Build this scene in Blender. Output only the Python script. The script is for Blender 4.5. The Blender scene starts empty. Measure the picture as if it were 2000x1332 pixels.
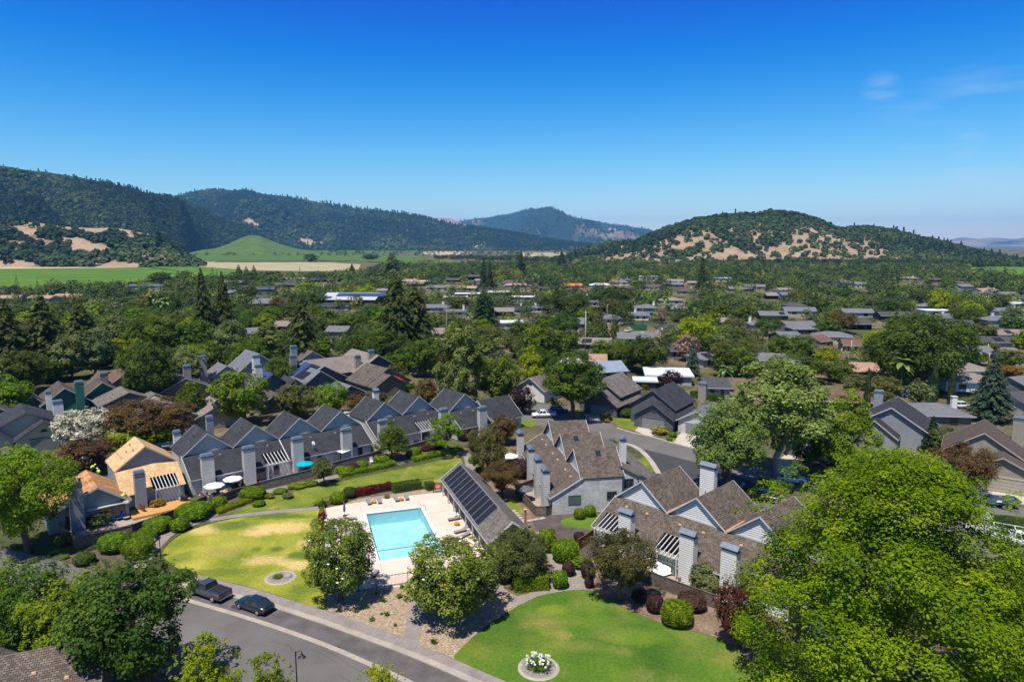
import bpy, math, random
import numpy as np
from mathutils import Vector, Matrix
R = math.radians
SC = bpy.context.scene
COL = SC.collection
# ---------------------------------------------------------------- camera
F, PITCH, CAMH = 1333.0, R(8.0), 40.0
CP, SP = math.cos(PITCH), math.sin(PITCH)
cam_d = bpy.data.cameras.new('camera'); cam_d.sensor_width = 36.0; cam_d.lens = 36.0 * F / 2000.0
cam_d.clip_start = 0.5; cam_d.clip_end = 60000
cam = bpy.data.objects.new('camera', cam_d); COL.objects.link(cam)
cam.location = (0, 0, CAMH); cam.rotation_euler = (R(90) - PITCH, 0, 0)
SC.camera = cam
# ---------------------------------------------------------------- sky, sun, exposure
SUN_EL, SUN_AZ = R(67), math.atan2(-0.5, -0.866)      # azimuth measured from +Y towards +X
sdir = Vector((math.sin(SUN_AZ) * math.cos(SUN_EL), math.cos(SUN_AZ) * math.cos(SUN_EL), math.sin(SUN_EL)))
W = bpy.data.worlds.new('World'); SC.world = W; W.use_nodes = True
wn, wl = W.node_tree.nodes, W.node_tree.links
wn.clear()
sky = wn.new('ShaderNodeTexSky'); sky.sky_type = 'NISHITA'; sky.sun_disc = False
sky.sun_elevation = SUN_EL; sky.sun_rotation = SUN_AZ
sky.altitude = 0; sky.air_density = 1.0; sky.dust_density = 0.15; sky.ozone_density = 5.0
gam = wn.new('ShaderNodeGamma'); gam.inputs[1].default_value = 1.0
hsv = wn.new('ShaderNodeHueSaturation'); hsv.inputs['Saturation'].default_value = 1.0
bg = wn.new('ShaderNodeBackground'); bg.inputs[1].default_value = 0.088
wo = wn.new('ShaderNodeOutputWorld')
# the deep polarised blue of the day: one power curve per channel of the sky texture
ssp = wn.new('ShaderNodeSeparateColor'); scb = wn.new('ShaderNodeCombineColor'); wl.new(sky.outputs[0], ssp.inputs[0])
def wm(op, a, b):
    n = wn.new('ShaderNodeMath'); n.operation = op
    for i, v in enumerate((a, b)):
        if isinstance(v, float): n.inputs[i].default_value = v
        else: wl.new(v, n.inputs[i])
    return n.outputs[0]
r_, g_, b_ = ssp.outputs
wl.new(wm('ADD', wm('MULTIPLY', wm('POWER', wm('MAXIMUM', wm('SUBTRACT', r_, 1.62), 0.0), 1.4), 1.05), wm('MULTIPLY', r_, 0.0)), scb.inputs[0])
wl.new(wm('MAXIMUM', wm('MULTIPLY', wm('SUBTRACT', g_, 1.84), 1.84), wm('MULTIPLY', g_, 0.4)), scb.inputs[1])
wl.new(wm('MULTIPLY', wm('POWER', wm('DIVIDE', b_, 5.03), 0.85), 7.15), scb.inputs[2])
sz_ = wn.new('ShaderNodeSeparateXYZ'); tc0 = wn.new('ShaderNodeTexCoord'); wl.new(tc0.outputs['Generated'], sz_.inputs[0])
up_ = wn.new('ShaderNodeMapRange'); up_.inputs['From Min'].default_value = 0.36; up_.inputs['From Max'].default_value = 0.7; wl.new(sz_.outputs['Z'], up_.inputs['Value'])
hi_ = wn.new('ShaderNodeVectorMath'); hi_.operation = 'SCALE'; hi_.inputs['Scale'].default_value = 0.75; wl.new(sky.outputs[0], hi_.inputs[0])
um_ = wn.new('ShaderNodeMix'); um_.data_type = 'RGBA'; wl.new(up_.outputs[0], um_.inputs[0]); wl.new(scb.outputs[0], um_.inputs[6]); wl.new(hi_.outputs[0], um_.inputs[7])
wl.new(um_.outputs[2], gam.inputs[0]); wl.new(gam.outputs[0], hsv.inputs['Color'])
# high thin cirrus on the right of the valley, part of the sky itself
tc = wn.new('ShaderNodeTexCoord'); mp = wn.new('ShaderNodeMapping')
mp.inputs['Rotation'].default_value = (0, R(-24), 0); mp.inputs['Scale'].default_value = (1.6, 1.6, 9.0)
nz = wn.new('ShaderNodeTexNoise'); nz.inputs['Scale'].default_value = 2.2; nz.inputs['Detail'].default_value = 8; nz.inputs['Roughness'].default_value = 0.62
cr = wn.new('ShaderNodeMapRange'); cr.inputs['From Min'].default_value = 0.5; cr.inputs['From Max'].default_value = 0.80; cr.inputs['To Max'].default_value = 0.85
def sky_spot(dx, dy, dz, r):
    v = Vector((dx, dy, dz)).normalized()
    d = wn.new('ShaderNodeVectorMath'); d.operation = 'DISTANCE'; d.inputs[1].default_value = v
    wl.new(tc.outputs['Generated'], d.inputs[0])
    m = wn.new('ShaderNodeMapRange'); m.inputs['From Min'].default_value = r; m.inputs['From Max'].default_value = r * 0.25
    wl.new(d.outputs['Value'], m.inputs['Value']); return m.outputs[0]
s1 = sky_spot(0.69, 1.0, 0.078, 0.17); s2 = sky_spot(0.519, 1.0, 0.2145, 0.026); s3 = sky_spot(0.645, 1.0, 0.145, 0.026)
wl.new(tc.outputs['Generated'], mp.inputs[0]); wl.new(mp.outputs[0], nz.inputs['Vector']); wl.new(nz.outputs['Fac'], cr.inputs['Value'])
mp2 = wn.new('ShaderNodeMapping'); mp2.inputs['Rotation'].default_value = (0, R(-34), 0); mp2.inputs['Scale'].default_value = (9, 9, 60); nz2 = wn.new('ShaderNodeTexNoise'); nz2.inputs['Scale'].default_value = 2; nz2.inputs['Detail'].default_value = 6
cr2 = wn.new('ShaderNodeMapRange'); cr2.inputs['From Min'].default_value = 0.38; cr2.inputs['From Max'].default_value = 0.72; cr2.inputs['To Max'].default_value = 0.26
wl.new(tc.outputs['Generated'], mp2.inputs[0]); wl.new(mp2.outputs[0], nz2.inputs['Vector']); wl.new(nz2.outputs['Fac'], cr2.inputs['Value'])
def wmul(op, a, b): n = wn.new('ShaderNodeMath'); n.operation = op; wl.new(a, n.inputs[0]); wl.new(b, n.inputs[1]); return n
ml = wmul('MAXIMUM', wmul('MULTIPLY', cr.outputs[0], s1).outputs[0], wmul('MULTIPLY', cr2.outputs[0], wmul('MAXIMUM', s2, s3).outputs[0]).outputs[0])
cm = wn.new('ShaderNodeMix'); cm.data_type = 'RGBA'; cm.inputs[7].default_value = (6.5, 7.5, 9.0, 1)
wl.new(ml.outputs[0], cm.inputs[0]); wl.new(hsv.outputs[0], cm.inputs[6])
wl.new(cm.outputs[2], bg.inputs[0]); wl.new(bg.outputs[0], wo.inputs[0])
sun_d = bpy.data.lights.new('sun', 'SUN'); sun_d.energy = 5.0; sun_d.angle = R(0.5); sun_d.color = (1.0, 0.94, 0.83)
sun = bpy.data.objects.new('sun', sun_d); COL.objects.link(sun)
sun.rotation_euler = (-sdir).to_track_quat('-Z', 'Y').to_euler()
SC.view_settings.view_transform = 'Standard'; SC.view_settings.look = 'None'
SC.view_settings.exposure = 0.38; SC.view_settings.gamma = 1.0; SC.view_settings.use_curve_mapping = False
cy = SC.cycles
cy.max_bounces = 6; cy.diffuse_bounces = 3; cy.glossy_bounces = 2; cy.transmission_bounces = 4; cy.transparent_max_bounces = 8
cy.volume_bounces = 0; cy.caustics_reflective = False; cy.caustics_refractive = False
cy.use_denoising = True; cy.use_adaptive_sampling = True; cy.adaptive_threshold = 0.02
cy.sample_clamp_indirect = 6.0
# ---------------------------------------------------------------- measuring helpers
def G(px, py, z=0.0):
    "the place at height z that the photograph shows at (px, py)"
    X, V = (px - 1000) / F, (py - 666) / F
    t = (CAMH - z) / (V * CP + SP)
    return Vector((X * t, (CP - V * SP) * t, z))
def PX(x, y, z):
    d = y * CP + (CAMH - z) * SP
    return 1000 + F * x / d, 666 + F * ((CAMH - z) * CP - y * SP) / d, d
def topz(base, py):
    "height above ground of a thing standing at base whose top shows at row py"
    k = (py - 666) / F * CP + SP
    t = base.y * CP / (1 - SP * k)
    return CAMH - k * t
# ---------------------------------------------------------------- object helpers
def tag(o, label=None, cat=None, group=None, kind=None):
    if label: o['label'] = label
    if cat: o['category'] = cat
    if group: o['group'] = group
    if kind: o['kind'] = kind
    return o
def thing(name, label, cat, loc=(0, 0, 0), rotz=0.0, group=None):
    o = bpy.data.objects.new(name, None); COL.objects.link(o); o.empty_display_size = 0.3
    o.location = loc; o.rotation_euler = (0, 0, rotz)
    return tag(o, label, cat, group)
def put(name, mesh, parent=None, mat=None):
    o = bpy.data.objects.new(name, mesh); COL.objects.link(o)
    if parent is not None: o.parent = parent
    if mat is not None and mesh.materials:
        o.material_slots[0].link = 'OBJECT'; o.material_slots[0].material = mat
    return o
class MB:
    "collects faces (with metre uvs) and links them as one mesh object"
    def __init__(s): s.v, s.f, s.uv, s.mi, s.cur = [], [], [], [], 0
    def face(s, pts, uv=None):
        i = len(s.v); s.v += [tuple(p) for p in pts]; s.f.append(tuple(range(i, i + len(pts))))
        s.uv += uv if uv else [(p[0] + p[1] * .37, p[2] + p[1] * .61) for p in pts]; s.mi.append(s.cur)
    def hexa(s, b, t):
        "b, t: four corners bottom and top, counter-clockwise from above"
        s.face(b[::-1]); s.face(t)
        for i in range(4):
            j = (i + 1) % 4; s.face([b[i], b[j], t[j], t[i]])
    def box(s, cx, cy_, cz, sx, sy, sz, rz=0.0, taper=1.0):
        c, n = math.cos(rz), math.sin(rz)
        def P(x, y, z): return (cx + x * c - y * n, cy_ + x * n + y * c, cz + z)
        q = [(-1, -1), (1, -1), (1, 1), (-1, 1)]
        s.hexa([P(a * sx / 2, b * sy / 2, 0) for a, b in q], [P(a * sx / 2 * taper, b * sy / 2 * taper, sz) for a, b in q])
    def bar(s, p, q, w, h=None):
        p, q = Vector(p), Vector(q); d = (q - p); h = h or w
        if d.length < 1e-6: return
        d.normalize(); up = Vector((0, 0, 1)) if abs(d.z) < .95 else Vector((0, 1, 0))
        a = d.cross(up).normalized() * w / 2; b = a.cross(d).normalized() * h / 2
        s.hexa([p - a - b, p + a - b, p + a + b, p - a + b], [q - a - b, q + a - b, q + a + b, q - a + b])
    def tube(s, pts, rad, n=8, cap=True):
        pts = [Vector(p) for p in pts]; rings = []
        for i, p in enumerate(pts):
            d = (pts[min(i + 1, len(pts) - 1)] - pts[max(i - 1, 0)]).normalized()
            up = Vector((0, 0, 1)) if abs(d.z) < .9 else Vector((1, 0, 0))
            a = d.cross(up).normalized(); b = d.cross(a).normalized()
            r = rad[i] if isinstance(rad, (list, tuple)) else rad
            rings.append([p + (a * math.cos(2 * math.pi * k / n) + b * math.sin(2 * math.pi * k / n)) * r for k in range(n)])
        for i in range(len(rings) - 1):
            for k in range(n):
                m = (k + 1) % n; s.face([rings[i][k], rings[i + 1][k], rings[i + 1][m], rings[i][m]])
        if cap: s.face(rings[0]); s.face(rings[-1][::-1])
    def cyl(s, x, y, z, r, h, n=16, r2=None):
        s.tube([(x, y, z), (x, y, z + h)], [r, r if r2 is None else r2], n)
    def slab(s, p, th):
        "p: four corners of the top plane, eave-left, eave-right, ridge-right, ridge-left; th thickness"
        p = [Vector(a) for a in p]; w = (p[1] - p[0]).length; l = (p[3] - p[0]).length
        n = (p[1] - p[0]).cross(p[3] - p[0]).normalized()
        if n.z < 0: n = -n
        q = [a - n * th for a in p]
        e = (p[1] - p[0]).normalized()
        base = p[0]
        uv = [((a - base).dot(e) + s_off(p), ((a - base) - e * (a - base).dot(e)).length) for a in p]
        s.face(p, uv)
        s.face(q[::-1])
        for i in range(4):
            j = (i + 1) % 4; s.face([q[i], q[j], p[j], p[i]], [(0.05, 0.02), (0.1, 0.02), (0.1, 0.03), (0.05, 0.03)])
    def build(s, name, mat, parent=None, smooth=False, loc=None):
        me = bpy.data.meshes.new(name); me.from_pydata(s.v, [], s.f)
        mats = mat if isinstance(mat, (list, tuple)) else [mat]
        for m in mats: me.materials.append(m)
        ul = me.uv_layers.new(name='uv'); ul.data.foreach_set('uv', [c for u in s.uv for c in u])
        if len(mats) > 1: me.polygons.foreach_set('material_index', s.mi)
        if smooth:
            me.polygons.foreach_set('use_smooth', [True] * len(me.polygons))
        me.validate(); me.update()
        o = put(name, me, parent)
        if smooth:
            weld(o)
        if loc is not None: o.location = loc
        return o
def s_off(p): return (p[0].x * 3.7 + p[0].y * 1.3) % 7.0
def weld(o):
    import bmesh
    b = bmesh.new(); b.from_mesh(o.data); bmesh.ops.remove_doubles(b, verts=b.verts, dist=1e-4)
    b.to_mesh(o.data); b.free()
    o.data.polygons.foreach_set('use_smooth', [True] * len(o.data.polygons))
def npmesh(name, V, Fc, mat, attrs=None, smooth=False):
    V = np.asarray(V, np.float32); Fc = np.asarray(Fc, np.int32); k = Fc.shape[1]
    me = bpy.data.meshes.new(name); me.vertices.add(len(V)); me.vertices.foreach_set('co', V.ravel())
    me.loops.add(Fc.size); me.loops.foreach_set('vertex_index', Fc.ravel())
    me.polygons.add(len(Fc)); me.polygons.foreach_set('loop_start', np.arange(len(Fc), dtype=np.int32) * k)
    if smooth: me.polygons.foreach_set('use_smooth', np.ones(len(Fc), bool))
    if attrs:
        for n, a in attrs.items():
            at = me.attributes.new(n, 'FLOAT', 'POINT'); at.data.foreach_set('value', np.asarray(a, np.float32))
    me.materials.append(mat); me.update(calc_edges=True)
    return me
# ---------------------------------------------------------------- materials
def newmat(name):
    m = bpy.data.materials.new(name); m.use_nodes = True
    nt = m.node_tree; return m, nt.nodes, nt.links, nt.nodes['Principled BSDF']
def ramp(N, stops):
    r = N.new('ShaderNodeValToRGB'); e = r.color_ramp.elements
    e[0].position, e[0].color = stops[0][0], (*stops[0][1], 1)
    e[1].position, e[1].color = stops[-1][0], (*stops[-1][1], 1)
    for p, c in stops[1:-1]:
        x = e.new(p); x.color = (*c, 1)
    return r
def sc3(c, k): return tuple(min(1, max(0, a * k)) for a in c)
def noisy(name, c, rough=.8, var=.25, scale=1.0, bump=0.0, spec=.25, metal=0.0, c2=None, detail=6, coord='Object', fine=0.0, fa=.12):
    m, N, L, B = newmat(name)
    t = N.new('ShaderNodeTexCoord'); n = N.new('ShaderNodeTexNoise'); n.inputs['Scale'].default_value = scale; n.inputs['Detail'].default_value = detail
    n.inputs['Roughness'].default_value = .65
    L.new(t.outputs[coord], n.inputs['Vector'])
    r = ramp(N, [(.3, sc3(c, 1 - var)), (.5, c), (.7, c2 if c2 else sc3(c, 1 + var))]); L.new(n.outputs['Fac'], r.inputs[0])
    out = r.outputs[0]
    if fine:
        n2 = N.new('ShaderNodeTexNoise'); n2.inputs['Scale'].default_value = fine; n2.inputs['Detail'].default_value = 3; L.new(t.outputs[coord], n2.inputs['Vector'])
        mr = N.new('ShaderNodeMapRange'); mr.inputs['From Min'].default_value = .3; mr.inputs['From Max'].default_value = .7
        mr.inputs['To Min'].default_value = 1 - fa; mr.inputs['To Max'].default_value = 1 + fa; L.new(n2.outputs['Fac'], mr.inputs['Value'])
        mm = N.new('ShaderNodeVectorMath'); mm.operation = 'SCALE'; L.new(out, mm.inputs[0]); L.new(mr.outputs[0], mm.inputs['Scale']); out = mm.outputs[0]
    L.new(out, B.inputs['Base Color'])
    B.inputs['Roughness'].default_value = rough; B.inputs['Metallic'].default_value = metal; B.inputs['Specular IOR Level'].default_value = spec
    if bump:
        b = N.new('ShaderNodeBump'); b.inputs['Strength'].default_value = bump; b.inputs['Distance'].default_value = .1
        L.new(n.outputs['Fac'], b.inputs['Height']); L.new(b.outputs[0], B.inputs['Normal'])
    return m
def shingle(name, c, c2, bw=.33, bh=.2, mortar=.35, patch=.25, moss=None):
    "wood shake or asphalt shingle laid in uv metres, each shingle its own tone"
    m, N, L, B = newmat(name)
    t = N.new('ShaderNodeTexCoord')
    br = N.new('ShaderNodeTexBrick'); br.inputs['Scale'].default_value = 1.0
    br.inputs['Brick Width'].default_value = bw; br.inputs['Row Height'].default_value = bh
    br.inputs['Mortar Size'].default_value = .018; br.inputs['Mortar Smooth'].default_value = .3; br.inputs['Bias'].default_value = 0
    br.inputs['Color1'].default_value = (*c, 1); br.inputs['Color2'].default_value = (*c2, 1); br.inputs['Mortar'].default_value = (*sc3(c, mortar), 1)
    L.new(t.outputs['UV'], br.inputs['Vector'])
    n = N.new('ShaderNodeTexNoise'); n.inputs['Scale'].default_value = .55; n.inputs['Detail'].default_value = 8; n.inputs['Roughness'].default_value = .7; L.new(t.outputs['Object'], n.inputs['Vector'])
    mr = N.new('ShaderNodeMapRange'); mr.inputs['From Min'].default_value = .3; mr.inputs['From Max'].default_value = .7
    mr.inputs['To Min'].default_value = 1 - patch; mr.inputs['To Max'].default_value = 1 + patch; L.new(n.outputs['Fac'], mr.inputs['Value'])
    mm = N.new('ShaderNodeVectorMath'); mm.operation = 'SCALE'; L.new(br.outputs['Color'], mm.inputs[0]); L.new(mr.outputs[0], mm.inputs['Scale'])
    L.new(mm.outputs[0], B.inputs['Base Color']); B.inputs['Roughness'].default_value = .9; B.inputs['Specular IOR Level'].default_value = .15
    b = N.new('ShaderNodeBump'); b.inputs['Strength'].default_value = .6; b.inputs['Distance'].default_value = .03
    L.new(br.outputs['Fac'], b.inputs['Height']); b.invert = True; L.new(b.outputs[0], B.inputs['Normal'])
    return m
def siding(name, c, step=.2, var=.12, dark=.5):
    "horizontal lap boards"
    m, N, L, B = newmat(name)
    t = N.new('ShaderNodeTexCoord'); s = N.new('ShaderNodeSeparateXYZ'); L.new(t.outputs['Object'], s.inputs[0])
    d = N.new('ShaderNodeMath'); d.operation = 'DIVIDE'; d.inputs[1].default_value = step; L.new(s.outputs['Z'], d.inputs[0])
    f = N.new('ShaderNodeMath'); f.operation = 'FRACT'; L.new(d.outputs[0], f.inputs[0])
    r = ramp(N, [(0, sc3(c, dark)), (.16, sc3(c, dark)), (.24, c), (1, c)]); L.new(f.outputs[0], r.inputs[0])  # shadow under each lap painted in as a dark line along the board
    n = N.new('ShaderNodeTexNoise'); n.inputs['Scale'].default_value = .9; n.inputs['Detail'].default_value = 7
    mp = N.new('ShaderNodeMapping'); mp.inputs['Scale'].default_value = (1, 1, .35); L.new(t.outputs['Object'], mp.inputs[0]); L.new(mp.outputs[0], n.inputs['Vector'])
    mr = N.new('ShaderNodeMapRange'); mr.inputs['From Min'].default_value = .3; mr.inputs['From Max'].default_value = .7
    mr.inputs['To Min'].default_value = 1 - var; mr.inputs['To Max'].default_value = 1 + var; L.new(n.outputs['Fac'], mr.inputs['Value'])
    mm = N.new('ShaderNodeVectorMath'); mm.operation = 'SCALE'; L.new(r.outputs[0], mm.inputs[0]); L.new(mr.outputs[0], mm.inputs['Scale'])
    L.new(mm.outputs[0], B.inputs['Base Color']); B.inputs['Roughness'].default_value = .7; B.inputs['Specular IOR Level'].default_value = .2
    b = N.new('ShaderNodeBump'); b.inputs['Strength'].default_value = .5; b.inputs['Distance'].default_value = .02; L.new(f.outputs[0], b.inputs['Height']); b.invert = True
    L.new(b.outputs[0], B.inputs['Normal'])
    return m
def glassy(name, c, rough=.08):
    m, N, L, B = newmat(name); B.inputs['Base Color'].default_value = (*c, 1); B.inputs['Roughness'].default_value = rough
    B.inputs['Specular IOR Level'].default_value = .8; return m
def paint(name, c, rough=.3, metal=0.0, coat=.6):
    m, N, L, B = newmat(name); B.inputs['Base Color'].default_value = (*c, 1); B.inputs['Roughness'].default_value = rough
    B.inputs['Metallic'].default_value = metal; B.inputs['Coat Weight'].default_value = coat; B.inputs['Coat Roughness'].default_value = .05; return m
def leafmat(name, dark, mid, light, tr=.28, hue=.02, accent=None, acc_at=.9, rough=.6, spec=.12):
    "leaf tones vary from leaf to leaf (attribute tone); a little of the light passes through"
    m, N, L, B = newmat(name)
    a = N.new('ShaderNodeAttribute'); a.attribute_name = 'tone'
    st = [(.05, dark), (.5, mid), (.85, light)]
    if accent: st = [(.05, dark), (.45, mid), (acc_at - .04, light), (acc_at, accent)]
    r = ramp(N, st); L.new(a.outputs['Fac'], r.inputs[0])
    oi = N.new('ShaderNodeObjectInfo'); h = N.new('ShaderNodeHueSaturation')
    mr = N.new('ShaderNodeMapRange'); mr.inputs['To Min'].default_value = .5 - hue; mr.inputs['To Max'].default_value = .5 + hue
    L.new(oi.outputs['Random'], mr.inputs['Value']); L.new(mr.outputs[0], h.inputs['Hue']); L.new(r.outputs[0], h.inputs['Color'])
    mv = N.new('ShaderNodeMapRange'); mv.inputs['To Min'].default_value = .88; mv.inputs['To Max'].default_value = 1.12
    w = N.new('ShaderNodeMath'); w.operation = 'FRACT'; w2 = N.new('ShaderNodeMath'); w2.operation = 'MULTIPLY'; w2.inputs[1].default_value = 7.13
    L.new(oi.outputs['Random'], w2.inputs[0]); L.new(w2.outputs[0], w.inputs[0]); L.new(w.outputs[0], mv.inputs['Value']); L.new(mv.outputs[0], h.inputs['Value'])
    L.new(h.outputs[0], B.inputs['Base Color']); B.inputs['Roughness'].default_value = rough; B.inputs['Specular IOR Level'].default_value = spec
    tb = N.new('ShaderNodeBsdfTranslucent'); mx = N.new('ShaderNodeMixShader'); mx.inputs[0].default_value = tr
    tc_ = N.new('ShaderNodeMix'); tc_.data_type = 'RGBA'; tc_.blend_type = 'MULTIPLY'; tc_.inputs[0].default_value = 1
    tc_.inputs[7].default_value = (1.0, 1.25, .45, 1); L.new(h.outputs[0], tc_.inputs[6]); L.new(tc_.outputs[2], tb.inputs[0])
    L.new(B.outputs[0], mx.inputs[1]); L.new(tb.outputs[0], mx.inputs[2])
    L.new(mx.outputs[0], N['Material Output'].inputs[0])
    return m
# ---------------------------------------------------------------- the palette
M = {}
M['asphalt'] = noisy('asphalt', (.125, .118, .116), .9, .2, .13, fine=9.0)
M['asphalt_new'] = noisy('asphalt_new', (.05, .051, .058), .9, .16, .3, fine=7.0)
M['asphalt_lane'] = noisy('asphalt_lane', (.105, .093, .096), .9, .3, .45, fine=9.0)
M['concrete'] = noisy('concrete', (.36, .32, .285), .9, .16, .35, fine=5.0)
M['kerb'] = noisy('kerb', (.33, .29, .255), .9, .18, .5, fine=5.0)
M['walk'] = noisy('walk', (.23, .2, .19), .9, .2, .5, fine=5.0)
M['drive'] = noisy('drive', (.43, .385, .33), .9, .14, .35, fine=5.0)
M['deck'] = noisy('deck', (.6, .49, .42), .85, .1, .3, fine=6.0)
M['coping'] = noisy('coping', (.80, .78, .75), .7, .05, .5)
M['soil'] = noisy('soil', (.19, .13, .09), .95, .45, .35, fine=3.0, fa=.3, c2=(.26, .2, .145))
M['mulch'] = noisy('mulch', (.085, .07, .068), .95, .4, .6, fine=6.0)
M['patio'] = noisy('patio', (.34, .27, .23), .9, .16, .8, fine=5.0)
M['gravel'] = noisy('gravel', (.42, .37, .32), .9, .2, .8, fine=7.0)
M['cream'] = noisy('cream', (.62, .5, .36), .8, .1, 1)
def grass(name, a, b, c, s1, dry, patches=()):
    m, N, L, B = newmat(name)
    t = N.new('ShaderNodeTexCoord')
    n = N.new('ShaderNodeTexNoise'); n.inputs['Scale'].default_value = s1; n.inputs['Detail'].default_value = 5; n.inputs['Roughness'].default_value = .6; L.new(t.outputs['Object'], n.inputs['Vector'])
    r = ramp(N, [(.3, a), (.5, b), (.68, c)]); L.new(n.outputs['Fac'], r.inputs[0]); out = r.outputs[0]
    if dry:
        n3 = N.new('ShaderNodeTexNoise'); n3.inputs['Scale'].default_value = dry[1]; n3.inputs['Detail'].default_value = 6
        mp = N.new('ShaderNodeMapping'); mp.inputs['Location'].default_value = (dry[4], dry[5], 0); L.new(t.outputs['Object'], mp.inputs[0]); L.new(mp.outputs[0], n3.inputs['Vector'])
        k = N.new('ShaderNodeMapRange'); k.inputs['From Min'].default_value = dry[2]; k.inputs['From Max'].default_value = dry[3]; L.new(n3.outputs['Fac'], k.inputs['Value'])
        x = N.new('ShaderNodeMix'); x.data_type = 'RGBA'; x.inputs[7].default_value = (*dry[0], 1); L.new(k.outputs[0], x.inputs[0]); L.new(out, x.inputs[6]); out = x.outputs[2]
    if patches:     # worn and lush spots of the real lawn, edges broken up by noise
        dn = N.new('ShaderNodeTexNoise'); dn.inputs['Scale'].default_value = .5; dn.inputs['Detail'].default_value = 6; dn.inputs['Roughness'].default_value = .7; L.new(t.outputs['Object'], dn.inputs['Vector'])
    for px, py, rx, ry, col, st in patches:
        g = G(px, py); g2 = G(px + rx, py); g3 = G(px, py + ry)
        sb = N.new('ShaderNodeVectorMath'); sb.operation = 'SUBTRACT'; sb.inputs[1].default_value = g; L.new(t.outputs['Object'], sb.inputs[0])
        ml_ = N.new('ShaderNodeVectorMath'); ml_.operation = 'MULTIPLY'; ml_.inputs[1].default_value = (1 / (g2 - g).length, 1 / (g3 - g).length, 0); L.new(sb.outputs[0], ml_.inputs[0])
        ln = N.new('ShaderNodeVectorMath'); ln.operation = 'LENGTH'; L.new(ml_.outputs[0], ln.inputs[0])
        ad = N.new('ShaderNodeMath'); ad.operation = 'MULTIPLY_ADD'; ad.inputs[1].default_value = 2.4; L.new(dn.outputs['Fac'], ad.inputs[0]); L.new(ln.outputs['Value'], ad.inputs[2])
        k = N.new('ShaderNodeMapRange'); k.inputs['From Min'].default_value = 2.45; k.inputs['From Max'].default_value = 1.75; k.inputs['To Max'].default_value = st; L.new(ad.outputs[0], k.inputs['Value'])
        x = N.new('ShaderNodeMix'); x.data_type = 'RGBA'; x.inputs[7].default_value = (*col, 1); L.new(k.outputs[0], x.inputs[0]); L.new(out, x.inputs[6]); out = x.outputs[2]
    n2 = N.new('ShaderNodeTexNoise'); n2.inputs['Scale'].default_value = 3.2; n2.inputs['Detail'].default_value = 6; n2.inputs['Roughness'].default_value = .8; L.new(t.outputs['Object'], n2.inputs['Vector'])
    mr = N.new('ShaderNodeMapRange'); mr.inputs['From Min'].default_value = .3; mr.inputs['From Max'].default_value = .7; mr.inputs['To Min'].default_value = .6; mr.inputs['To Max'].default_value = 1.4; L.new(n2.outputs['Fac'], mr.inputs['Value'])
    mm = N.new('ShaderNodeVectorMath'); mm.operation = 'SCALE'; L.new(out, mm.inputs[0]); L.new(mr.outputs[0], mm.inputs['Scale']); out = mm.outputs[0]
    L.new(out, B.inputs['Base Color']); B.inputs['Roughness'].default_value = .9; B.inputs['Specular IOR Level'].default_value = .1
    b = N.new('ShaderNodeBump'); b.inputs['Strength'].default_value = .5; b.inputs['Distance'].default_value = .06; L.new(n2.outputs['Fac'], b.inputs['Height']); L.new(b.outputs[0], B.inputs['Normal'])
    return m
T2 = (.27, .22, .07)
TN, GN = (.62, .43, .2), (.07, .12, .02)
M['lawn_dry'] = grass('lawn_dry', (.115, .16, .018), (.24, .25, .032), (.37, .335, .065), .13, None, [(560, 1030, 70, 10, TN, .65), (505, 1040, 36, 7, TN, .7), (400, 1034, 34, 9, TN, .55), (525, 1094, 52, 10, TN, .55), (585, 1104, 34, 9, TN, .65), (610, 1060, 26, 8, TN, .6), (440, 1076, 45, 10, (.3, .25, .08), .5), (541, 1073, 15, 6, GN, .9), (588, 1083, 26, 10, GN, .85), (500, 1074, 12, 5, GN, .6), (448, 1027, 40, 9, GN, .75), (540, 1008, 80, 6, GN, .8), (430, 1118, 70, 8, GN, .55), (600, 1150, 40, 12, GN, .6), (350, 1090, 24, 14, GN, .5)])
M['lawn_mid'] = grass('lawn_mid', (.08, .125, .018), (.14, .175, .024), (.24, .23, .045), .22, ((.36, .26, .11), .3, .62, .75, 1, 2))
M['lawn'] = grass('lawn', (.04, .095, .012), (.075, .145, .016), (.14, .19, .024), .12, ((.17, .17, .045), .15, .52, .7, 4, 9), [(1064, 1217, 24, 7, T2, .35), (1100, 1241, 22, 9, T2, .4), (1216, 1272, 24, 10, T2, .3), (1130, 1262, 60, 12, T2, .25), (1080, 1190, 30, 9, (.17, .22, .02), .7), (1240, 1245, 60, 18, (.13, .2, .02), .6), (930, 1262, 26, 18, (.14, .17, .02), .6), (1000, 1245, 70, 26, (.045, .1, .014), .6)])
M['grass_far'] = grass('grass_far', (.08, .13, .02), (.13, .17, .025), (.2, .2, .05), .2, None)
# roofs
M['roof_slate'] = shingle('dark_shingle', (.036, .038, .047), (.056, .059, .07), .5, .16, .7, .34)
M['roof_shake'] = shingle('wood_shake', (.085, .067, .056), (.165, .135, .115), .34, .24, .35, .3)
M['roof_shake_grey'] = shingle('grey_wood_shake', (.12, .105, .098), (.215, .19, .175), .34, .24, .35, .28)
M['roof_brown'] = shingle('brown_shingle', (.085, .065, .058), (.115, .09, .08), .5, .16, .7, .15)
M['roof_rust'] = shingle('reddish_shake', (.13, .075, .06), (.19, .115, .095), .4, .22, .5, .2)
M['roof_pinkish'] = shingle('weathered_shingle', (.2, .165, .15), (.27, .225, .205), .5, .2, .6, .18)
M['roof_tile'] = shingle('clay_tile', (.33, .2, .15), (.43, .28, .21), .3, .35, .5, .18)
M['roof_grey'] = shingle('grey_shingle', (.13, .135, .155), (.175, .18, .2), .5, .2, .7, .15)
M['roof_dark'] = shingle('charcoal_shingle', (.06, .06, .07), (.085, .088, .1), .5, .2, .7, .15)
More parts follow.
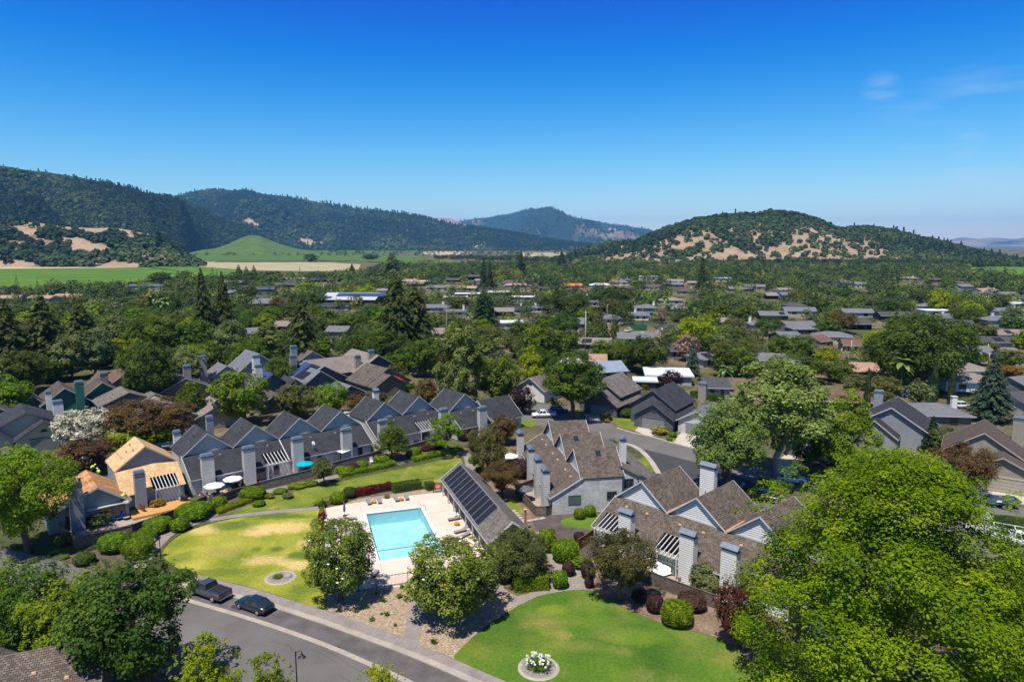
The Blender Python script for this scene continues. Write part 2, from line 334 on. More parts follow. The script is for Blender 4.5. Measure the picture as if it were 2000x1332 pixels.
M['roof_white'] = noisy('white_roof', (.56, .58, .62), .7, .08, .4)
M['roof_metal'] = shingle('standing_seam', (.2, .24, .32), (.24, .28, .36), .5, 40, .55, .08)
M['plywood'] = noisy('plywood', (.52, .33, .17), .85, .14, 1.1, c2=(.63, .45, .27), fine=4.0, fa=.2)
M['paper'] = noisy('stripped_roof', (.38, .18, .08), .9, .5, .8, c2=(.55, .3, .14), fine=4.0, fa=.3)
M['orange_roof'] = shingle('orange_sheet', (.62, .14, .06), (.66, .17, .08), .25, 30, .6, .06)
# walls
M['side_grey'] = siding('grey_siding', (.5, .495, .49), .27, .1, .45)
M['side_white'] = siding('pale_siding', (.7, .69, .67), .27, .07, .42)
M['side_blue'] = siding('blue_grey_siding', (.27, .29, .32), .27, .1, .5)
M['shingle_wall'] = shingle('weathered_wall_shingle', (.47, .47, .47), (.58, .575, .56), .45, .22, .62, .28)
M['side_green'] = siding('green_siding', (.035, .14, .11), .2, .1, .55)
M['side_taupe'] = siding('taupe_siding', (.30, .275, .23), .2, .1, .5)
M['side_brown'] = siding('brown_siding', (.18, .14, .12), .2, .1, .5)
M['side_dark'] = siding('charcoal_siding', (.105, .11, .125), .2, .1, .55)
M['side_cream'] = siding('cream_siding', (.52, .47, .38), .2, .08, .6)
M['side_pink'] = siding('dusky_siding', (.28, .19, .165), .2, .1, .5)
M['stucco_white'] = noisy('white_stucco', (.66, .65, .62), .85, .06, .6)
M['stucco_tan'] = noisy('tan_stucco', (.45, .38, .29), .85, .08, .6)
M['stucco_grey'] = noisy('grey_stucco', (.34, .36, .39), .85, .08, .6)
M['trim'] = noisy('white_trim', (.5, .5, .5), .6, .06, 1)
M['trim_dark'] = noisy('dark_trim', (.09, .10, .13), .6, .1, 1)
M['trim_tan'] = noisy('tan_trim', (.4, .35, .29), .6, .1, 1)
M['metal_cap'] = noisy('cap_metal', (.17, .20, .25), .45, .2, 3, spec=.6, metal=.3)
M['glass'] = glassy('window_glass', (.02, .028, .035))
M['glass_green'] = glassy('greenish_glass', (.07, .14, .12), .15)
M['garage'] = noisy('garage_door', (.21, .21, .22), .7, .06, 1)
M['garage_tan'] = noisy('tan_garage_door', (.36, .32, .26), .7, .06, 1)
M['vent'] = noisy('vent_metal', (.25, .25, .26), .6, .2, 4)
M['vent_tan'] = noisy('tan_vent', (.55, .34, .2), .7, .2, 4)
M['copper'] = noisy('rusty_strip', (.45, .22, .13), .8, .3, 2)
M['fence'] = noisy('fence_wood', (.13, .105, .09), .9, .35, 2.2, fine=9.0, fa=.3)
M['fence_grey'] = noisy('grey_fence_wood', (.2, .18, .165), .9, .3, 2.2, fine=9.0)
M['fence_red'] = noisy('redwood', (.16, .065, .04), .9, .3, 2.2)
M['iron'] = noisy('black_iron', (.018, .018, .02), .5, .1, 3, spec=.5)
M['wood_pole'] = noisy('pole_wood', (.2, .165, .13), .9, .25, 2)
M['pole_pale'] = noisy('pale_pole', (.42, .4, .37), .8, .15, 2)
M['bark'] = noisy('bark', (.12, .095, .075), .95, .4, 3, bump=.4)
M['bark_pale'] = noisy('pale_bark', (.33, .3, .26), .9, .35, 2, bump=.3)
M['solar'] = shingle('solar_cells', (.012, .014, .024), (.016, .018, .03), .9, 1.6, 3.0, .1)
M['solar_blue'] = shingle('blue_solar_cells', (.03, .055, .16), (.035, .065, .19), .9, 1.6, .5, .12)
M['alu'] = noisy('aluminium', (.5, .51, .52), .4, .1, 3, metal=.6)
M['white_fab'] = noisy('white_canvas', (.8, .79, .77), .9, .04, 2)
M['teal_fab'] = noisy('teal_canvas', (.0, .33, .42), .9, .06, 2)
M['dark_fab'] = noisy('dark_canvas', (.10, .11, .14), .9, .08, 2)
M['lounge'] = noisy('lounger_grey', (.21, .215, .22), .8, .12, 3)
M['table_wood'] = noisy('table_wood', (.5, .27, .09), .7, .15, 3)
M['black'] = noisy('black_plastic', (.02, .02, .022), .5, .1, 3)
M['rubber'] = noisy('rubber', (.02, .02, .02), .85, .1, 3)
M['rim'] = noisy('wheel_metal', (.42, .43, .45), .3, .1, 3, metal=.7)
M['blue_plastic'] = noisy('blue_plastic', (.01, .09, .62), .5, .06, 2)
M['red_sign'] = noisy('red_sign', (.72, .04, .04), .5, .04, 2)
M['white_paint'] = noisy('white_paint', (.78, .78, .78), .5, .03, 2)
M['flower_white'] = noisy('white_petals', (.8, .8, .74), .8, .08, 6)
M['skin'] = noisy('skin', (.42, .25, .17), .6, .08, 4)
M['hivis'] = noisy('hi_vis', (.55, .85, .05), .7, .06, 4)
M['trousers'] = noisy('work_trousers', (.07, .07, .085), .9, .15, 4)
M['rock'] = noisy('rock', (.27, .25, .235), .9, .3, 1.5, bump=.5)
M['terracotta'] = noisy('terracotta', (.36, .14, .07), .8, .12, 4)
M['water_pool'] = None
# foliage: dark, mid, light
LM = {}
LM['oak'] = leafmat('oak_leaves', (.016, .034, .004), (.055, .088, .012), (.12, .16, .027), .27)
LM['darkgreen'] = leafmat('dark_green_leaves', (.012, .03, .003), (.038, .078, .006), (.09, .145, .016), .2)
LM['conifer'] = leafmat('conifer_needles', (.010, .024, .008), (.024, .047, .014), (.052, .08, .024), .1)
LM['spruce'] = leafmat('blue_spruce_needles', (.02, .04, .022), (.042, .07, .04), (.085, .12, .075), .08)
LM['redwood'] = leafmat('redwood_needles', (.022, .035, .008), (.055, .075, .015), (.11, .125, .03), .12)
LM['green'] = leafmat('mid_green_leaves', (.022, .05, .004), (.075, .125, .01), (.175, .23, .025), .33)
LM['bright'] = leafmat('bright_green_leaves', (.04, .085, .004), (.12, .19, .007), (.26, .32, .018), .3)
LM['maple'] = leafmat('yellow_green_leaves', (.055, .095, .002), (.14, .205, .003), (.31, .37, .006), .36, accent=(.42, .3, .012), acc_at=.965)
LM['lime'] = leafmat('lime_leaves', (.09, .14, .003), (.22, .28, .006), (.38, .42, .015), .34)
LM['magnolia'] = leafmat('magnolia_leaves', (.02, .045, .004), (.085, .135, .008), (.24, .27, .018), .15, rough=.45, spec=.25, accent=(.36, .22, .05), acc_at=.96)
LM['airy'] = leafmat('pale_green_leaves', (.05, .09, .016), (.13, .19, .035), (.29, .36, .11), .3)
LM['sage'] = leafmat('grey_green_leaves', (.055, .078, .025), (.125, .155, .05), (.23, .26, .1), .22)
LM['olive'] = leafmat('olive_leaves', (.05, .06, .015), (.095, .11, .025), (.16, .17, .04), .2)
LM['bronze'] = leafmat('bronze_leaves', (.045, .032, .012), (.1, .065, .02), (.17, .115, .035), .22)
LM['bronzegreen'] = leafmat('bronze_green_leaves', (.04, .045, .012), (.085, .08, .02), (.15, .11, .035), .22)
LM['russet'] = leafmat('russet_leaves', (.045, .018, .012), (.1, .04, .022), (.17, .08, .035), .22)
LM['purple'] = leafmat('purple_leaves', (.012, .006, .01), (.032, .014, .02), (.075, .032, .042), .15)
LM['plum'] = leafmat('dark_plum_leaves', (.022, .011, .013), (.06, .03, .032), (.12, .065, .062), .15)
LM['red'] = leafmat('barberry_leaves', (.05, .006, .01), (.13, .014, .025), (.22, .03, .04), .2)
LM['hedge'] = leafmat('hedge_leaves', (.04, .08, .003), (.125, .195, .006), (.27, .34, .015), .22)
LM['hedge_dark'] = leafmat('dark_hedge_leaves', (.02, .045, .008), (.05, .085, .014), (.1, .14, .025), .15)
LM['brown_hedge'] = leafmat('brown_hedge_leaves', (.03, .018, .012), (.075, .045, .028), (.13, .085, .05), .15)
LM['blossom'] = leafmat('white_blossom', (.07, .08, .03), (.5, .46, .38), (.86, .82, .74), .25, hue=.005)
LM['pink'] = leafmat('pink_blossom', (.06, .08, .03), (.3, .17, .14), (.55, .36, .32), .2, hue=.005)
LM['juniper'] = leafmat('juniper_leaves', (.025, .035, .01), (.055, .07, .016), (.11, .125, .03), .12)
LM['flowers_mix'] = leafmat('rose_bush', (.05, .09, .01), (.12, .17, .02), (.35, .4, .08), .2, accent=(.75, .28, .1), acc_at=.8)
LM['rust'] = leafmat('orange_shrub', (.12, .07, .01), (.25, .13, .02), (.42, .22, .04), .2)
# ---------------------------------------------------------------- foliage
def unit(a): return a / np.maximum(np.linalg.norm(a, axis=1, keepdims=True), 1e-9)
def rdir(rg, n, zmin=-1.0):
    z = rg.uniform(zmin, 1, n); t = rg.uniform(0, 2 * np.pi, n); s = np.sqrt(1 - z * z)
    return np.stack([s * np.cos(t), s * np.sin(t), z], 1)
def leaves(P, Nn, size, rg, asp=.62):
    "one small rhombic leaf-spray per point"
    n = len(P); Nn = unit(Nn)
    T = unit(np.cross(Nn, rdir(rg, n))); Bt = np.cross(Nn, T)
    s = (size * rg.uniform(.4, 1.5, n))[:, None]
    bend = Nn * s * rg.uniform(-.25, .1, (n, 1))
    V = np.stack([P - T * s, P - Bt * s * asp + bend, P + T * s, P + Bt * s * asp + bend], 1).reshape(-1, 3)
    return V, np.arange(4 * n).reshape(n, 4)
def lobes_crown(seed, nl, nleaf, leaf, shape='broad', rl=(.11, .2), zmin=-.55, hollow=.72, spikes=0):
    rg = np.random.default_rng(seed)
    d = rdir(rg, nl, zmin)
    # spread lobes with a little relaxation so the outline stays uneven, not clumped
    for _ in range(6):
        df = d[:, None] - d[None]; q = (df ** 2).sum(2) + np.eye(nl) * 9
        d = unit(d + (df / (q[..., None] ** 1.5)).sum(1) * .012)
    rr = rg.uniform(.62, 1.03, nl)
    rl_ = rg.uniform(rl[0], rl[1], nl)
    if shape == 'cone':
        z = rg.uniform(0.02, .95, nl) ** 1.1; rad = (.5 - rl_.mean() * .6) * (1 - z) ** .62 * (0.35 + .65 * np.minimum(1, z / .13)) * rr
        c = np.stack([np.cos(np.arange(nl) * 2.4) * rad, np.sin(np.arange(nl) * 2.4) * rad, z * .93 + .03], 1); rl_ = rl_ * (.45 + .75 * (1 - z))
    elif shape == 'dome':
        u = rg.uniform(0, 1, nl) ** .9; rad = .44 * (1 - u) ** (.6 if nl > 100 else .5) * rg.uniform(.68, 1.04, nl) * (.8 + .2 * np.minimum(1, u / .15)); ph = np.arange(nl) * 2.39996
        c = np.stack([np.cos(ph) * rad, np.sin(ph) * rad, .06 + .88 * u], 1)
    elif shape == 'flat':
        c = d * np.array([.42, .42, .28]) * rr[:, None] + np.array([0, 0, .6])
    elif shape == 'tall':
        c = d * np.array([.36, .36, .42]) * rr[:, None] + np.array([0, 0, .5]); c[:, :2] *= (1.1 - .35 * c[:, 2:3])
    else:
        c = d * np.array([.38, .38, .37]) * rr[:, None] + np.array([0, 0, .5])
    k = max(2, nl // 7)
    c2 = rdir(rg, k) * .17 + np.array([0, 0, .45]); c = np.vstack([c, c2]); rl_ = np.append(rl_, np.full(k, rl[1])); nl += k
    if spikes:
        a = rdir(rg, spikes, .1); cs = a * np.array([.44, .44, .44]) + np.array([0, 0, .52]); c = np.vstack([c, cs]); rl_ = np.append(rl_, np.full(spikes, rl[0] * .5)); nl += spikes
    w = rl_ ** 2; li = rg.choice(nl, nleaf, p=w / w.sum())
    dd = rdir(rg, nleaf); out = unit(c[li] - np.array([0, 0, .35]))
    dd = unit(dd + out * .55 + np.array([0, 0, .25]))
    # second scale: twig bunches on each lobe
    nb = nl * 9; bd = rdir(rg, nb); bi = rg.integers(0, 9, nleaf) + li * 9
    dd = unit(dd * .5 + unit(bd[bi] + out * .5) * .9 + rg.normal(0, .14, (nleaf, 3)))
    P = c[li] + dd * (rl_[li] * rg.uniform(hollow, 1.08, nleaf))[:, None]
    Nn = unit(dd * .55 + out * .25 + np.array([0, 0, .55]) + rg.normal(0, .33, (nleaf, 3)))
    lt = rg.uniform(0, 1, nl); bt = rg.uniform(0, 1, nb)
    tone = np.clip(.36 * lt[li] + .3 * bt[bi] + .36 * rg.uniform(0, 1, nleaf), 0, 1)
    V, Fc = leaves(P, Nn, leaf, rg)
    V[:, 2] -= V[:, 2].min(); V[:, 2] /= V[:, 2].max()
    m = np.percentile(np.abs(V[:, :2]), 99.0); V[:, :2] *= .5 / m
    return V, Fc, np.repeat(tone, 4), c
def conifer_crown(seed, tiers, nleaf, leaf, power=.85, droop=.25, ragged=.25):
    rg = np.random.default_rng(seed)
    Ps, Ns, Ts = [], [], []
    zs = np.linspace(.02, .97, tiers) + rg.normal(0, .006, tiers)
    wts = []
    br = []
    for z in zs:
        m = rg.integers(9, 14)
        for j in range(m):
            a = rg.uniform(0, 2 * np.pi); L = .5 * (1 - z) ** power * rg.uniform(1 - ragged, 1.05) + .012
            br.append((z, a, L))
    br = np.array(br); w = br[:, 2] ** 1.25; i = rg.choice(len(br), nleaf, p=w / w.sum())
    z, a, L = br[i].T
    u = rg.uniform(.12, 1, nleaf) ** .75; side = rg.normal(0, .16, nleaf) * L * (1.15 - u)
    ca, sa = np.cos(a), np.sin(a)
    P = np.stack([ca * L * u - sa * side, sa * L * u + ca * side, z + .05 * u * (1 - u) - droop * L * u * u * .6 + rg.normal(0, .006, nleaf)], 1)
    Nn = np.stack([ca * .35, sa * .35, np.ones(nleaf)], 1) + rg.normal(0, .3, (nleaf, 3))
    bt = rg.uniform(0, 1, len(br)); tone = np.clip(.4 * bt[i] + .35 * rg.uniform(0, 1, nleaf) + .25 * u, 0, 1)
    V, Fc = leaves(P, Nn, leaf, rg, .5)
    V[:, 2] -= V[:, 2].min(); V[:, 2] /= V[:, 2].max()
    return V, Fc, np.repeat(tone, 4), None
def column_crown(seed, nleaf, leaf):
    rg = np.random.default_rng(seed); z = rg.uniform(0, 1, nleaf); a = rg.uniform(0, 2 * np.pi, nleaf)
    r = .5 * np.minimum(1, z / .1 + .45) * (1 - z ** 3.5) ** .6 * rg.uniform(.8, 1.02, nleaf) * (1 + .08 * np.sin(a * 3 + z * 20))
    P = np.stack([np.cos(a) * r, np.sin(a) * r, z], 1); Nn = np.stack([np.cos(a), np.sin(a), .5 + 0 * a], 1) + rg.normal(0, .3, (nleaf, 3))
    V, Fc = leaves(P, Nn, leaf, rg, .4); return V, Fc, np.repeat(rg.uniform(0, 1, nleaf), 4), None
def clipped(seed, nleaf, leaf, p=2.6, jag=.03, inner=.93):
    "clipped shrub: dense small leaves over a rounded body, unit box standing on z=0"
    rg = np.random.default_rng(seed); d = rdir(rg, nleaf)
    k = (np.abs(d) ** p).sum(1) ** (-1 / p)
    s = d * k[:, None]
    lump = 1 + jag * np.sin(s[:, 0] * 5 + 1) * np.cos(s[:, 1] * 6) + jag * .8 * np.sin(s[:, 2] * 7 + s[:, 0] * 4)
    P = s * .5 * (lump * rg.uniform(inner, 1.02, nleaf))[:, None] + np.array([0, 0, .5])
    Nn = unit(s) + rg.normal(0, .38, (nleaf, 3)) + np.array([0, 0, .25])
    V, Fc = leaves(P, Nn, leaf, rg, .7)
    tone = np.clip(rg.uniform(0, .8, nleaf) + .2 * (np.sin(s[:, 0] * 9) * np.sin(s[:, 1] * 8)), 0, 1)
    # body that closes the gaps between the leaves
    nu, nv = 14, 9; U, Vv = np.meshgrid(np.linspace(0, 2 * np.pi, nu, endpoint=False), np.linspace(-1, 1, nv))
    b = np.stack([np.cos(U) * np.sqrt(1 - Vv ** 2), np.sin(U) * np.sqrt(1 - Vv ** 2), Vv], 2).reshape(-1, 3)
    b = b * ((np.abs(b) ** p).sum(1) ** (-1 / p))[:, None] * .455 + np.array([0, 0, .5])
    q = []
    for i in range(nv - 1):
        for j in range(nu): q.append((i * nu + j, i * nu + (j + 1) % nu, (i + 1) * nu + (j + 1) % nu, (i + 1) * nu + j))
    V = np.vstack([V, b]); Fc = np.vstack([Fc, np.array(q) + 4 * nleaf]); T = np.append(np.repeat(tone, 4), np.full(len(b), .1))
    V[:, 2] = np.maximum(V[:, 2], 0)
    return V, Fc, T, None
def hedge_box(seed, L, Wd, H, leaf=.07, dens=260):
    "length of clipped hedge along local x, real metres"
    rg = np.random.default_rng(seed); A = np.array([L * H, L * H, L * Wd, Wd * H, Wd * H]); n = int(A.sum() * dens)
    i = rg.choice(5, n, p=A / A.sum()); u, v = rg.uniform(-.5, .5, n), rg.uniform(0, 1, n)
    P = np.zeros((n, 3)); N_ = np.zeros((n, 3))
    for k in range(5):
        m = i == k
        if k < 2: sg = 1 if k else -1; P[m] = np.stack([u[m] * L, np.full(m.sum(), sg * Wd / 2), v[m] * H], 1); N_[m] = (0, sg, .3)
        elif k == 2: P[m] = np.stack([u[m] * L, (v[m] - .5) * Wd, np.full(m.sum(), H)], 1); N_[m] = (0, 0, 1)
        else: sg = 1 if k == 3 else -1; P[m] = np.stack([np.full(m.sum(), sg * L / 2), u[m] * Wd, v[m] * H], 1); N_[m] = (sg, 0, .3)
    P += rg.normal(0, .045, (n, 3)); P[:, 2] += .06 * np.sin(P[:, 0] * 2.1 + seed) * (P[:, 2] / H); P[:, 1] += .05 * np.sin(P[:, 0] * 1.7)
    P[:, 2] = np.maximum(P[:, 2], .02)
    V, Fc = leaves(P, N_ + rg.normal(0, .4, (n, 3)), leaf, rg, .7); T = np.repeat(np.clip(rg.uniform(0, 1, n) * .8 + .1 + .12 * np.sin(P[:, 0] * 1.3), 0, 1), 4)
    x, y, h = L / 2 * .97, Wd / 2 * .88, H * .95
    b = np.array([[-x, -y, 0], [x, -y, 0], [x, y, 0], [-x, y, 0], [-x, -y, h], [x, -y, h], [x, y, h], [-x, y, h]])
    q = np.array([[0, 1, 5, 4], [1, 2, 6, 5], [2, 3, 7, 6], [3, 0, 4, 7], [4, 5, 6, 7]]) + len(V)
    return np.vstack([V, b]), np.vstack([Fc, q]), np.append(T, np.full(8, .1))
def tuft(seed, n, r=.5, h=1.0, w=.05, flowers=0):
    "strap-leaved clump"
    rg = np.random.default_rng(seed); V, Q, T = [], [], []
    for i in range(n):
        a = rg.uniform(0, 2 * np.pi); l = rg.uniform(.6, 1.1); d = np.array([np.cos(a), np.sin(a), 0]); s = np.array([-np.sin(a), np.cos(a), 0]) * w
        b = d * rg.uniform(0, .3) * r; sp = rg.uniform(.3, 1.0)
        p1 = b + d * r * .5 * sp * l + np.array([0, 0, h * .75 * l * (1.2 - sp * .5)]); p2 = b + d * r * sp * l + np.array([0, 0, h * l * (.95 - sp * .6)])
        k = len(V); V += [b - s, b + s, p1 + s, p1 - s, p2 + s * .2, p2 - s * .2]; Q += [(k, k + 1, k + 2, k + 3), (k + 3, k + 2, k + 4, k + 5)]; T += [rg.uniform(0, 1)] * 6
    return np.array(V), np.array(Q), np.array(T)
CR = {}
def arch(key, fn):
    if key not in CR:
        V, Fc, T, c = fn(); CR[key] = npmesh('crown', V, Fc, LM['green'], {'tone': T})
    return CR[key]
def crown(kind, var, q):
    "kind of crown, variant number, quality 0 (near) to 2 (far)"
    k = (kind, var, q); s = hash(kind) % 1 + var * 13 + q * 101 + len(kind) * 7
    n = {0: 1.0, 1: .42, 2: .15}[q]; lf = {0: 1.0, 1: 1.5, 2: 2.45}[q]
    if kind == 'broad': return arch(k, lambda: lobes_crown(s, 74, int(24000 * n), .0122 * lf, 'broad', (.07, .15), -.6, .62, 26))
    if kind == 'wide': return arch(k, lambda: lobes_crown(s, 70, int(24000 * n), .0118 * lf, 'flat', (.08, .16), -.5, .65, 20))
    if kind == 'tall': return arch(k, lambda: lobes_crown(s, 60, int(22000 * n), .0128 * lf, 'tall', (.08, .15), -.9))
    if kind == 'airy': return arch(k, lambda: lobes_crown(s, 70, int(25000 * n), .0115 * lf, 'tall', (.05, .11), -.9, .5))
    if kind == 'shoots': return arch(k, lambda: lobes_crown(s, 60, int(15000 * n), .0125 * lf, 'dome', (.05, .12), -.7, .45, 70))
    if kind == 'pyramid': return arch(k, lambda: lobes_crown(s, 90, int(20000 * n), .013 * lf, 'cone', (.09, .15)))
    if kind == 'magnolia': return arch(k, lambda: lobes_crown(s, 95, int(26000 * n), .0115 * lf, 'broad', (.07, .125), -.8, .7))
    if kind == 'maple': return arch(k, lambda: lobes_crown(s, 210, int(190000 * n), .0043 * lf, 'dome', (.055, .11), -.75, .55, 60))
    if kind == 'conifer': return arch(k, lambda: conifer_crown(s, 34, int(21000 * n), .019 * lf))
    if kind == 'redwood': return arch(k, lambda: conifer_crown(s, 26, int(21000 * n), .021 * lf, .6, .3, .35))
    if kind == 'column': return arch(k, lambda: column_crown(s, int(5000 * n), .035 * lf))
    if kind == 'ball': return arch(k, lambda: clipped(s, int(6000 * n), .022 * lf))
    if kind == 'loose': return arch(k, lambda: lobes_crown(s, 30, int(6500 * n), .024 * lf, 'broad', (.13, .2), -.2))
def trunk_mesh(seed, pale=False, limbs=5, lean=.04):
    "unit trunk: one metre tall, scaled by the tree; limbs reach into the crown"
    rg = random.Random(seed); b = MB()
    pts = [(0, 0, -.01)] + [(rg.uniform(-lean, lean) * i, rg.uniform(-lean, lean) * i, i * .2) for i in range(1, 5)]
    b.tube(pts, [.045, .036, .03, .025, .015], 8)
    for k in range(limbs):
        a = k * 2.4 + rg.random(); z0 = rg.uniform(.3, .6); L = rg.uniform(.18, .3)
        p0 = (pts[2][0], pts[2][1], z0 * .8)
        b.tube([p0, (math.cos(a) * L * .5, math.sin(a) * L * .5, z0 * .8 + .1), (math.cos(a) * L, math.sin(a) * L, z0 * .8 + .25)], [.02, .014, .006], 6)
    me_o = b.build('trunk', M['bark_pale'] if pale else M['bark'], smooth=True); me = me_o.data; bpy.data.objects.remove(me_o); return me
TR = [trunk_mesh(i, i % 2 == 1) for i in range(6)]
EXCL = []      # (x, y, radius) kept clear of random planting
def tree(kind, mat, base, w, h, label, group=None, name='tree', cat='tree', zb=.22, q=None, var=None, trunk=None, depth=None):
    "tree > trunk, crown; base a ground point, w crown width, h height, zb where the crown starts (share of h)"
    d = math.hypot(base[0], base[1])
    if q is None: q = 0 if w / d * 700 > 55 else (1 if w / d * 700 > 24 else 2)
    rg = random.Random(int(base[0] * 13 + base[1] * 7)); var = rg.randrange(3) if var is None else var
    o = thing(name, label, cat, (base[0], base[1], 0), 0, group)
    t = put('trunk', TR[(2 * var + (1 if trunk == 'pale' else 0)) % 6], o)
    tw = min(w * .95, h * .9); t.scale = (tw, tw, h * (.95 if kind not in ('conifer', 'redwood', 'column') else 1.0))
    c = put('crown', crown(kind, var, q), o, LM[mat])
    c.location = (0, 0, h * zb); c.scale = (w, (depth or w), h * (1 - zb)); c.rotation_euler = (0, 0, rg.uniform(0, 6.28) if not depth else 0)
    EXCL.append((base[0], base[1], w * .42)); return o
def ptree(kind, mat, cx, bpy_, wpx, tpy, label, group=None, name='tree', cat='tree', zb=.2, **k):
    "tree placed from where the photograph shows its foot (cx, bpy_), its width in photo pixels and its top row"
    g = G(cx, bpy_); d = g.y * CP + CAMH * SP; return tree(kind, mat, g, wpx / F * d, topz(g, tpy), label, group, name, cat, zb, **k)
def bush(cx, bot, wpx, hpx, mat, label, group=None, name='clipped_shrub', cat='shrub', kind='ball', deep=None, q=1, flat=False):
    "rounded shrub: bottom row, width and height in photo pixels"
    g = G(cx, bot); d = g.y * CP + CAMH * SP; w = wpx / F * d
    dp = deep or w; g = Vector((g.x, g.y + dp * .3, 0)); el = math.atan2(CAMH, g.y)
    h = max(.4, (hpx / F * d - dp * .55 * math.sin(el)) / math.cos(el))
    rg = random.Random(int(cx * 3 + bot)); me = crown(kind, rg.randrange(3), q)
    o = put(name, me, None, LM[mat]); o.location = (g.x, g.y, 0); o.scale = (w, dp, h); o.rotation_euler = (0, 0, rg.uniform(-.3, .3))
    tag(o, label, cat, group); EXCL.append((g.x, g.y, w * .5)); return o
def hedge(p, q, Wd, H, mat, label, group=None, name='hedge', leaf=.075, dens=230):
    a, b = G(*p), G(*q); c = (a + b) / 2; L = (b - a).length
    V, Fc, T = hedge_box(int(p[0]), L, Wd, H, leaf, dens); me = npmesh(name, V, Fc, LM[mat], {'tone': T})
    o = put(name, me); o.location = c; o.rotation_euler = (0, 0, math.atan2(b.y - a.y, b.x - a.x)); return tag(o, label, 'hedge', group)
def palm(base, h, r, label, group=None):
    o = thing('palm_tree', label, 'palm tree', (base[0], base[1], 0), 0, group); b = MB()
    b.tube([(0, 0, 0), (.1, 0, h * .5), (0, 0, h)], [.32, .22, .2], 8); b.build('trunk', M['bark'], o, True)
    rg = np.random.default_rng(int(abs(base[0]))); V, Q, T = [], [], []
    for i in range(34):
        a = rg.uniform(0, 6.28); e = rg.uniform(-.5, 1.1); dh = np.array([math.cos(a), math.sin(a), 0]); s = np.array([-math.sin(a), math.cos(a), 0])
        pts = [dh * r * u * math.cos(e * (1 - .3 * u)) + np.array([0, 0, r * (u * math.sin(e) - .55 * u * u)]) for u in (0, .35, .7, 1)]
        for j in range(3):
            k = len(V); w0, w1 = (.12, .26, .2, .03)[j] * r, (.12, .26, .2, .03)[j + 1] * r
            V += [pts[j] - s * w0, pts[j] + s * w0, pts[j + 1] + s * w1, pts[j + 1] - s * w1]; Q.append((k, k + 1, k + 2, k + 3)); T += [rg.uniform(.2, 1)] * 4
    me = npmesh('crown', np.array(V), np.array(Q), LM['airy'], {'tone': T}); c = put('crown', me, o); c.location = (0, 0, h); return o
# ---------------------------------------------------------------- ground, paving, lawns
def plane_poly(name, pts, z, mat, kind='structure', thick=0.0, bridge=None):
    "flat sheet from photo outline points projected to the ground; optional real thickness"
    import bmesh
    P = [G(*p) if len(p) == 2 else Vector((p[0], p[1], 0)) for p in pts]
    b = bmesh.new(); vs = [b.verts.new((p.x, p.y, z)) for p in P]; f = b.faces.new(vs)
    if f.normal.z < 0 or True:
        f.normal_update()
        if f.normal.z < 0: f.normal_flip()
    if thick:
        r = bmesh.ops.extrude_face_region(b, geom=[f]); bmesh.ops.translate(b, verts=[v for v in r['geom'] if isinstance(v, bmesh.types.BMVert)], vec=(0, 0, thick))
        bmesh.ops.recalc_face_normals(b, faces=b.faces)
    bmesh.ops.triangulate(b, faces=b.faces[:], quad_method='BEAUTY', ngon_method='EAR_CLIP')
    me = bpy.data.meshes.new(name); b.to_mesh(me); b.free(); me.materials.append(mat)
    o = put(name, me); return tag(o, kind=kind)
def smooth_pts(pts, n=4):
    "Catmull-Rom through closed outline"
    out = []; m = len(pts)
    for i in range(m):
        p0, p1, p2, p3 = [np.array(pts[(i + k - 1) % m], float) for k in range(4)]
        for t in np.linspace(0, 1, n, endpoint=False):
            out.append(tuple(.5 * ((2 * p1) + (-p0 + p2) * t + (2 * p0 - 5 * p1 + 4 * p2 - p3) * t * t + (-p0 + 3 * p1 - 3 * p2 + p3) * t ** 3)))
    return out
def strip(name, pts, w, z, mat, h=0.0, kind='structure', smooth=True):
    "ribbon of width w metres along photo points (real step of height h if given)"
    P = [G(*p) for p in pts]
    if smooth and len(P) > 2:
        Q = []
        for i in range(len(P) - 1):
            p0, p1, p2, p3 = P[max(i - 1, 0)], P[i], P[i + 1], P[min(i + 2, len(P) - 1)]
            for t in (0, .25, .5, .75): Q.append(.5 * ((2 * p1) + (-p0 + p2) * t + (2 * p0 - 5 * p1 + 4 * p2 - p3) * t * t + (-p0 + 3 * p1 - 3 * p2 + p3) * t ** 3))
        P = Q + [P[-1]]
    b = MB(); pr = None
    for i, p in enumerate(P):
        d = (P[min(i + 1, len(P) - 1)] - P[max(i - 1, 0)]).normalized(); n = Vector((-d.y, d.x, 0)) * w / 2
        a, c = Vector((p.x, p.y, z)) + n, Vector((p.x, p.y, z)) - n
        if pr:
            if h: b.hexa([pr[1], c, a, pr[0]], [x + Vector((0, 0, h)) for x in (pr[1], c, a, pr[0])])
            else: b.face([pr[1], c, a, pr[0]])
        pr = (a, c)
    o = b.build(name, mat); return tag(o, kind=kind)
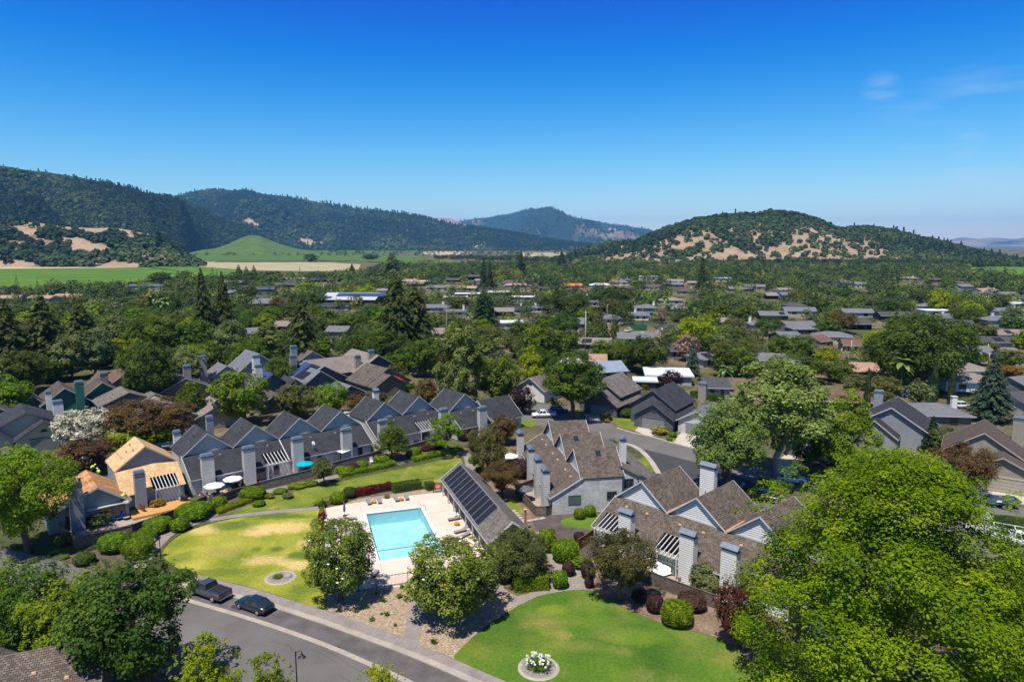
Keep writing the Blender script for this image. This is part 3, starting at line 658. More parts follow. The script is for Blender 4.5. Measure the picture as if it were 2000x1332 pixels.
# base sheet: mixed soil, dry grass and undergrowth tones
def base_mat():
    m, N, L, B = newmat('valley_floor')
    t = N.new('ShaderNodeTexCoord'); n = N.new('ShaderNodeTexNoise'); n.inputs['Scale'].default_value = .018; n.inputs['Detail'].default_value = 9; n.inputs['Roughness'].default_value = .68
    L.new(t.outputs['Object'], n.inputs['Vector'])
    r = ramp(N, [(.32, (.035, .05, .018)), (.46, (.07, .075, .03)), (.54, (.14, .11, .07)), (.66, (.25, .19, .12))]); L.new(n.outputs['Fac'], r.inputs[0])
    n2 = N.new('ShaderNodeTexNoise'); n2.inputs['Scale'].default_value = 1.3; n2.inputs['Detail'].default_value = 7; L.new(t.outputs['Object'], n2.inputs['Vector'])
    mr = N.new('ShaderNodeMapRange'); mr.inputs['From Min'].default_value = .3; mr.inputs['From Max'].default_value = .7; mr.inputs['To Min'].default_value = .6; mr.inputs['To Max'].default_value = 1.35; L.new(n2.outputs['Fac'], mr.inputs['Value'])
    mm = N.new('ShaderNodeVectorMath'); mm.operation = 'SCALE'; L.new(r.outputs[0], mm.inputs[0]); L.new(mr.outputs[0], mm.inputs['Scale'])
    L.new(mm.outputs[0], B.inputs['Base Color']); B.inputs['Roughness'].default_value = .95; B.inputs['Specular IOR Level'].default_value = .1
    return m
b = MB(); S = 24000
# pool hole is cut by building the sheet in pieces around the basin
PO = [G(714.5, 1004), G(820, 991.5), G(862, 1075), G(748, 1096)]
pu = (PO[1] - PO[0]).normalized(); PC0 = PO[0]; pl_ = Vector((pu.y, -pu.x, 0))
PWID, PLEN = 8.3, 16.2
def PL(u, v, z=0): p = PC0 + pu * u + pl_ * v; return Vector((p.x, p.y, z))
O = [Vector((-S, -2000, 0)), Vector((S, -2000, 0)), Vector((S, S, 0)), Vector((-S, S, 0))]
I = [PL(0, PLEN), PL(PWID, PLEN), PL(PWID, 0), PL(0, 0)]
for i in range(4):
    j = (i + 1) % 4; b.face([O[i], O[j], I[j], I[i]])
tag(b.build('ground', base_mat()), kind='structure')
# streets
SE = [(-420, 935), (0, 1068), (120, 1096), (370, 1172), (500, 1211), (640, 1261), (800, 1333), (960, 1420), (1250, 1560)]
plane_poly('street', SE + [(G(*p).x - 5.0, G(*p).y - 9.2, 0) for p in SE[::-1]], .004, M['asphalt'])
plane_poly('parking_lane', [(345, 1143), (430, 1158), (530, 1185), (625, 1216), (800, 1279), (930, 1334), (1080, 1420), (960, 1420), (800, 1333), (640, 1261), (500, 1211), (370, 1172), (340, 1163)], .008, M['asphalt_lane'])
strip('gutter', [(352, 1166), (370, 1172.5), (500, 1211.5), (640, 1261), (800, 1332), (900, 1385)], .62, .012, M['kerb'])
strip('kerb', [(352, 1143), (430, 1157), (480, 1170), (535, 1184), (625, 1213), (700, 1240), (800, 1277), (925, 1331), (1010, 1375)], .75, .0, M['kerb'], .12)
plane_poly('sidewalk', [(352, 1114), (380, 1123), (440, 1137), (500, 1151), (560, 1170), (625, 1190), (675, 1205), (777, 1242), (887, 1289), (992, 1334), (1080, 1375), (1010, 1374), (925, 1328), (800, 1274), (700, 1237), (625, 1210), (535, 1181), (480, 1167), (430, 1154), (352, 1140)], .0, M['walk'], thick=.1)
for k_, (pp, mm_) in enumerate((([(455, 1180), (472, 1185), (468, 1192), (450, 1186)], 'asphalt_new'),)): plane_poly('asphalt_patch', pp, .0095, M[mm_])
rc_ = random.Random(3)
for k_ in range(7):
    x, y = rc_.uniform(420, 760), rc_.uniform(1245, 1330); pts_ = [(x, y)]
    for j in range(6): x += rc_.uniform(6, 22); y += rc_.uniform(1, 11); pts_.append((x, y))
    strip('asphalt_crack', pts_, .035, .006, M['asphalt_new'])
# lawns
plane_poly('dry_lawn', smooth_pts([(318, 1086), (330, 1062), (362, 1040), (410, 1023), (470, 1010), (545, 999), (622, 993), (630, 1010), (630, 1040), (628, 1100), (640, 1150), (636, 1184), (622, 1187), (560, 1168), (500, 1149), (440, 1135), (385, 1123), (352, 1112)], 3), .016, M['lawn_dry'])
plane_poly('upper_lawn', smooth_pts([(452, 1004), (520, 974), (590, 956), (650, 944), (720, 928), (800, 912), (870, 897), (893, 893), (904, 903), (893, 925), (862, 944), (800, 950), (740, 956), (690, 962), (655, 972), (622, 984), (600, 990), (530, 997)], 3), .016, M['lawn_mid'])
plane_poly('green_lawn', smooth_pts([(888, 1288), (898, 1268), (930, 1240), (970, 1210), (1015, 1182), (1060, 1163), (1110, 1153), (1150, 1152), (1180, 1165), (1225, 1190), (1275, 1211), (1330, 1228), (1390, 1243), (1440, 1268), (1490, 1330), (1500, 1400), (1250, 1450), (1110, 1405), (985, 1333), (930, 1308)], 3), .02, M['lawn'])
# footpaths
strip('footpath', [(268, 1112), (290, 1082), (330, 1042), (375, 1022), (430, 999), (500, 967), (560, 951), (620, 939), (700, 920), (760, 908), (830, 893), (895, 884)], 1.7, .024, M['walk'])
strip('footpath', [(895, 884), (908, 886), (915, 896), (918, 910), (924, 924), (945, 950), (980, 990), (1010, 1020), (1032, 1045)], 1.6, .028, M['walk'])
strip('footpath', [(410, 1016), (450, 1009), (500, 1003), (560, 997.5), (622, 992)], 1.3, .032, M['walk'])
strip('garden_path', [(800, 1262), (806, 1235), (812, 1200), (822, 1165), (850, 1150), (920, 1155), (985, 1150)], 1.7, .024, M['walk'])
# gravel beds and beds of bark
def gravel_mat(name, cols, s=2.6):
    m, N, L, B = newmat(name); t = N.new('ShaderNodeTexCoord'); v = N.new('ShaderNodeTexVoronoi'); v.inputs['Scale'].default_value = s; v.inputs['Randomness'].default_value = 1
    L.new(t.outputs['Object'], v.inputs['Vector']); sp = N.new('ShaderNodeSeparateColor'); L.new(v.outputs['Color'], sp.inputs[0])
    r = ramp(N, [(i / (len(cols) - 1), c) for i, c in enumerate(cols)]); L.new(sp.outputs[0], r.inputs[0])
    k = N.new('ShaderNodeMapRange'); k.inputs['From Min'].default_value = 0.0; k.inputs['From Max'].default_value = .32; k.inputs['To Min'].default_value = 1.1; k.inputs['To Max'].default_value = .55; L.new(v.outputs['Distance'], k.inputs['Value'])
    mm = N.new('ShaderNodeVectorMath'); mm.operation = 'SCALE'; L.new(r.outputs[0], mm.inputs[0]); L.new(k.outputs[0], mm.inputs['Scale']); L.new(mm.outputs[0], B.inputs['Base Color'])
    B.inputs['Roughness'].default_value = .9; b_ = N.new('ShaderNodeBump'); b_.inputs['Distance'].default_value = .1; b_.inputs['Strength'].default_value = .8; b_.invert = True
    L.new(v.outputs['Distance'], b_.inputs['Height']); L.new(b_.outputs[0], B.inputs['Normal']); return m
M['cobbles'] = gravel_mat('river_cobbles', [(.36, .26, .17), (.6, .44, .3), (.5, .37, .25), (.74, .6, .45)], 4.6)
M['pebbles'] = gravel_mat('fine_gravel', [(.33, .28, .24), (.46, .4, .36), (.4, .35, .3), (.52, .47, .42)], 5)
M['bark_bed'] = gravel_mat('bark_chips', [(.1, .07, .05), (.2, .14, .1), (.15, .105, .08), (.24, .17, .12)], 4)
plane_poly('cobble_bed', [(628, 1188), (636, 1160), (700, 1152), (760, 1143), (805, 1136), (820, 1145), (812, 1200), (801, 1250), (777, 1241), (675, 1204)], .012, M['cobbles'], 'structure')
plane_poly('cobble_bed', [(806, 1253), (816, 1200), (826, 1160), (930, 1158), (985, 1150), (1010, 1165), (1035, 1166), (1000, 1190), (960, 1214), (920, 1246), (888, 1287)], .012, M['cobbles'], 'structure')
plane_poly('cobble_bed', [(655, 990), (700, 974), (780, 963), (850, 953), (866, 958), (862, 966), (800, 970), (720, 980), (668, 992)], .012, M['cobbles'], 'structure')
plane_poly('gravel_walk', smooth_pts([(985, 1166), (1030, 1160), (1075, 1135), (1075, 1100), (1050, 1060), (1030, 1045), (1060, 1040), (1100, 1080), (1120, 1110), (1150, 1120), (1150, 1148), (1100, 1154), (1050, 1164), (1010, 1182)], 3), .014, M['pebbles'])
plane_poly('planting_bed', smooth_pts([(250, 1112), (285, 1080), (330, 1036), (420, 1000), (500, 962), (640, 926), (760, 902), (890, 880), (870, 868), (760, 885), (640, 905), (500, 945), (400, 985), (300, 1030), (180, 1075), (120, 1085), (170, 1110)], 3), .008, M['bark_bed'])
plane_poly('planting_bed', smooth_pts([(1140, 1150), (1200, 1120), (1280, 1150), (1395, 1185), (1480, 1220), (1520, 1300), (1480, 1320), (1440, 1266), (1390, 1241), (1330, 1227), (1275, 1210), (1225, 1188), (1180, 1163)], 3), .010, M['soil'])
plane_poly('planting_bed', smooth_pts([(1060, 1010), (1100, 1000), (1190, 990), (1220, 1010), (1180, 1050), (1150, 1090), (1110, 1060), (1060, 1040), (1040, 1020)], 3), .006, M['mulch'])
plane_poly('planting_bed', smooth_pts([(915, 905), (1000, 880), (1020, 930), (1050, 1010), (1020, 1010), (960, 960), (930, 930)], 3), .006, M['soil'])
for p in ([(1176, 1090), (1225, 1117), (1280, 1136), (1332, 1155), (1396, 1180), (1430, 1170), (1340, 1110), (1240, 1060), (1190, 1060)], [(395, 972), (412, 988), (458, 970), (508, 955), (618, 928), (655, 915), (640, 880), (500, 920), (380, 960)],
          [(655, 915), (745, 888), (860, 864), (850, 845), (740, 865)], [(125, 1040), (155, 1068), (260, 1040), (345, 1010), (330, 985), (200, 1000)], [(1008, 966), (1046, 1006), (1088, 999), (1080, 975), (1050, 950)]): plane_poly('patio', p, .018, M['patio'])
# round beds with stone edging
def ring_bed(cx, cy_, rx, mats, nm):
    g = G(cx, cy_); b = MB(); n = 40
    for i in range(n):
        a0, a1 = 2 * math.pi * i / n, 2 * math.pi * (i + 1) / n
        for r0, r1, z0, z1 in ((rx, rx * .9, .02, .1), (rx * .9, rx * .82, .1, .06)):
            p = [g + Vector((math.cos(a) * r, math.sin(a) * r, z)) for a, r, z in ((a0, r0, z0), (a1, r0, z0), (a1, r1, z1), (a0, r1, z1))]
            b.face(p)
    tag(b.build('bed_edging', M['concrete']), 'pale concrete ring round the %s' % nm, 'edging')
    b = MB(); b.face([g + Vector((math.cos(2 * math.pi * i / n) * rx * .84, math.sin(2 * math.pi * i / n) * rx * .84, .06)) for i in range(n)])
    tag(b.build('round_bed', M['pebbles']), kind='structure'); return g
g1 = ring_bed(1052, 1304, 2.0, None, 'white-flowered bed on the bright green lawn')
g2 = ring_bed(548, 1128, 1.85, None, 'small grassy bed on the yellowed lawn')
def clump(g, seed, n, r, h, w, mat, label, name='grass_clump', cat='plant', group=None):
    V, Q, T = tuft(seed, n, r, h, w); o = put(name, npmesh(name, V, Q, LM[mat], {'tone': T})); o.location = (g.x, g.y, .04); return tag(o, label, cat, group)
c = clump(g1, 5, 420, 1.35, 1.05, .035, 'green', 'large clump of strap leaves under white flower heads in the round bed', 'flowering_clump')
b = MB(); rg = random.Random(4)
for i in range(34):
    a, r = rg.uniform(0, 6.28), rg.uniform(.1, 1.35); x, y, z = math.cos(a) * r, math.sin(a) * r, rg.uniform(1.0, 1.35) - r * .3
    b.bar((x * .7, y * .7, .3), (x, y, z), .015)
    for k in range(6): b.box(x + rg.uniform(-.06, .06), y + rg.uniform(-.06, .06), z - .05, .12, .12, .12, rg.uniform(0, 1.5), .6)
b.build('flower_heads', M['flower_white'], c)
clump(g2 + Vector((-.35, 0, 0)), 6, 260, .75, .5, .03, 'bright', 'fresh green grass tuft in the small ring bed', 'grass_tuft')
def rock(g, s, label, group=None):
    import bmesh
    b = bmesh.new(); bmesh.ops.create_icosphere(b, subdivisions=3, radius=.5); rg = np.random.default_rng(int(abs(g.x * 100)))
    k = rg.uniform(-1, 1, (3, 3)) * 3
    for v in b.verts: v.co *= 1 + .16 * math.sin(v.co.dot(Vector(k[0]))) + .1 * math.sin(2.2 * v.co.dot(Vector(k[1])) + 1); v.co.z = max(v.co.z, -.3)
    me = bpy.data.meshes.new('boulder'); b.to_mesh(me); b.free(); me.materials.append(M['rock']); o = put('boulder', me)
    o.location = (g.x, g.y, s * .18); o.scale = (s, s * .8, s * .65); return tag(o, label, 'rock', group)
rock(g2 + Vector((.8, .25, 0)), .95, 'dark boulder beside the grass tuft in the small ring bed')
rock(g1 + Vector((-1.35, .75, 0)), .7, 'grey boulder at the back edge of the white-flowered bed')
rock(G(370, 1026), 1.0, 'grey boulder beside the footpath under the clipped bushes')
# spiky plants in the cobbles
sp = [(696, 1195), (718, 1187), (749, 1175), (780, 1167), (785, 1148), (755, 1202), (726, 1212), (772, 1222), (847, 1256), (745, 1200), (662, 1193), (735, 1160)]
PLN = ['left of the cobble bed below the first magnolia', 'second along the cobbles from the magnolia shade', 'middle of the cobble bed', 'tallest, near the pool fence', 'at the top of the cobbles by the iron fence',
       'lower middle of the cobbles', 'lowest near the sidewalk', 'dark rosette beside the concrete walk', 'alone in the cobbles right of the walk', 'dry brownish one mid bed', 'at the edge of the dry lawn', 'in the magnolia shade by the fence']
V, Q, T = tuft(11, 46, .42, .5, .03); me = npmesh('agave', V, Q, LM['sage'], {'tone': T})
for i, p in enumerate(sp):
    o = put('spiky_plant', me, None, LM['green'] if i % 3 else LM['sage']); o.location = G(*p) + Vector((0, 0, .012)); o.rotation_euler = (0, 0, i); s = (1.1, .9, 1.2, 1.5, 1.1, 1.2, 1.2, .8, 1.3, .7, .9, .8)[i]; o.scale = (s, s, s)
    tag(o, 'spiky green rosette plant ' + PLN[i], 'plant', 'spiky plants in the cobble bed')
# ---------------------------------------------------------------- pool and deck
DK = [(632, 993), (658, 988), (720, 978), (790, 969), (872, 960), (905, 1005), (940, 1055), (957, 1085), (972, 1118), (930, 1150), (820, 1142), (735, 1150), (700, 1152), (640, 1152)]
DKg = [G(*p) for p in DK]
import bmesh
bm = bmesh.new(); ov = [bm.verts.new((p.x, p.y, .03)) for p in DKg]
cw = .45
iv = [bm.verts.new(PL(*q, .03)) for q in ((-cw, PLEN + cw), (PWID + cw, PLEN + cw), (PWID + cw, -cw), (-cw, -cw))]
oe = [bm.edges.new((ov[i], ov[(i + 1) % len(ov)])) for i in range(len(ov))]; ie = [bm.edges.new((iv[i], iv[(i + 1) % 4])) for i in range(4)]
bmesh.ops.triangle_fill(bm, use_beauty=True, edges=oe + ie)
for f in bm.faces:
    f.normal_update()
    if f.normal.z < 0: f.normal_flip()
me = bpy.data.meshes.new('pool_deck'); bm.to_mesh(me); bm.free(); me.materials.append(M['deck']); tag(put('pool_deck', me), kind='structure')
pool = thing('swimming_pool', 'rectangular swimming pool of bright turquoise water with white coping', 'swimming pool', PC0, math.atan2(pu.y, pu.x))
# pool parts in local coordinates: x along the short side, -y along the long side
wp, wpN, wpL, wpB = newmat('pool_plaster')
t_ = wpN.new('ShaderNodeTexCoord'); n_ = wpN.new('ShaderNodeTexNoise'); n_.inputs['Scale'].default_value = .5; wpL.new(t_.outputs['Object'], n_.inputs['Vector'])
r_ = ramp(wpN, [(.3, (.4, .66, .72)), (.7, (.5, .73, .78))]); wpL.new(n_.outputs['Fac'], r_.inputs[0]); wpL.new(r_.outputs[0], wpB.inputs['Base Color']); wpB.inputs['Roughness'].default_value = .8
b = MB(); W_, L_ = PWID, PLEN
d0, d1 = -1.9, -1.0     # deep end far, shallow end near
b.face([(0, -L_, d1), (W_, -L_, d1), (W_, -L_ * .68, d1), (0, -L_ * .68, d1)]); b.face([(0, -L_ * .68, d1), (W_, -L_ * .68, d1), (W_, 0, d0), (0, 0, d0)])
for p, q in (((0, 0), (0, -L_)), ((0, -L_), (W_, -L_)), ((W_, -L_), (W_, 0)), ((W_, 0), (0, 0))): b.face([(*p, -2), (*q, -2), (*q, .028), (*p, .028)])
b.build('pool_basin', wp, pool)
b = MB(); b.box(W_ / 2, -L_ * .68, d1 + .01, W_, .13, .02); b.build('depth_line', M['trim_dark'], pool)
for i in range(8): b = MB(); b.box(W_ / 2 + (i % 4 - 1.5) * .45, -L_ * .38 - (i // 4) * .5, d0 + .33, .16, .16, .04); b.build('floor_drain', M['trim_dark'], pool)
wm, N, L, B = newmat('pool_water'); B.inputs['Base Color'].default_value = (.72, .95, 1, 1); B.inputs['Roughness'].default_value = .02; B.inputs['IOR'].default_value = 1.2
B.inputs['Transmission Weight'].default_value = 1.0
wm.use_nodes = True
tr = N.new('ShaderNodeBsdfTransparent'); tr.inputs[0].default_value = (.8, .94, .96, 1); gl = N.new('ShaderNodeBsdfGlossy'); gl.inputs['Roughness'].default_value = .05
fr = N.new('ShaderNodeFresnel'); fr.inputs[0].default_value = 1.33; mxs = N.new('ShaderNodeMixShader')
nn = N.new('ShaderNodeTexNoise'); nn.inputs['Scale'].default_value = 3; nn.inputs['Detail'].default_value = 3; bb = N.new('ShaderNodeBump'); bb.inputs['Strength'].default_value = .3; bb.inputs['Distance'].default_value = .05
L.new(nn.outputs['Fac'], bb.inputs['Height']); L.new(bb.outputs[0], gl.inputs['Normal']); L.new(bb.outputs[0], fr.inputs['Normal'])
L.new(fr.outputs[0], mxs.inputs[0]); L.new(tr.outputs[0], mxs.inputs[1]); L.new(gl.outputs[0], mxs.inputs[2]); L.new(mxs.outputs[0], N['Material Output'].inputs[0])
b = MB(); b.face([(0, -L_, -.12), (W_, -L_, -.12), (W_, 0, -.12), (0, 0, -.12)]); b.build('water_surface', wm, pool)
b = MB()
b.box(-.22, -L_ / 2, .01, .46, L_ + .92, .06); b.box(W_ + .22, -L_ / 2, .01, .46, L_ + .92, .06); b.box(W_ / 2, .22, .012, W_ + .004, .46, .06); b.box(W_ / 2, -L_ - .22, .012, W_ + .004, .46, .06)
b.build('coping', M['coping'], pool)
b = MB()
b.box(.02, -L_ / 2, -.12, .03, L_, .07); b.box(W_ / 2, -.02, -.12, W_, .03, .07); b.box(W_ - .02, -L_ / 2, -.12, .03, L_, .07)
b.build('tile_band', M['trim_dark'], pool)
b = MB()
for dy in (0, .5):
    b.tube([(W_ - .5, -.9 - dy, -.8), (W_ - .45, -.9 - dy, .5), (W_ - .1, -.9 - dy, .85), (W_ + .5, -.9 - dy, .7), (W_ + .55, -.9 - dy, .05)], .035, 6)
for z in (-.6, -.35): b.bar((W_ - .48, -.9, z), (W_ - .48, -1.4, z), .05)
b.build('pool_ladder', M['alu'], pool)
# saw-cut joints in the deck
b = MB()
for v0 in (2.5, 7.2, 11.8): 
    for u0, u1 in ((-5.2, -.5), (PWID + .5, PWID + 5.5)): b.bar(PL(u0, v0, .033), PL(u1, v0, .033), .05, .004)
for u0 in (.0, 4.2, 8.4): b.bar(PL(u0 - (.5 if u0 == 0 else 0), -.5, .033), PL(u0 - (.5 if u0 == 0 else 0), -3.2, .033), .05, .004); b.bar(PL(u0, PLEN + .5, .033), PL(u0, PLEN + 2.6, .033), .05, .004)
tag(b.build('deck_joints', M['walk']), kind='structure')
# ---------------------------------------------------------------- cul-de-sac side roads on the right
plane_poly('side_road', smooth_pts([(1000, 797), (1040, 789), (1100, 793), (1160, 808), (1212, 839), (1275, 852), (1357, 875), (1440, 902), (1560, 930), (1700, 955), (1850, 975), (2040, 995), (2060, 1012), (1900, 1000), (1750, 985), (1600, 965), (1500, 945), (1420, 950), (1400, 975), (1340, 1000), (1260, 1000), (1250, 930), (1282, 915), (1262, 893), (1232, 872), (1205, 862), (1150, 855), (1080, 835), (1000, 822)], 3), .004, M['asphalt'])
plane_poly('new_asphalt', [(1241, 878), (1262, 878), (1320, 893), (1388, 910), (1470, 940), (1420, 1000), (1330, 1010), (1262, 1000), (1250, 935), (1282, 918), (1270, 895)], .008, M['asphalt_new'])
plane_poly('service_court', [(1440, 960), (1500, 960), (1560, 985), (1640, 1010), (1900, 1010), (2040, 1030), (2080, 1080), (1700, 1100), (1560, 1040), (1460, 1010)], .006, M['asphalt'])
for p in ([(1139, 808), (1172, 807), (1184, 818), (1170, 826), (1150, 822)], [(1240, 841), (1250, 828), (1262, 822), (1300, 832), (1292, 846), (1271, 852), (1256, 848)], [(1312, 862), (1334, 842), (1368, 850), (1380, 872), (1352, 876)],
          [(1515, 905), (1535, 886), (1582, 893), (1570, 918), (1540, 922)], [(1925, 962), (1945, 944), (2000, 954), (2030, 985), (1985, 985)], [(1985, 1012), (2060, 1020), (2040, 1035), (1930, 1030), (1925, 1020)]):
    plane_poly('driveway', p, .012, M['drive'])
plane_poly('front_lawn', [(1195, 812), (1237, 819), (1246, 836), (1237, 841), (1206, 832)], .014, M['lawn_mid'])
plane_poly('front_lawn', [(1104, 799), (1142, 802), (1128, 813), (1104, 808)], .014, M['lawn_mid'])
plane_poly('front_lawn', [(1010, 818), (1050, 822), (1040, 834), (1008, 830)], .014, M['grass_far'])
plane_poly('front_lawn', [(1302, 856), (1326, 848), (1318, 862), (1308, 863)], .014, M['lawn_mid'])
plane_poly('front_lawn', [(1245, 895), (1262, 893), (1277, 918), (1265, 935), (1250, 930)], .012, M['lawn_mid'])
strip('kerb', [(1218, 866), (1238, 872), (1256, 884), (1272, 902), (1286, 925)], 1.0, 0, M['concrete'], .1)
strip('kerb', [(1205, 836), (1235, 845), (1272, 853), (1310, 864), (1357, 877), (1400, 891)], .5, 0, M['concrete'], .1)
plane_poly('side_lawn', smooth_pts([(985, 985), (1005, 976), (1020, 995), (1012, 1006), (998, 1003)], 3), .012, M['lawn_mid'])
plane_poly('shrub_lawn', smooth_pts([(1098, 1015), (1125, 1007), (1160, 1002), (1180, 1012), (1172, 1035), (1140, 1032), (1100, 1026)], 3), .012, M['lawn'])
for i in range(9):
    p = G(1002 + i * 4.2, 998 + i * 4.6) if i < 5 else G(1023 + (i - 5) * 12, 1019 - (i - 5) * 2.2)
    b = MB(); b.box(p.x, p.y, .0, .9, .6, .07, .5); tag(b.build('stepping_stone', M['concrete']), 'pale square stepping stone by the end house corner, %s in the line' % ('first', 'second', 'third', 'fourth', 'fifth', 'sixth', 'seventh', 'eighth', 'ninth')[i], 'paving stone', 'stepping stones by the end house')
# ---------------------------------------------------------------- buildings
def block(x0, x1, y0, y1, e, r, ax='y', rp=.5, oh=.35, og=.4, th=.16, e1=None, z0=0.0, grp=0, ohs=None):
    return dict(x0=x0, x1=x1, y0=y0, y1=y1, e=e, r=r, ax=ax, rp=rp, oh=oh, og=og, th=th, e1=e if e1 is None else e1, z0=z0, grp=grp, ohs=ohs)
def sect(B):
    "cross-section across the ridge: (position, height) for eave, ridge, eave"
    a, b = (B['x0'], B['x1']) if B['ax'] == 'y' else (B['y0'], B['y1'])
    m = a + (b - a) * B['rp']; return a, m, b
def XY(B, s, t): return (s, t) if B['ax'] == 'y' else (t, s)
def add_walls(b, B):
    a, m, c = sect(B); t0, t1 = (B['y0'], B['y1']) if B['ax'] == 'y' else (B['x0'], B['x1'])
    e, r, e1, z0 = B['e'], B['r'], B['e1'], B['z0']; k = .02
    pr = [(a, z0), (c, z0), (c, e1 - k), (m, r - k), (a, e - k)]
    if m >= c - 1e-4: pr = [(a, z0), (c, z0), (c, r - k), (a, e - k)]
    if m <= a + 1e-4: pr = [(a, z0), (c, z0), (c, e1 - k), (a, r - k)]
    def P(s, z, t): x, y = XY(B, s, t); return (x, y, z)
    def uv(f, fl): return [((p[0] if fl else p[1]), p[2]) for p in f]
    f0 = [P(s, z, t0) for s, z in pr]; f1 = [P(s, z, t1) for s, z in pr]
    fx = B['ax'] == 'y'
    if not fx: f0, f1 = f1, f0
    b.face(f0, uv(f0, fx)); g = f1[::-1]; b.face(g, uv(g, fx))
    n = len(pr)
    for i in range(n):
        j = (i + 1) % n
        if i == 0: continue
        q = [f0[j], f0[i], f1[i], f1[j]]
        q = q[::-1] if True else q
        if abs(pr[i][0] - pr[j][0]) < 1e-4: b.face(q, [((p[1] if fx else p[0]), p[2]) for p in q])
def slopes(B):
    "the roof planes as corner quads, eave-left eave-right ridge-right ridge-left"
    a, m, c = sect(B); t0, t1 = (B['y0'], B['y1']) if B['ax'] == 'y' else (B['x0'], B['x1'])
    e, r, e1, oh, og = B['e'], B['r'], B['e1'], B['oh'], B['og']; out = []
    u0, u1 = t0 - og, t1 + og
    if B['ohs']: u0, u1 = t0 - B['ohs'][0], t1 + B['ohs'][1]
    z = lambda p, q, o: p - (q - p) * 0
    def P(s, zz, t): x, y = XY(B, s, t); return (x, y, zz)
    T = B['th'] * .9
    if m > a + 1e-4:
        k = (r - e) / (m - a); out.append([P(a - oh, e - k * oh + T, u0), P(a - oh, e - k * oh + T, u1), P(m, r + T, u1), P(m, r + T, u0)])
    if m < c - 1e-4:
        k = (r - e1) / (c - m); out.append([P(c + oh, e1 - k * oh + T, u1), P(c + oh, e1 - k * oh + T, u0), P(m, r + T, u0), P(m, r + T, u1)])
    return out
def add_roof(b, B, hip=0.0):
    for q in slopes(B): b.slab(q, B['th'])
def add_rakes(b, B, w=.18, both=True, eave=True):
    a, m, c = sect(B)
    for q in slopes(B):
        q = [Vector(p) for p in q]; up = (q[3] - q[0]).normalized(); n = (q[1] - q[0]).cross(q[3] - q[0]).normalized(); n = n if n.z > 0 else -n
        al = (q[1] - q[0]).normalized(); dn = -n * w
        for s, i, j in ((-1, 0, 3), (1, 1, 2)):
            off = al * s * .035; p0, p1 = q[i] + off + n * .03, q[j] + off + n * .03
            b.hexa([p0 + dn - al * .03, p0 + dn + al * .03, p1 + dn + al * .03, p1 + dn - al * .03], [p0 - al * .03, p0 + al * .03, p1 + al * .03, p1 - al * .03])
        if eave:
            p0, p1 = q[0] - up * .045, q[1] - up * .045
            b.bar(p0 - n * .08, p1 - n * .08, .07, .17)
def window(parent, x, y, z, w, h, face, glass='glass', frame='trim', mull=1, name='window'):
    "face: direction the window looks, angle in the house frame; z its foot"
    o = bpy.data.objects.new(name, None)
    c, s = math.cos(face), math.sin(face); n = Vector((c, s, 0)); t = Vector((-s, c, 0)); p = Vector((x, y, z)) + n * .03
    b = MB()
    for zz in (0, h): b.bar(p - t * (w / 2 + .05) + Vector((0, 0, zz)), p + t * (w / 2 + .05) + Vector((0, 0, zz)), .08, .09)
    for k in range(mull + 2):
        u = -w / 2 + w * k / (mull + 1); b.bar(p + t * u, p + t * u + Vector((0, 0, h)), .07 if k in (0, mull + 1) else .05, .07)
    f = b.build(name, M[frame], parent); b = MB(); q = p - n * .01
    b.face([q - t * w / 2, q + t * w / 2, q + t * w / 2 + Vector((0, 0, h)), q - t * w / 2 + Vector((0, 0, h))]); b.build('pane', M[glass], f); return f
def lunette(parent, x, y, z, r, face, frame='trim_dark'):
    c, s = math.cos(face), math.sin(face); n = Vector((c, s, 0)); t = Vector((-s, c, 0)); p = Vector((x, y, z)) + n * .03; b = MB()
    pt = [p + t * math.cos(a) * r + Vector((0, 0, math.sin(a) * r)) for a in np.linspace(0, math.pi, 9)]
    for i in range(8): b.bar(pt[i], pt[i + 1], .08)
    b.bar(pt[0], pt[-1], .08); b.bar(p, pt[4], .05)
    f = b.build('window', M[frame], parent); b = MB(); b.face([q - n * .01 for q in pt]); b.build('pane', M['glass'], f)
def chimney(parent, x, y, h, mat, w=1.15, d=.85, z0=0.0, cap='metal_cap', gable=False, rz=0.0):
    b = MB(); b.box(x, y, z0, w, d, h - z0, rz); c = b.build('chimney', M[mat] if isinstance(mat, str) else mat, parent)
    b = MB(); b.box(x, y, h + .004, w + .1, d + .1, .09, rz)
    b.box(x, y, h + .094, w * .82, d * .8, .3, rz)
    if gable:
        b.hexa([(x - w * .58, y - d * .62, h + .42), (x + w * .58, y - d * .62, h + .42), (x + w * .58, y + d * .62, h + .42), (x - w * .58, y + d * .62, h + .42)],
               [(x - w * .55, y - .03, h + .86), (x + w * .55, y - .03, h + .86), (x + w * .55, y + .03, h + .86), (x - w * .55, y + .03, h + .86)])
    else: b.box(x, y, h + .4, w * 1.06, d * 1.04, .34, rz, .82)
    b.build('chimney_cap', M[cap], c); return c
def vents(parent, pts, mat='vent', name='roof_vent', pipe=False):
    for x, y, z in pts:
        b = MB()
        if pipe: b.cyl(x, y, z - .1, .07, .5, 8)
        else: b.box(x, y, z, .42, .3, .16, 0, .7)
        b.build(name, M[mat], parent)
def roof_z(B, x, y):
    a, m, c = sect(B); s = x if B['ax'] == 'y' else y; T = B['th'] * .9
    return (B['e'] + (B['r'] - B['e']) * (s - a) / (m - a) if s <= m else B['e1'] + (B['r'] - B['e1']) * (c - s) / (c - m)) + T
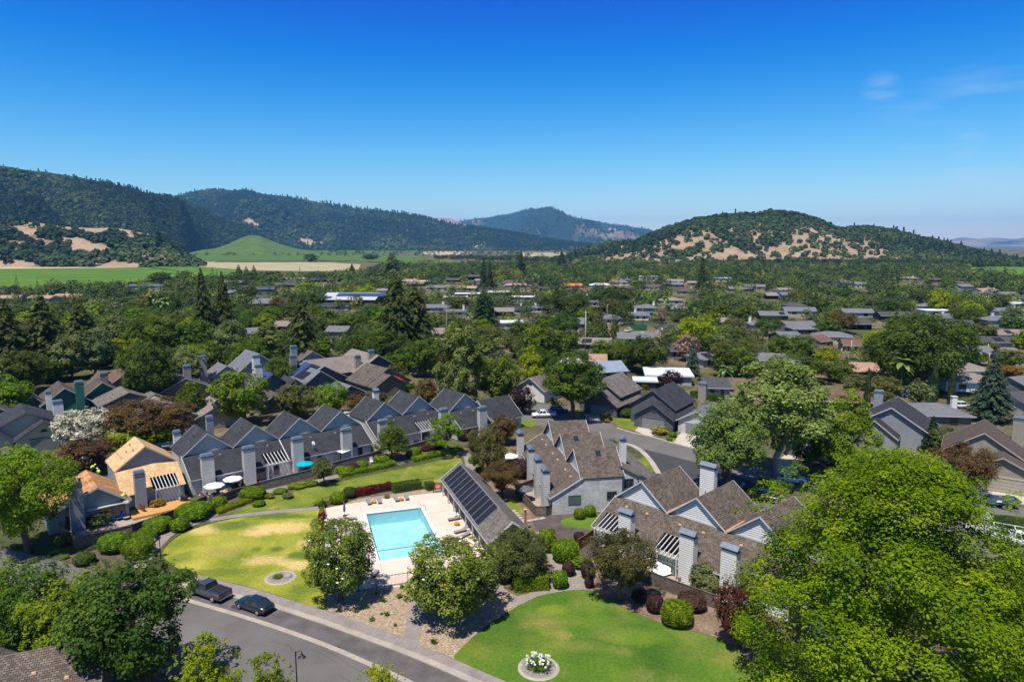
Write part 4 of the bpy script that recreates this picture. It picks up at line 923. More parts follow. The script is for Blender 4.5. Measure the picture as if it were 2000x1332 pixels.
def pergola(parent, x0, x1, y0, y1, z0, z1, n=6, mat='trim', posts=True):
    b = MB(); b.bar((x0, y1, z1), (x1, y1, z1), .14, .2)
    for i in range(n):
        x = x0 + (x1 - x0) * (i + .5) / n; b.bar((x, y0, z0), (x, y1 - .35, z1 + .05), .1, .15)
    if posts:
        for x in (x0 + .1, x1 - .1): b.bar((x, y1, 0), (x, y1, z1), .14)
    return b.build('pergola', M[mat], parent)
def sliding_door(parent, x, y, z, w, h, face, glass='glass'): return window(parent, x, y, z, w, h, face, glass, 'trim_dark', 1, 'sliding_door')
def house_shell(o, blocks, roof, wall, trim='trim', rake=.18, tone=None):
    "walls, roof and trim of one building, one mesh for each"
    groups = {}
    for B in blocks: groups.setdefault(B['grp'], []).append(B)
    for g, bl in groups.items():
        b = MB(); [add_walls(b, B) for B in bl]; b.build('wall', M[wall] if isinstance(wall, str) else M[wall[g]], o)
        b = MB(); [add_roof(b, B) for B in bl]; b.build('roof', M[roof] if isinstance(roof, str) else M[roof[g]], o)
    b = MB(); [add_rakes(b, B, rake) for B in blocks]; b.build('roof_trim', M[trim], o)
FR = -math.pi / 2    # local direction of the patio front
def townhouse_row(name, label, org, ang, n, uw, roof, wall, wall_end=None, D=7.0, low=4.3, chim=(), perg=(), ventc='vent', gabcap=False, back=None, cat='townhouse', chm=None, skip_low=(), extra=(), doors=True, group=None, ridge=8.6):
    """row of attached units. local x along the row, -y towards the patios, origin at the left foot of the gable walls."""
    o = thing(name, label, cat, (org[0], org[1], 0), ang, group)
    E, RZ, LE = 5.4, ridge, 2.75; up, lw = [], []
    for i in range(n): up.append(block(i * uw, (i + 1) * uw, 0, D, E, RZ, 'y', .5, .18, .35))
    lowB = block(-.02, n * uw + .02, -low, 0, LE, E + .05, 'x', 1.0, .45, .22)
    b = MB(); [add_walls(b, B) for B in up]; b.build('upper_wall', M[wall], o)
    b = MB()
    LB = dict(lowB); add_walls(b, LB); b.build('lower_wall', M[wall_end or wall], o)
    b = MB(); [add_roof(b, B) for B in up]; b.build('gable_roof', M[roof], o)
    b = MB(); k = (E - LE) / low
    cuts = sorted(perg); xs = -.22; T = .15
    def zz(y): return LE + (y + low) * k + T
    def piece(xa, xb, ya, yb): b.slab([(xa, ya, zz(ya)), (xb, ya, zz(ya)), (xb, yb, zz(yb)), (xa, yb, zz(yb))], .15)
    for xa, xb in cuts:
        piece(xs, xa, -low - .45, 0); piece(xa, xb, -low * .58, 0); xs = xb
    piece(xs, n * uw + .22, -low - .45, 0); b.build('lean_to_roof', M[roof], o)
    b = MB()
    for B in up: add_rakes(b, B, .17, eave=False)
    for i in range(n): b.bar((i * uw + .2, -.06, E + .2), ((i + 1) * uw - .2, -.06, E + .2), .08, .14)
    for x in (-.22, n * uw + .22): b.bar((x, -low - .45, zz(-low - .45) - .04), (x, .0, zz(0) - .04), .07, .2)
    b.bar((-.22, -low - .48, zz(-low - .45) - .1), (n * uw + .22, -low - .48, zz(-low - .45) - .1), .06, .16)
    if n > 2 and gabcap is False: b.bar((n // 2 * uw, -low - .4, zz(-low - .4) + .03), (n // 2 * uw, 0, zz(0) + .03), .16, .06)
    b.build('roof_trim', M['trim'], o)
    for xa, xb in perg: pergola(o, xa + .1, xb - .1, -low * .55, -low - .75, zz(-low * .55) - .1, 2.6, 6)
    for x in chim: chimney(o, x, -low - .5, 5.9, chm or wall, 1.9, 1.0, gable=gabcap)
    for i in range(n):
        x0 = i * uw
        vents(o, [(x0 + uw * .3, -low * .25, zz(-low * .25)), (x0 + uw * .7, -low * .25, zz(-low * .25))], ventc)
        vents(o, [(x0 + uw * .25, D * .35, roof_z(up[i], x0 + uw * .25, 0)), (x0 + uw * .33, D * .5, roof_z(up[i], x0 + uw * .33, 0))], 'trim_dark', 'vent_pipe', True)
        if doors:
            sliding_door(o, x0 + uw * .35, -low - .01, .05, 2.2, 2.1, FR); window(o, x0 + uw * .72, -low - .01, .5, .9, 1.6, FR, mull=0, frame='trim_dark')
    if back:
        bb = []
        for (x0, x1, y1, e) in back: bb.append(block(x0, x1, D, y1, e, e + 1.6, 'x', 0.0, .35, .2))
        b = MB(); [add_walls(b, B) for B in bb]; b.build('garage_wall', M[wall], o)
        b = MB(); [add_roof(b, B) for B in bb]; b.build('garage_roof', M[roof], o)
    return o
# --- the long grey row on the left
A1 = math.atan2(.645, .764)
def along(px, py, z): return G(px, py, z)
g = G(356, 891, 5.5)
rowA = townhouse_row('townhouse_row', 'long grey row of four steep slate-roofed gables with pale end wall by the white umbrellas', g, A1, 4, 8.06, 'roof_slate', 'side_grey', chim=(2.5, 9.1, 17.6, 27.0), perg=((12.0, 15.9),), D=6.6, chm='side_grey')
chimney(rowA, 6.5, 6.9, 9.3, 'side_blue', z0=3)
window(rowA, -.02, 1.6, 4.1, .5, 1.3, math.pi, mull=0)
lunv = [(3.2, -2.8)]
g = G(715, 822, 5.5)
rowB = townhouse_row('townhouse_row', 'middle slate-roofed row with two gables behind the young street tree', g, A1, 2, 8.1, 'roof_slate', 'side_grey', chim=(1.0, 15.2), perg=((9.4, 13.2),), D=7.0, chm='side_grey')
chimney(rowB, 6.3, 7.4, 9.2, 'side_white', z0=3, gable=True)
window(rowB, -.02, -1.8, .9, 1.6, 1.1, math.pi, 'glass_green')
g = G(876, 803, 5.5)
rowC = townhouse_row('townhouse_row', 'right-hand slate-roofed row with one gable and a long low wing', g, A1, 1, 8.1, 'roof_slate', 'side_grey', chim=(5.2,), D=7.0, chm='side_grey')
B_ = block(8.3, 16.5, -4.3, 4.5, 2.75, 6.4, 'x', .55, .4, .3); b = MB(); add_walls(b, B_); b.build('wing_wall', M['side_grey'], rowC); b = MB(); add_roof(b, B_); b.build('wing_roof', M['roof_slate'], rowC)
b = MB(); add_rakes(b, B_, .22); b.build('wing_trim', M['trim'], rowC); sliding_door(rowC, 12, -4.31, .05, 2.2, 2.1, FR); vents(rowC, [(11, -3, roof_z(B_, 11, -3)), (16, -2.5, roof_z(B_, 16, -2.5))], 'trim_dark', 'vent_pipe', True)
# --- house being re-roofed, plywood bare
g = G(225, 919, 5.5)
rowZ = thing('house_being_reroofed', 'house with bare plywood roof deck, white pergola and two roofers', 'house', (g.x, g.y, 0), A1)
Bz = [block(0, 8.6, 0, 6.6, 5.4, 8.5, 'y', .5, .18, .35), block(-.02, 8.6, -4.3, 0, 2.75, 5.45, 'x', 1.0, .4, .2)]
b = MB(); add_walls(b, Bz[0]); b.build('upper_wall', M['side_blue'], rowZ); b = MB(); add_walls(b, Bz[1]); b.build('lower_wall', M['stucco_grey'], rowZ)
b = MB(); add_roof(b, Bz[0]); b.build('gable_roof', M['plywood'], rowZ)
b = MB(); k = 2.65 / 4.3
zq = lambda y: 2.75 + (y + 4.3) * k + .15
for xa, xb, ya in ((-.2, 4.2, -4.7), (4.2, 7.9, -2.4), (7.9, 8.8, -4.7)): b.slab([(xa, ya, zq(ya)), (xb, ya, zq(ya)), (xb, 0, zq(0)), (xa, 0, zq(0))], .15)
b.build('lean_to_roof', M['plywood'], rowZ)
b = MB(); add_rakes(b, Bz[0], .22); b.build('roof_trim', M['stucco_tan'], rowZ)
pergola(rowZ, 4.3, 7.8, -2.3, -4.9, zq(-2.3) - .1, 2.7, 7)
chimney(rowZ, 2.3, -4.9, 5.6, 'side_blue', 1.5, 1.0); b = MB(); b.bar((1.4, 2, roof_z(Bz[0], 1.4, 0) + .05), (1.4, 6, roof_z(Bz[0], 1.4, 0) + .05), .12, .06); b.build('roof_batten', M['copper'], rowZ)
vents(rowZ, [(2.2, 3, roof_z(Bz[0], 2.2, 0)), (2.9, 1.4, roof_z(Bz[0], 2.9, 0)), (3.1, 4.6, roof_z(Bz[0], 3.1, 0))], 'trim_dark', 'vent_pipe', True)
sliding_door(rowZ, 5.6, -4.31 + 1.2, .05, 2.4, 2.2, FR)
b = MB(); b.box(4.6, -6.6, 0, 8.4, 3.8, .35); b.build('wood_deck', M['table_wood'], rowZ)
# --- stripped-roof house at the far left
g = G(196, 985, 2.9)
hY = thing('stripped_house', 'blue-grey house whose roof is stripped to brown boards, tall front chimney', 'house', (g.x, g.y, 0), A1)
By = [block(-6.4, 3.6, 0, 8.6, 2.9, 5.6, 'y', .62, .35, .5, e1=2.9)]
house_shell(hY, By, 'paper', 'side_blue', 'trim', .3)
chimney(hY, -3.0, -.6, 6.6, 'side_blue', 1.7, 1.1)
for x in (-3.6, .6, 2.3): sliding_door(hY, x, -.01, .05, 1.5, 2.2, FR)
b = MB(); b.box(.6, -.35, 2.5, 4.6, .6, .12); b.build('porch_beam', M['trim'], hY)
b = MB(); 
for i in range(7): b.bar((-6.2 + i * .9, .2, roof_z(By[0], -6.2 + i * .9, 0) + .06), (-6.2 + i * .9, 8.3, roof_z(By[0], -6.2 + i * .9, 0) + .06), .1, .05)
b.build('roof_battens', M['plywood'], hY)
# --- centre building with shake roofs (patios to the left)
AM = math.atan2(-.952, .306)
Mfar, Mnear = G(1017, 875, 2.7), G(1079, 972, 2.7)
MU = (Mnear - Mfar).normalized(); AM = math.atan2(MU.y, MU.x); LM_ = (Mnear - Mfar).length
MV = Vector((-MU.y, MU.x, 0)); org = Mfar + MV * 4.6
unitM = LM_ / 3
rowM = townhouse_row('end_house_row', 'wood-shake row with three steep gables and a pale shingled end wall', org, AM, 3, unitM, 'roof_shake', 'side_grey', wall_end='side_grey', D=6.2, low=4.6, chim=(2.2, unitM + 3.4, 2 * unitM + .6, 3 * unitM - 2.6), chm='side_grey', gabcap=True, ventc='vent_tan', back=None)
b = MB()
xe = 3 * unitM + .03
b.face([(xe, -4.6, 0), (xe, 6.2, 0), (xe, 6.2, 5.4), (xe, 0, 5.4), (xe, -4.6, 2.7)], [(-4.6, 0), (6.2, 0), (6.2, 5.4), (0, 5.4), (-4.6, 2.7)]); b.build('end_wall', M['shingle_wall'], rowM)
window(rowM, xe + .01, -1.2, 1.5, 1.9, 1.35, 0, 'glass_green', 'trim_dark'); window(rowM, xe + .01, 4.6, 1.9, 1.5, 1.2, 0, 'glass', 'trim_dark')
Bm = [block(.6, 3 * unitM - .9, 6.2, 9.0, 5.0, 6.6, 'x', 0.0, .3, .25), block(unitM * .2, 3 * unitM - 1.9, 9.0, 14.2, 2.6, 5.0, 'x', .0, .35, .25)]
b = MB(); [add_walls(b, B) for B in Bm]; b.build('rear_wall', M['side_grey'], rowM); b = MB(); [add_roof(b, B) for B in Bm]; b.build('rear_roof', M['roof_shake_grey'], rowM)
window(rowM, 3 * unitM - .89, 7.6, 3.2, 1.4, 1.4, 0, 'glass', 'trim_dark'); window(rowM, 3 * unitM - .89, 7.6, .6, 1.5, 1.6, 0, 'glass_green', 'trim_dark')
chimney(rowM, 2.2 * unitM, 8.6, 8.8, 'side_white', z0=4, gable=True)
for i, yy in ((1, 2.2), (2, 3.4)):
    zr_ = 8.45; b = MB(); xx = i * unitM + unitM * .62; zt = 5.4 + 3.2 * .76 * .98; b.slab([(xx + .5, yy - .4, zt - .2), (xx + .5, yy + .4, zt - .2), (xx - .5, yy + .4, zt + .65), (xx - .5, yy - .4, zt + .65)], .1); b.build('skylight', M['glass'], rowM)
# --- lower right shake row (patios towards the camera-left)
g = G(1204, 969, 5.4); A2 = math.atan2(-.72, .694)
g0 = G(1306, 1002, 5.4); u2 = Vector((math.cos(A2), math.sin(A2), 0)); g = g0 - u2 * 8.3
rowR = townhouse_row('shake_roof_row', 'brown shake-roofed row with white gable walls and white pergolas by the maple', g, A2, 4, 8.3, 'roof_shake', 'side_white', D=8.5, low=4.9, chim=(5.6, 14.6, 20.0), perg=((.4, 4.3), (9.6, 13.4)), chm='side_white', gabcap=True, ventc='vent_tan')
chimney(rowR, 10.2, 6.4, 10.4, 'side_white', z0=4, gable=True, w=2.1)
b = MB(); T = .2
for x, y0, y1 in ((8.3, -.2, 5), (16.6, -.2, 4.2)): b.bar((x, y0, 5.62), (x, y1, 5.62), .42, .06)
b.build('valley_flashing', M['copper'], rowR)
b = MB(); b.bar((.0, -2.2, 4.25), (4.2, -2.2, 4.25), .12, .05); b.bar((9.4, -2.2, 4.25), (13.4, -2.2, 4.25), .12, .05); b.build('roof_batten', M['copper'], rowR)
sliding_door(rowR, 11.5, -4.95, .05, 2.6, 2.15, FR, 'glass_green')
# --- pool house with solar collectors
e0, e1_ = G(859, 935, 2.6), G(952.5, 1061, 2.6); pd = (e1_ - e0).normalized(); pn = Vector((-pd.y, pd.x, 0)); Lp = (e1_ - e0).length
AP = math.atan2(pd.y, pd.x)
ph = thing('pool_house', 'long pool house with black solar collectors on its shake roof', 'pool house', (e0.x, e0.y, 0), AP)
Bp = block(0.2, Lp - .2, .7, 6.0, 2.85, 4.9, 'x', .5, .65, .25); b = MB(); add_walls(b, Bp); b.build('wall', M['side_dark'], ph)
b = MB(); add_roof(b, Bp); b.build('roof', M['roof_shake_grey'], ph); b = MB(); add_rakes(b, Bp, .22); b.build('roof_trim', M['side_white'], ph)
q = [Vector(p) for p in slopes(Bp)[0]]; al = (q[1] - q[0]); up_ = (q[3] - q[0]); nn_ = al.cross(up_).normalized(); nn_ = nn_ if nn_.z > 0 else -nn_
npan = 11
for i in range(npan):
    a0, a1 = .05 + .75 * i / npan, .05 + .75 * (i + 1) / npan - .006
    P_ = lambda s, t: q[0] + al * s + up_ * t + nn_ * .09
    b = MB(); b.slab([P_(a0, .1), P_(a1, .1), P_(a1, .94), P_(a0, .94)], .05); f = b.build('solar_panel', M['solar'], ph)
b = MB()
for i in range(npan + 1): a0 = .05 + .75 * i / npan - .003; b.bar(P_(a0, .1), P_(a0, .94), .045, .08)
b.bar(P_(.045, .08), P_(.81, .08), .08, .09); b.bar(P_(.045, .96), P_(.81, .96), .08, .09); b.build('panel_rails', M['alu'], ph)
for i in range(8): b = MB(); x = 1.0 + (Lp - 2) * i / 7; b.bar((x, .25, 0), (x, .25, 2.7), .16); b.build('post', M['side_grey'], ph)
chim_g = G(1026, 1035, 0)
# --- roof corner at the bottom-left edge of the frame
hB = thing('shake_roof_house', 'weathered grey shake roof at the bottom left corner of the view', 'house', (G(60, 1268, 6.4).x, G(60, 1268, 6.4).y, 0), R(24))
c0, c1 = G(-60, 1285, 4.6), G(190, 1345, 3.0)
Bb = [block(-9, 5.2, -7, 4.4, 3.4, 6.3, 'x', .6, .4, .3), block(-10, -.6, -9, 3.2, 3.6, 6.7, 'y', .5, .4, .3)]
house_shell(hB, Bb, 'roof_shake', 'side_brown', 'trim_dark')
vents(hB, [(.6, -2.4, roof_z(Bb[0], 0, -2.4)), (3.0, -3.4, roof_z(Bb[0], 0, -3.4))], 'vent_tan'); 
# ---------------------------------------------------------------- detached houses: (peak pixel) placed by the front gable apex
def front_house(name, label, apex, zr, yaw, W1, D1, roof, wall, trim='trim', eave=3.0, chim=None, chm=None, wing=None, porch=None, garage=None, lun=False, solar=None, extra=None, cat='house', group=None, capm='metal_cap', tr=.18, w2=None):
    """gabled house whose front gable apex stands zr high at photo point apex; yaw = bearing its gable faces.
    local x to the right seen from inside, -y to the viewer-facing gable."""
    g = G(apex[0], apex[1], zr); o = thing(name, label, cat, (g.x, g.y, 0), yaw + math.pi / 2, group)
    bl = [block(-W1 / 2, W1 / 2, 0, D1, eave, zr - .15, 'y', .5, .45, .5)]
    if wing:
        for w_ in wing: bl.append(block(*w_[:6], *w_[6:]))
    house_shell(o, bl, roof, wall, trim, tr)
    if garage: 
        b = MB(); x, y, w = garage
        for i in range(4): b.box(x, y - .03, .1 + i * .55, w, .08, .5)
        b.build('garage_door', M['garage_tan' if trim == 'trim_tan' else 'garage'], o); b = MB(); b.box(x, y - .045, 2.4, w + .5, .12, .25); b.build('lintel', M[trim], o)
    if lun: lunette(o, lun[0], lun[1], lun[2], .55, FR)
    if chim:
        for c in chim: chimney(o, c[0], c[1], c[2], chm or wall, 1.8, 1.0, cap=capm)
    if solar:
        s = slopes(bl[solar[0]])[solar[1]]; q = [Vector(p) for p in s]; al = q[1] - q[0]; up = q[3] - q[0]; n = al.cross(up).normalized(); n = n if n.z > 0 else -n
        P = lambda a, t: q[0] + al * a + up * t + n * .1
        for k in range(2, len(solar)):
            a0, a1, t0, t1, mm = solar[k]; b = MB(); b.slab([P(a0, t0), P(a1, t0), P(a1, t1), P(a0, t1)], .06); b.build('solar_panel', M[mm], o)
    vents(o, [(W1 * .2, D1 * .4, roof_z(bl[0], W1 * .2, 0)), (-W1 * .22, D1 * .5, roof_z(bl[0], -W1 * .22, 0))], 'trim_dark', 'vent_pipe', True)
    return o
Y1 = math.atan2(-.764, .645)     # facing the same way as the long row
# left: dark-roofed house with lunette gables
front_house('slate_roof_house', 'dark slate-roofed house with arched gable windows beside the white blossom tree', (50, 805), 7.4, Y1, 17, 10, 'roof_slate', 'stucco_tan', 'trim_dark', 3.0, chim=((6.0, 6, 7.2),), chm='side_white',
            wing=[(-2.2, 7.0, -3.2, 3, 2.7, 5.7), (-8, -2.6, -2, 3, 2.7, 5.0)], lun=(2.4, -3.21, 3.7), garage=(2.4, -3.2, 4.6))
front_house('dark_roof_house', 'dark roof edge cut by the left side of the view', (-22, 790), 6, Y1, 10, 9, 'roof_dark', 'side_brown')
front_house('green_house', 'dark green house with brown gables and a tall green chimney', (126, 757), 6.6, Y1, 9.5, 10, 'roof_brown', 'side_green', 'trim', 3.0, chim=((2.9, -.4, 7.3), ),
            wing=[(3.5, 12.5, 1.5, 9, 3.2, 6.6), (-8.5, -4, 2, 9, 3, 5.2)])
chimney(COL.objects['green_house'], -3.6, -3.2, 6.2, 'side_white')
front_house('rust_roof_house', 'brown house with two small reddish gables and a brick-toned chimney', (246, 727), 6.6, Y1, 6.0, 9, 'roof_rust', 'side_pink', 'trim', 4.4, chim=((-5.4, -1.5, 6.8),), wing=[(-7.6, -2.8, 1.0, 8, 3.6, 6.1)])
front_house('shake_roof_house', 'house with a low weathered shake gable behind the bronze shrubs', (251, 766), 5.4, Y1, 12, 9, 'roof_shake_grey', 'side_dark', 'trim_dark', 2.8, wing=[(2, 8.4, -2, 3, 2.6, 4.4)])
front_house('taupe_house', 'taupe garage house with tan gable beside the bright green tree', (432, 786), 5.6, Y1, 10.5, 8, 'roof_pinkish', 'side_taupe', 'trim_tan', 2.8, garage=(0, 0, 5.2), wing=[(-17, -4, 1.0, 12, 2.9, 6.3)])
front_house('slate_roof_house', 'narrow dark-roofed house behind the green laurel tree, with a lone chimney', (362, 738), 6.0, Y1, 13, 9, 'roof_dark', 'side_brown', 'trim', 2.8, chim=((1.5, 4, 8.0), (7.5, 11, 9.0)), chm='side_taupe')
chimney(rowA, 1.2, 7.6, 7.4, 'side_white', z0=1)
# mid-left cluster
front_house('slate_roof_house', 'slate-roofed house with blue solar panels and two chimneys above the bright green tree', (533, 729), 7.2, Y1, 9, 11, 'roof_slate', 'side_dark', 'trim_dark', 3.4, chim=((-3.2, 1.5, 9.0), (-1.2, 8.5, 10.4)), chm='side_white',
            wing=[(1.5, 8.0, -2.5, 4, 2.8, 5.4)], solar=(0, 0, (.05, .6, .25, .95, 'solar_blue')))
front_house('slate_roof_house', 'grey gabled house at the back whose wall chimney rises beside a satellite dish', (505, 690), 8.5, Y1, 13, 10, 'roof_grey', 'side_blue', 'trim', 3.2, wing=[(-13, -5, 1, 8, 3.0, 5.6)])
front_house('solar_house', 'dark house with a large solar array on its left roof slope and twin gables', (632, 714), 7.0, Y1, 14, 11, 'roof_grey', 'side_dark', 'trim', 2.9, chim=((-4.6, 9.8, 8.6), (-3.2, 12.6, 10.8)), chm='side_blue',
            wing=[(-6.6, 2.6, -2.0, 3.5, 2.8, 6.0)], solar=(0, 0, (.1, .55, .2, .92, 'solar'), (.56, .95, .2, .92, 'solar_blue')))
front_house('shake_roof_house', 'small brown shake gable at the back of the left cluster', (609, 685), 6.8, Y1, 11, 10, 'roof_shake', 'side_blue', 'trim', 3.2)
front_house('slate_roof_house', 'low dark garage gable between the russet shrub and the pale green trees', (684, 752), 4.8, Y1, 8, 7, 'roof_grey', 'side_dark', 'trim', 2.6)
front_house('dark_roof_house', 'shadowed garage gable left of the clipped round bush', (540, 768), 4.8, Y1, 8, 7, 'roof_brown', 'side_dark', 'trim', 2.6)
front_house('orange_awning_house', 'brown shake-roofed house with an orange corrugated awning', (757, 719), 6.8, Y1, 13, 11, 'roof_shake', 'side_brown', 'trim_dark', 2.9, wing=[(-6.4, 3.2, -4.2, 2, 2.8, 5.6)])
o_ = COL.objects['orange_awning_house']; b = MB(); b.slab([(1.6, -3.6, 4.2), (4.6, -3.6, 2.7), (4.6, .6, 2.9), (1.6, .6, 4.9)], .06); b.build('awning', M['orange_roof'], o_)
front_house('weathered_roof_house', 'broad pinkish-grey shingled house with a small chimney and dark gable', (738, 693), 7.4, Y1, 14, 16, 'roof_pinkish', 'side_dark', 'trim', 2.9, chim=((-5.4, 2.5, 6.9), (-1.5, 1.4, 8.2)), chm='side_taupe', wing=[(-21, -4, 3, 14, 2.9, 6.6, 'x')])
# right cluster, gables facing the camera-left
YR = math.atan2(-.82, -.57)
hK = front_house('shake_roof_house', 'big shake-roofed garage house with a window in its upper gable, left of the cul-de-sac drives', (1173, 765), 5.8, YR, 8.6, 13, 'roof_shake_grey', 'side_dark', 'trim_dark', 2.8, garage=(0, 0, 5.0), lun=(0, -.01, 3.9),
            wing=[(-7.5, 3.5, 3.4, 15, 4.4, 7.9)])
window(hK, -2, 3.38, 4.6, 1.7, 1.3, FR, 'glass_green')
front_house('slate_roof_house', 'slate-roofed garage house with arched windows and a dark pergola facing the road', (1277, 788), 5.8, YR, 9.0, 13, 'roof_slate', 'side_dark', 'trim_dark', 2.8, garage=(0, 0, 5.2), lun=(0, -.01, 3.8),
            wing=[(-7.0, 3.5, 3.6, 15, 4.2, 7.8)], chim=((5.6, 15, 8.0),), chm='side_taupe')
front_house('pale_gable_house', 'small grey garage gable half hidden by the tall street tree', (1361, 803), 5.2, YR, 8, 10, 'roof_grey', 'side_grey', 'trim', 2.8, garage=(0, 0, 4.6))
front_house('arched_window_house', 'grey gable with an arched window behind the purple tree', (1036, 737), 6.2, YR, 8.5, 9, 'roof_shake_grey', 'side_white', 'trim', 3.2, lun=(0, -.01, 4.2))
# far right houses
YQ = YR
front_house('slate_roof_house', 'slate-roofed house with a courtyard cut between the pyramid tree and dark hedge', (1742, 795), 8.2, YQ, 16, 11, 'roof_slate', 'side_blue', 'trim', 3.0, chim=((-3.6, 11, 8.6),), chm='side_blue',
            wing=[(-6.4, 1.6, -3.6, 4, 2.8, 5.8)])
front_house('brown_roof_house', 'brown-roofed house with taupe siding and a wide garage beside the dump trailer', (1960, 893), 5.9, YQ, 12, 12, 'roof_brown', 'side_taupe', 'trim_tan', 2.8, garage=(.3, 0, 7.0), wing=[(-8.5, 3.0, 4.6, 15, 4.6, 8.4)], chim=((2.2, 14, 9.4),), chm='side_taupe')
front_house('grey_garage_house', 'low grey garage behind the twin trunks of the big pale tree', (1590, 850), 4.6, YQ, 10, 8, 'roof_grey', 'side_dark', 'trim', 2.6, garage=(0, 0, 5.4))
# ---------------------------------------------------------------- noise for terrain
_ng = np.random.default_rng(77); _tab = _ng.uniform(-1, 1, (256, 256))
def vnoise(x, y):
    xi, yi = np.floor(x).astype(int), np.floor(y).astype(int); fx, fy = x - xi, y - yi
    fx, fy = fx * fx * (3 - 2 * fx), fy * fy * (3 - 2 * fy); g = lambda a, b: _tab[a % 256, b % 256]
    return (g(xi, yi) * (1 - fx) + g(xi + 1, yi) * fx) * (1 - fy) + (g(xi, yi + 1) * (1 - fx) + g(xi + 1, yi + 1) * fx) * fy
def fbm(x, y, o=5, g=.5):
    s, a = 0, 1
    for i in range(o): s = s + a * vnoise(x * 2 ** i + i * 17.3, y * 2 ** i + i * 9.1); a *= g
    return s / 1.9
def hill_mat(name, tan, green, rock=(.3, .2, .16)):
    m, N, L, B = newmat(name); a = N.new('ShaderNodeAttribute'); a.attribute_name = 'wood'
    t = N.new('ShaderNodeTexCoord'); n = N.new('ShaderNodeTexNoise'); n.inputs['Scale'].default_value = .02; n.inputs['Detail'].default_value = 9; n.inputs['Roughness'].default_value = .7; L.new(t.outputs['Object'], n.inputs['Vector'])
    r = ramp(N, [(.35, sc3(tan, .8)), (.55, tan), (.7, sc3(tan, 1.15))]); L.new(n.outputs['Fac'], r.inputs[0])
    n2 = N.new('ShaderNodeTexNoise'); n2.inputs['Scale'].default_value = .035; n2.inputs['Detail'].default_value = 8; n2.inputs['Roughness'].default_value = .75; L.new(t.outputs['Object'], n2.inputs['Vector'])
    r2 = ramp(N, [(.35, sc3(green, .55)), (.5, green), (.66, sc3(green, 1.5))]); L.new(n2.outputs['Fac'], r2.inputs[0])
    x = N.new('ShaderNodeMix'); x.data_type = 'RGBA'; L.new(a.outputs['Fac'], x.inputs[0]); L.new(r.outputs[0], x.inputs[6]); L.new(r2.outputs[0], x.inputs[7]); L.new(x.outputs[2], B.inputs['Base Color'])
    B.inputs['Roughness'].default_value = .95; B.inputs['Specular IOR Level'].default_value = .05
    b = N.new('ShaderNodeBump'); b.inputs['Strength'].default_value = 1; b.inputs['Distance'].default_value = 8; L.new(n2.outputs['Fac'], b.inputs['Height']); L.new(b.outputs[0], B.inputs['Normal'])
    return m
M['hill'] = hill_mat('hill_ground', (.4, .29, .2), (.026, .042, .02))
M['hill_far'] = hill_mat('mountain_ground', (.42, .28, .2), (.022, .036, .025))
M['hill_tanfar'] = hill_mat('mountain_bare', (.42, .25, .19), (.03, .04, .03))
def zat(py, r): return CAMH - r * ((py - 666) / F * CP + SP)
def tones_mat(name, stops, rough=.7, tr=.0):
    m, N, L, B = newmat(name); a = N.new('ShaderNodeAttribute'); a.attribute_name = 'tone'; r = ramp(N, stops); L.new(a.outputs['Fac'], r.inputs[0]); L.new(r.outputs[0], B.inputs['Base Color'])
    B.inputs['Roughness'].default_value = rough; B.inputs['Specular IOR Level'].default_value = .15; return m
M['woods'] = tones_mat('hill_woods', [(0, (.012, .026, .012)), (.35, (.028, .05, .018)), (.6, (.05, .078, .024)), (.85, (.078, .102, .03)), (1, (.11, .125, .035))])
M['townwood'] = tones_mat('town_woods', [(0, (.014, .03, .012)), (.3, (.04, .066, .018)), (.55, (.085, .125, .022)), (.8, (.15, .2, .028)), (.93, (.2, .25, .03)), (1, (.26, .2, .05))])
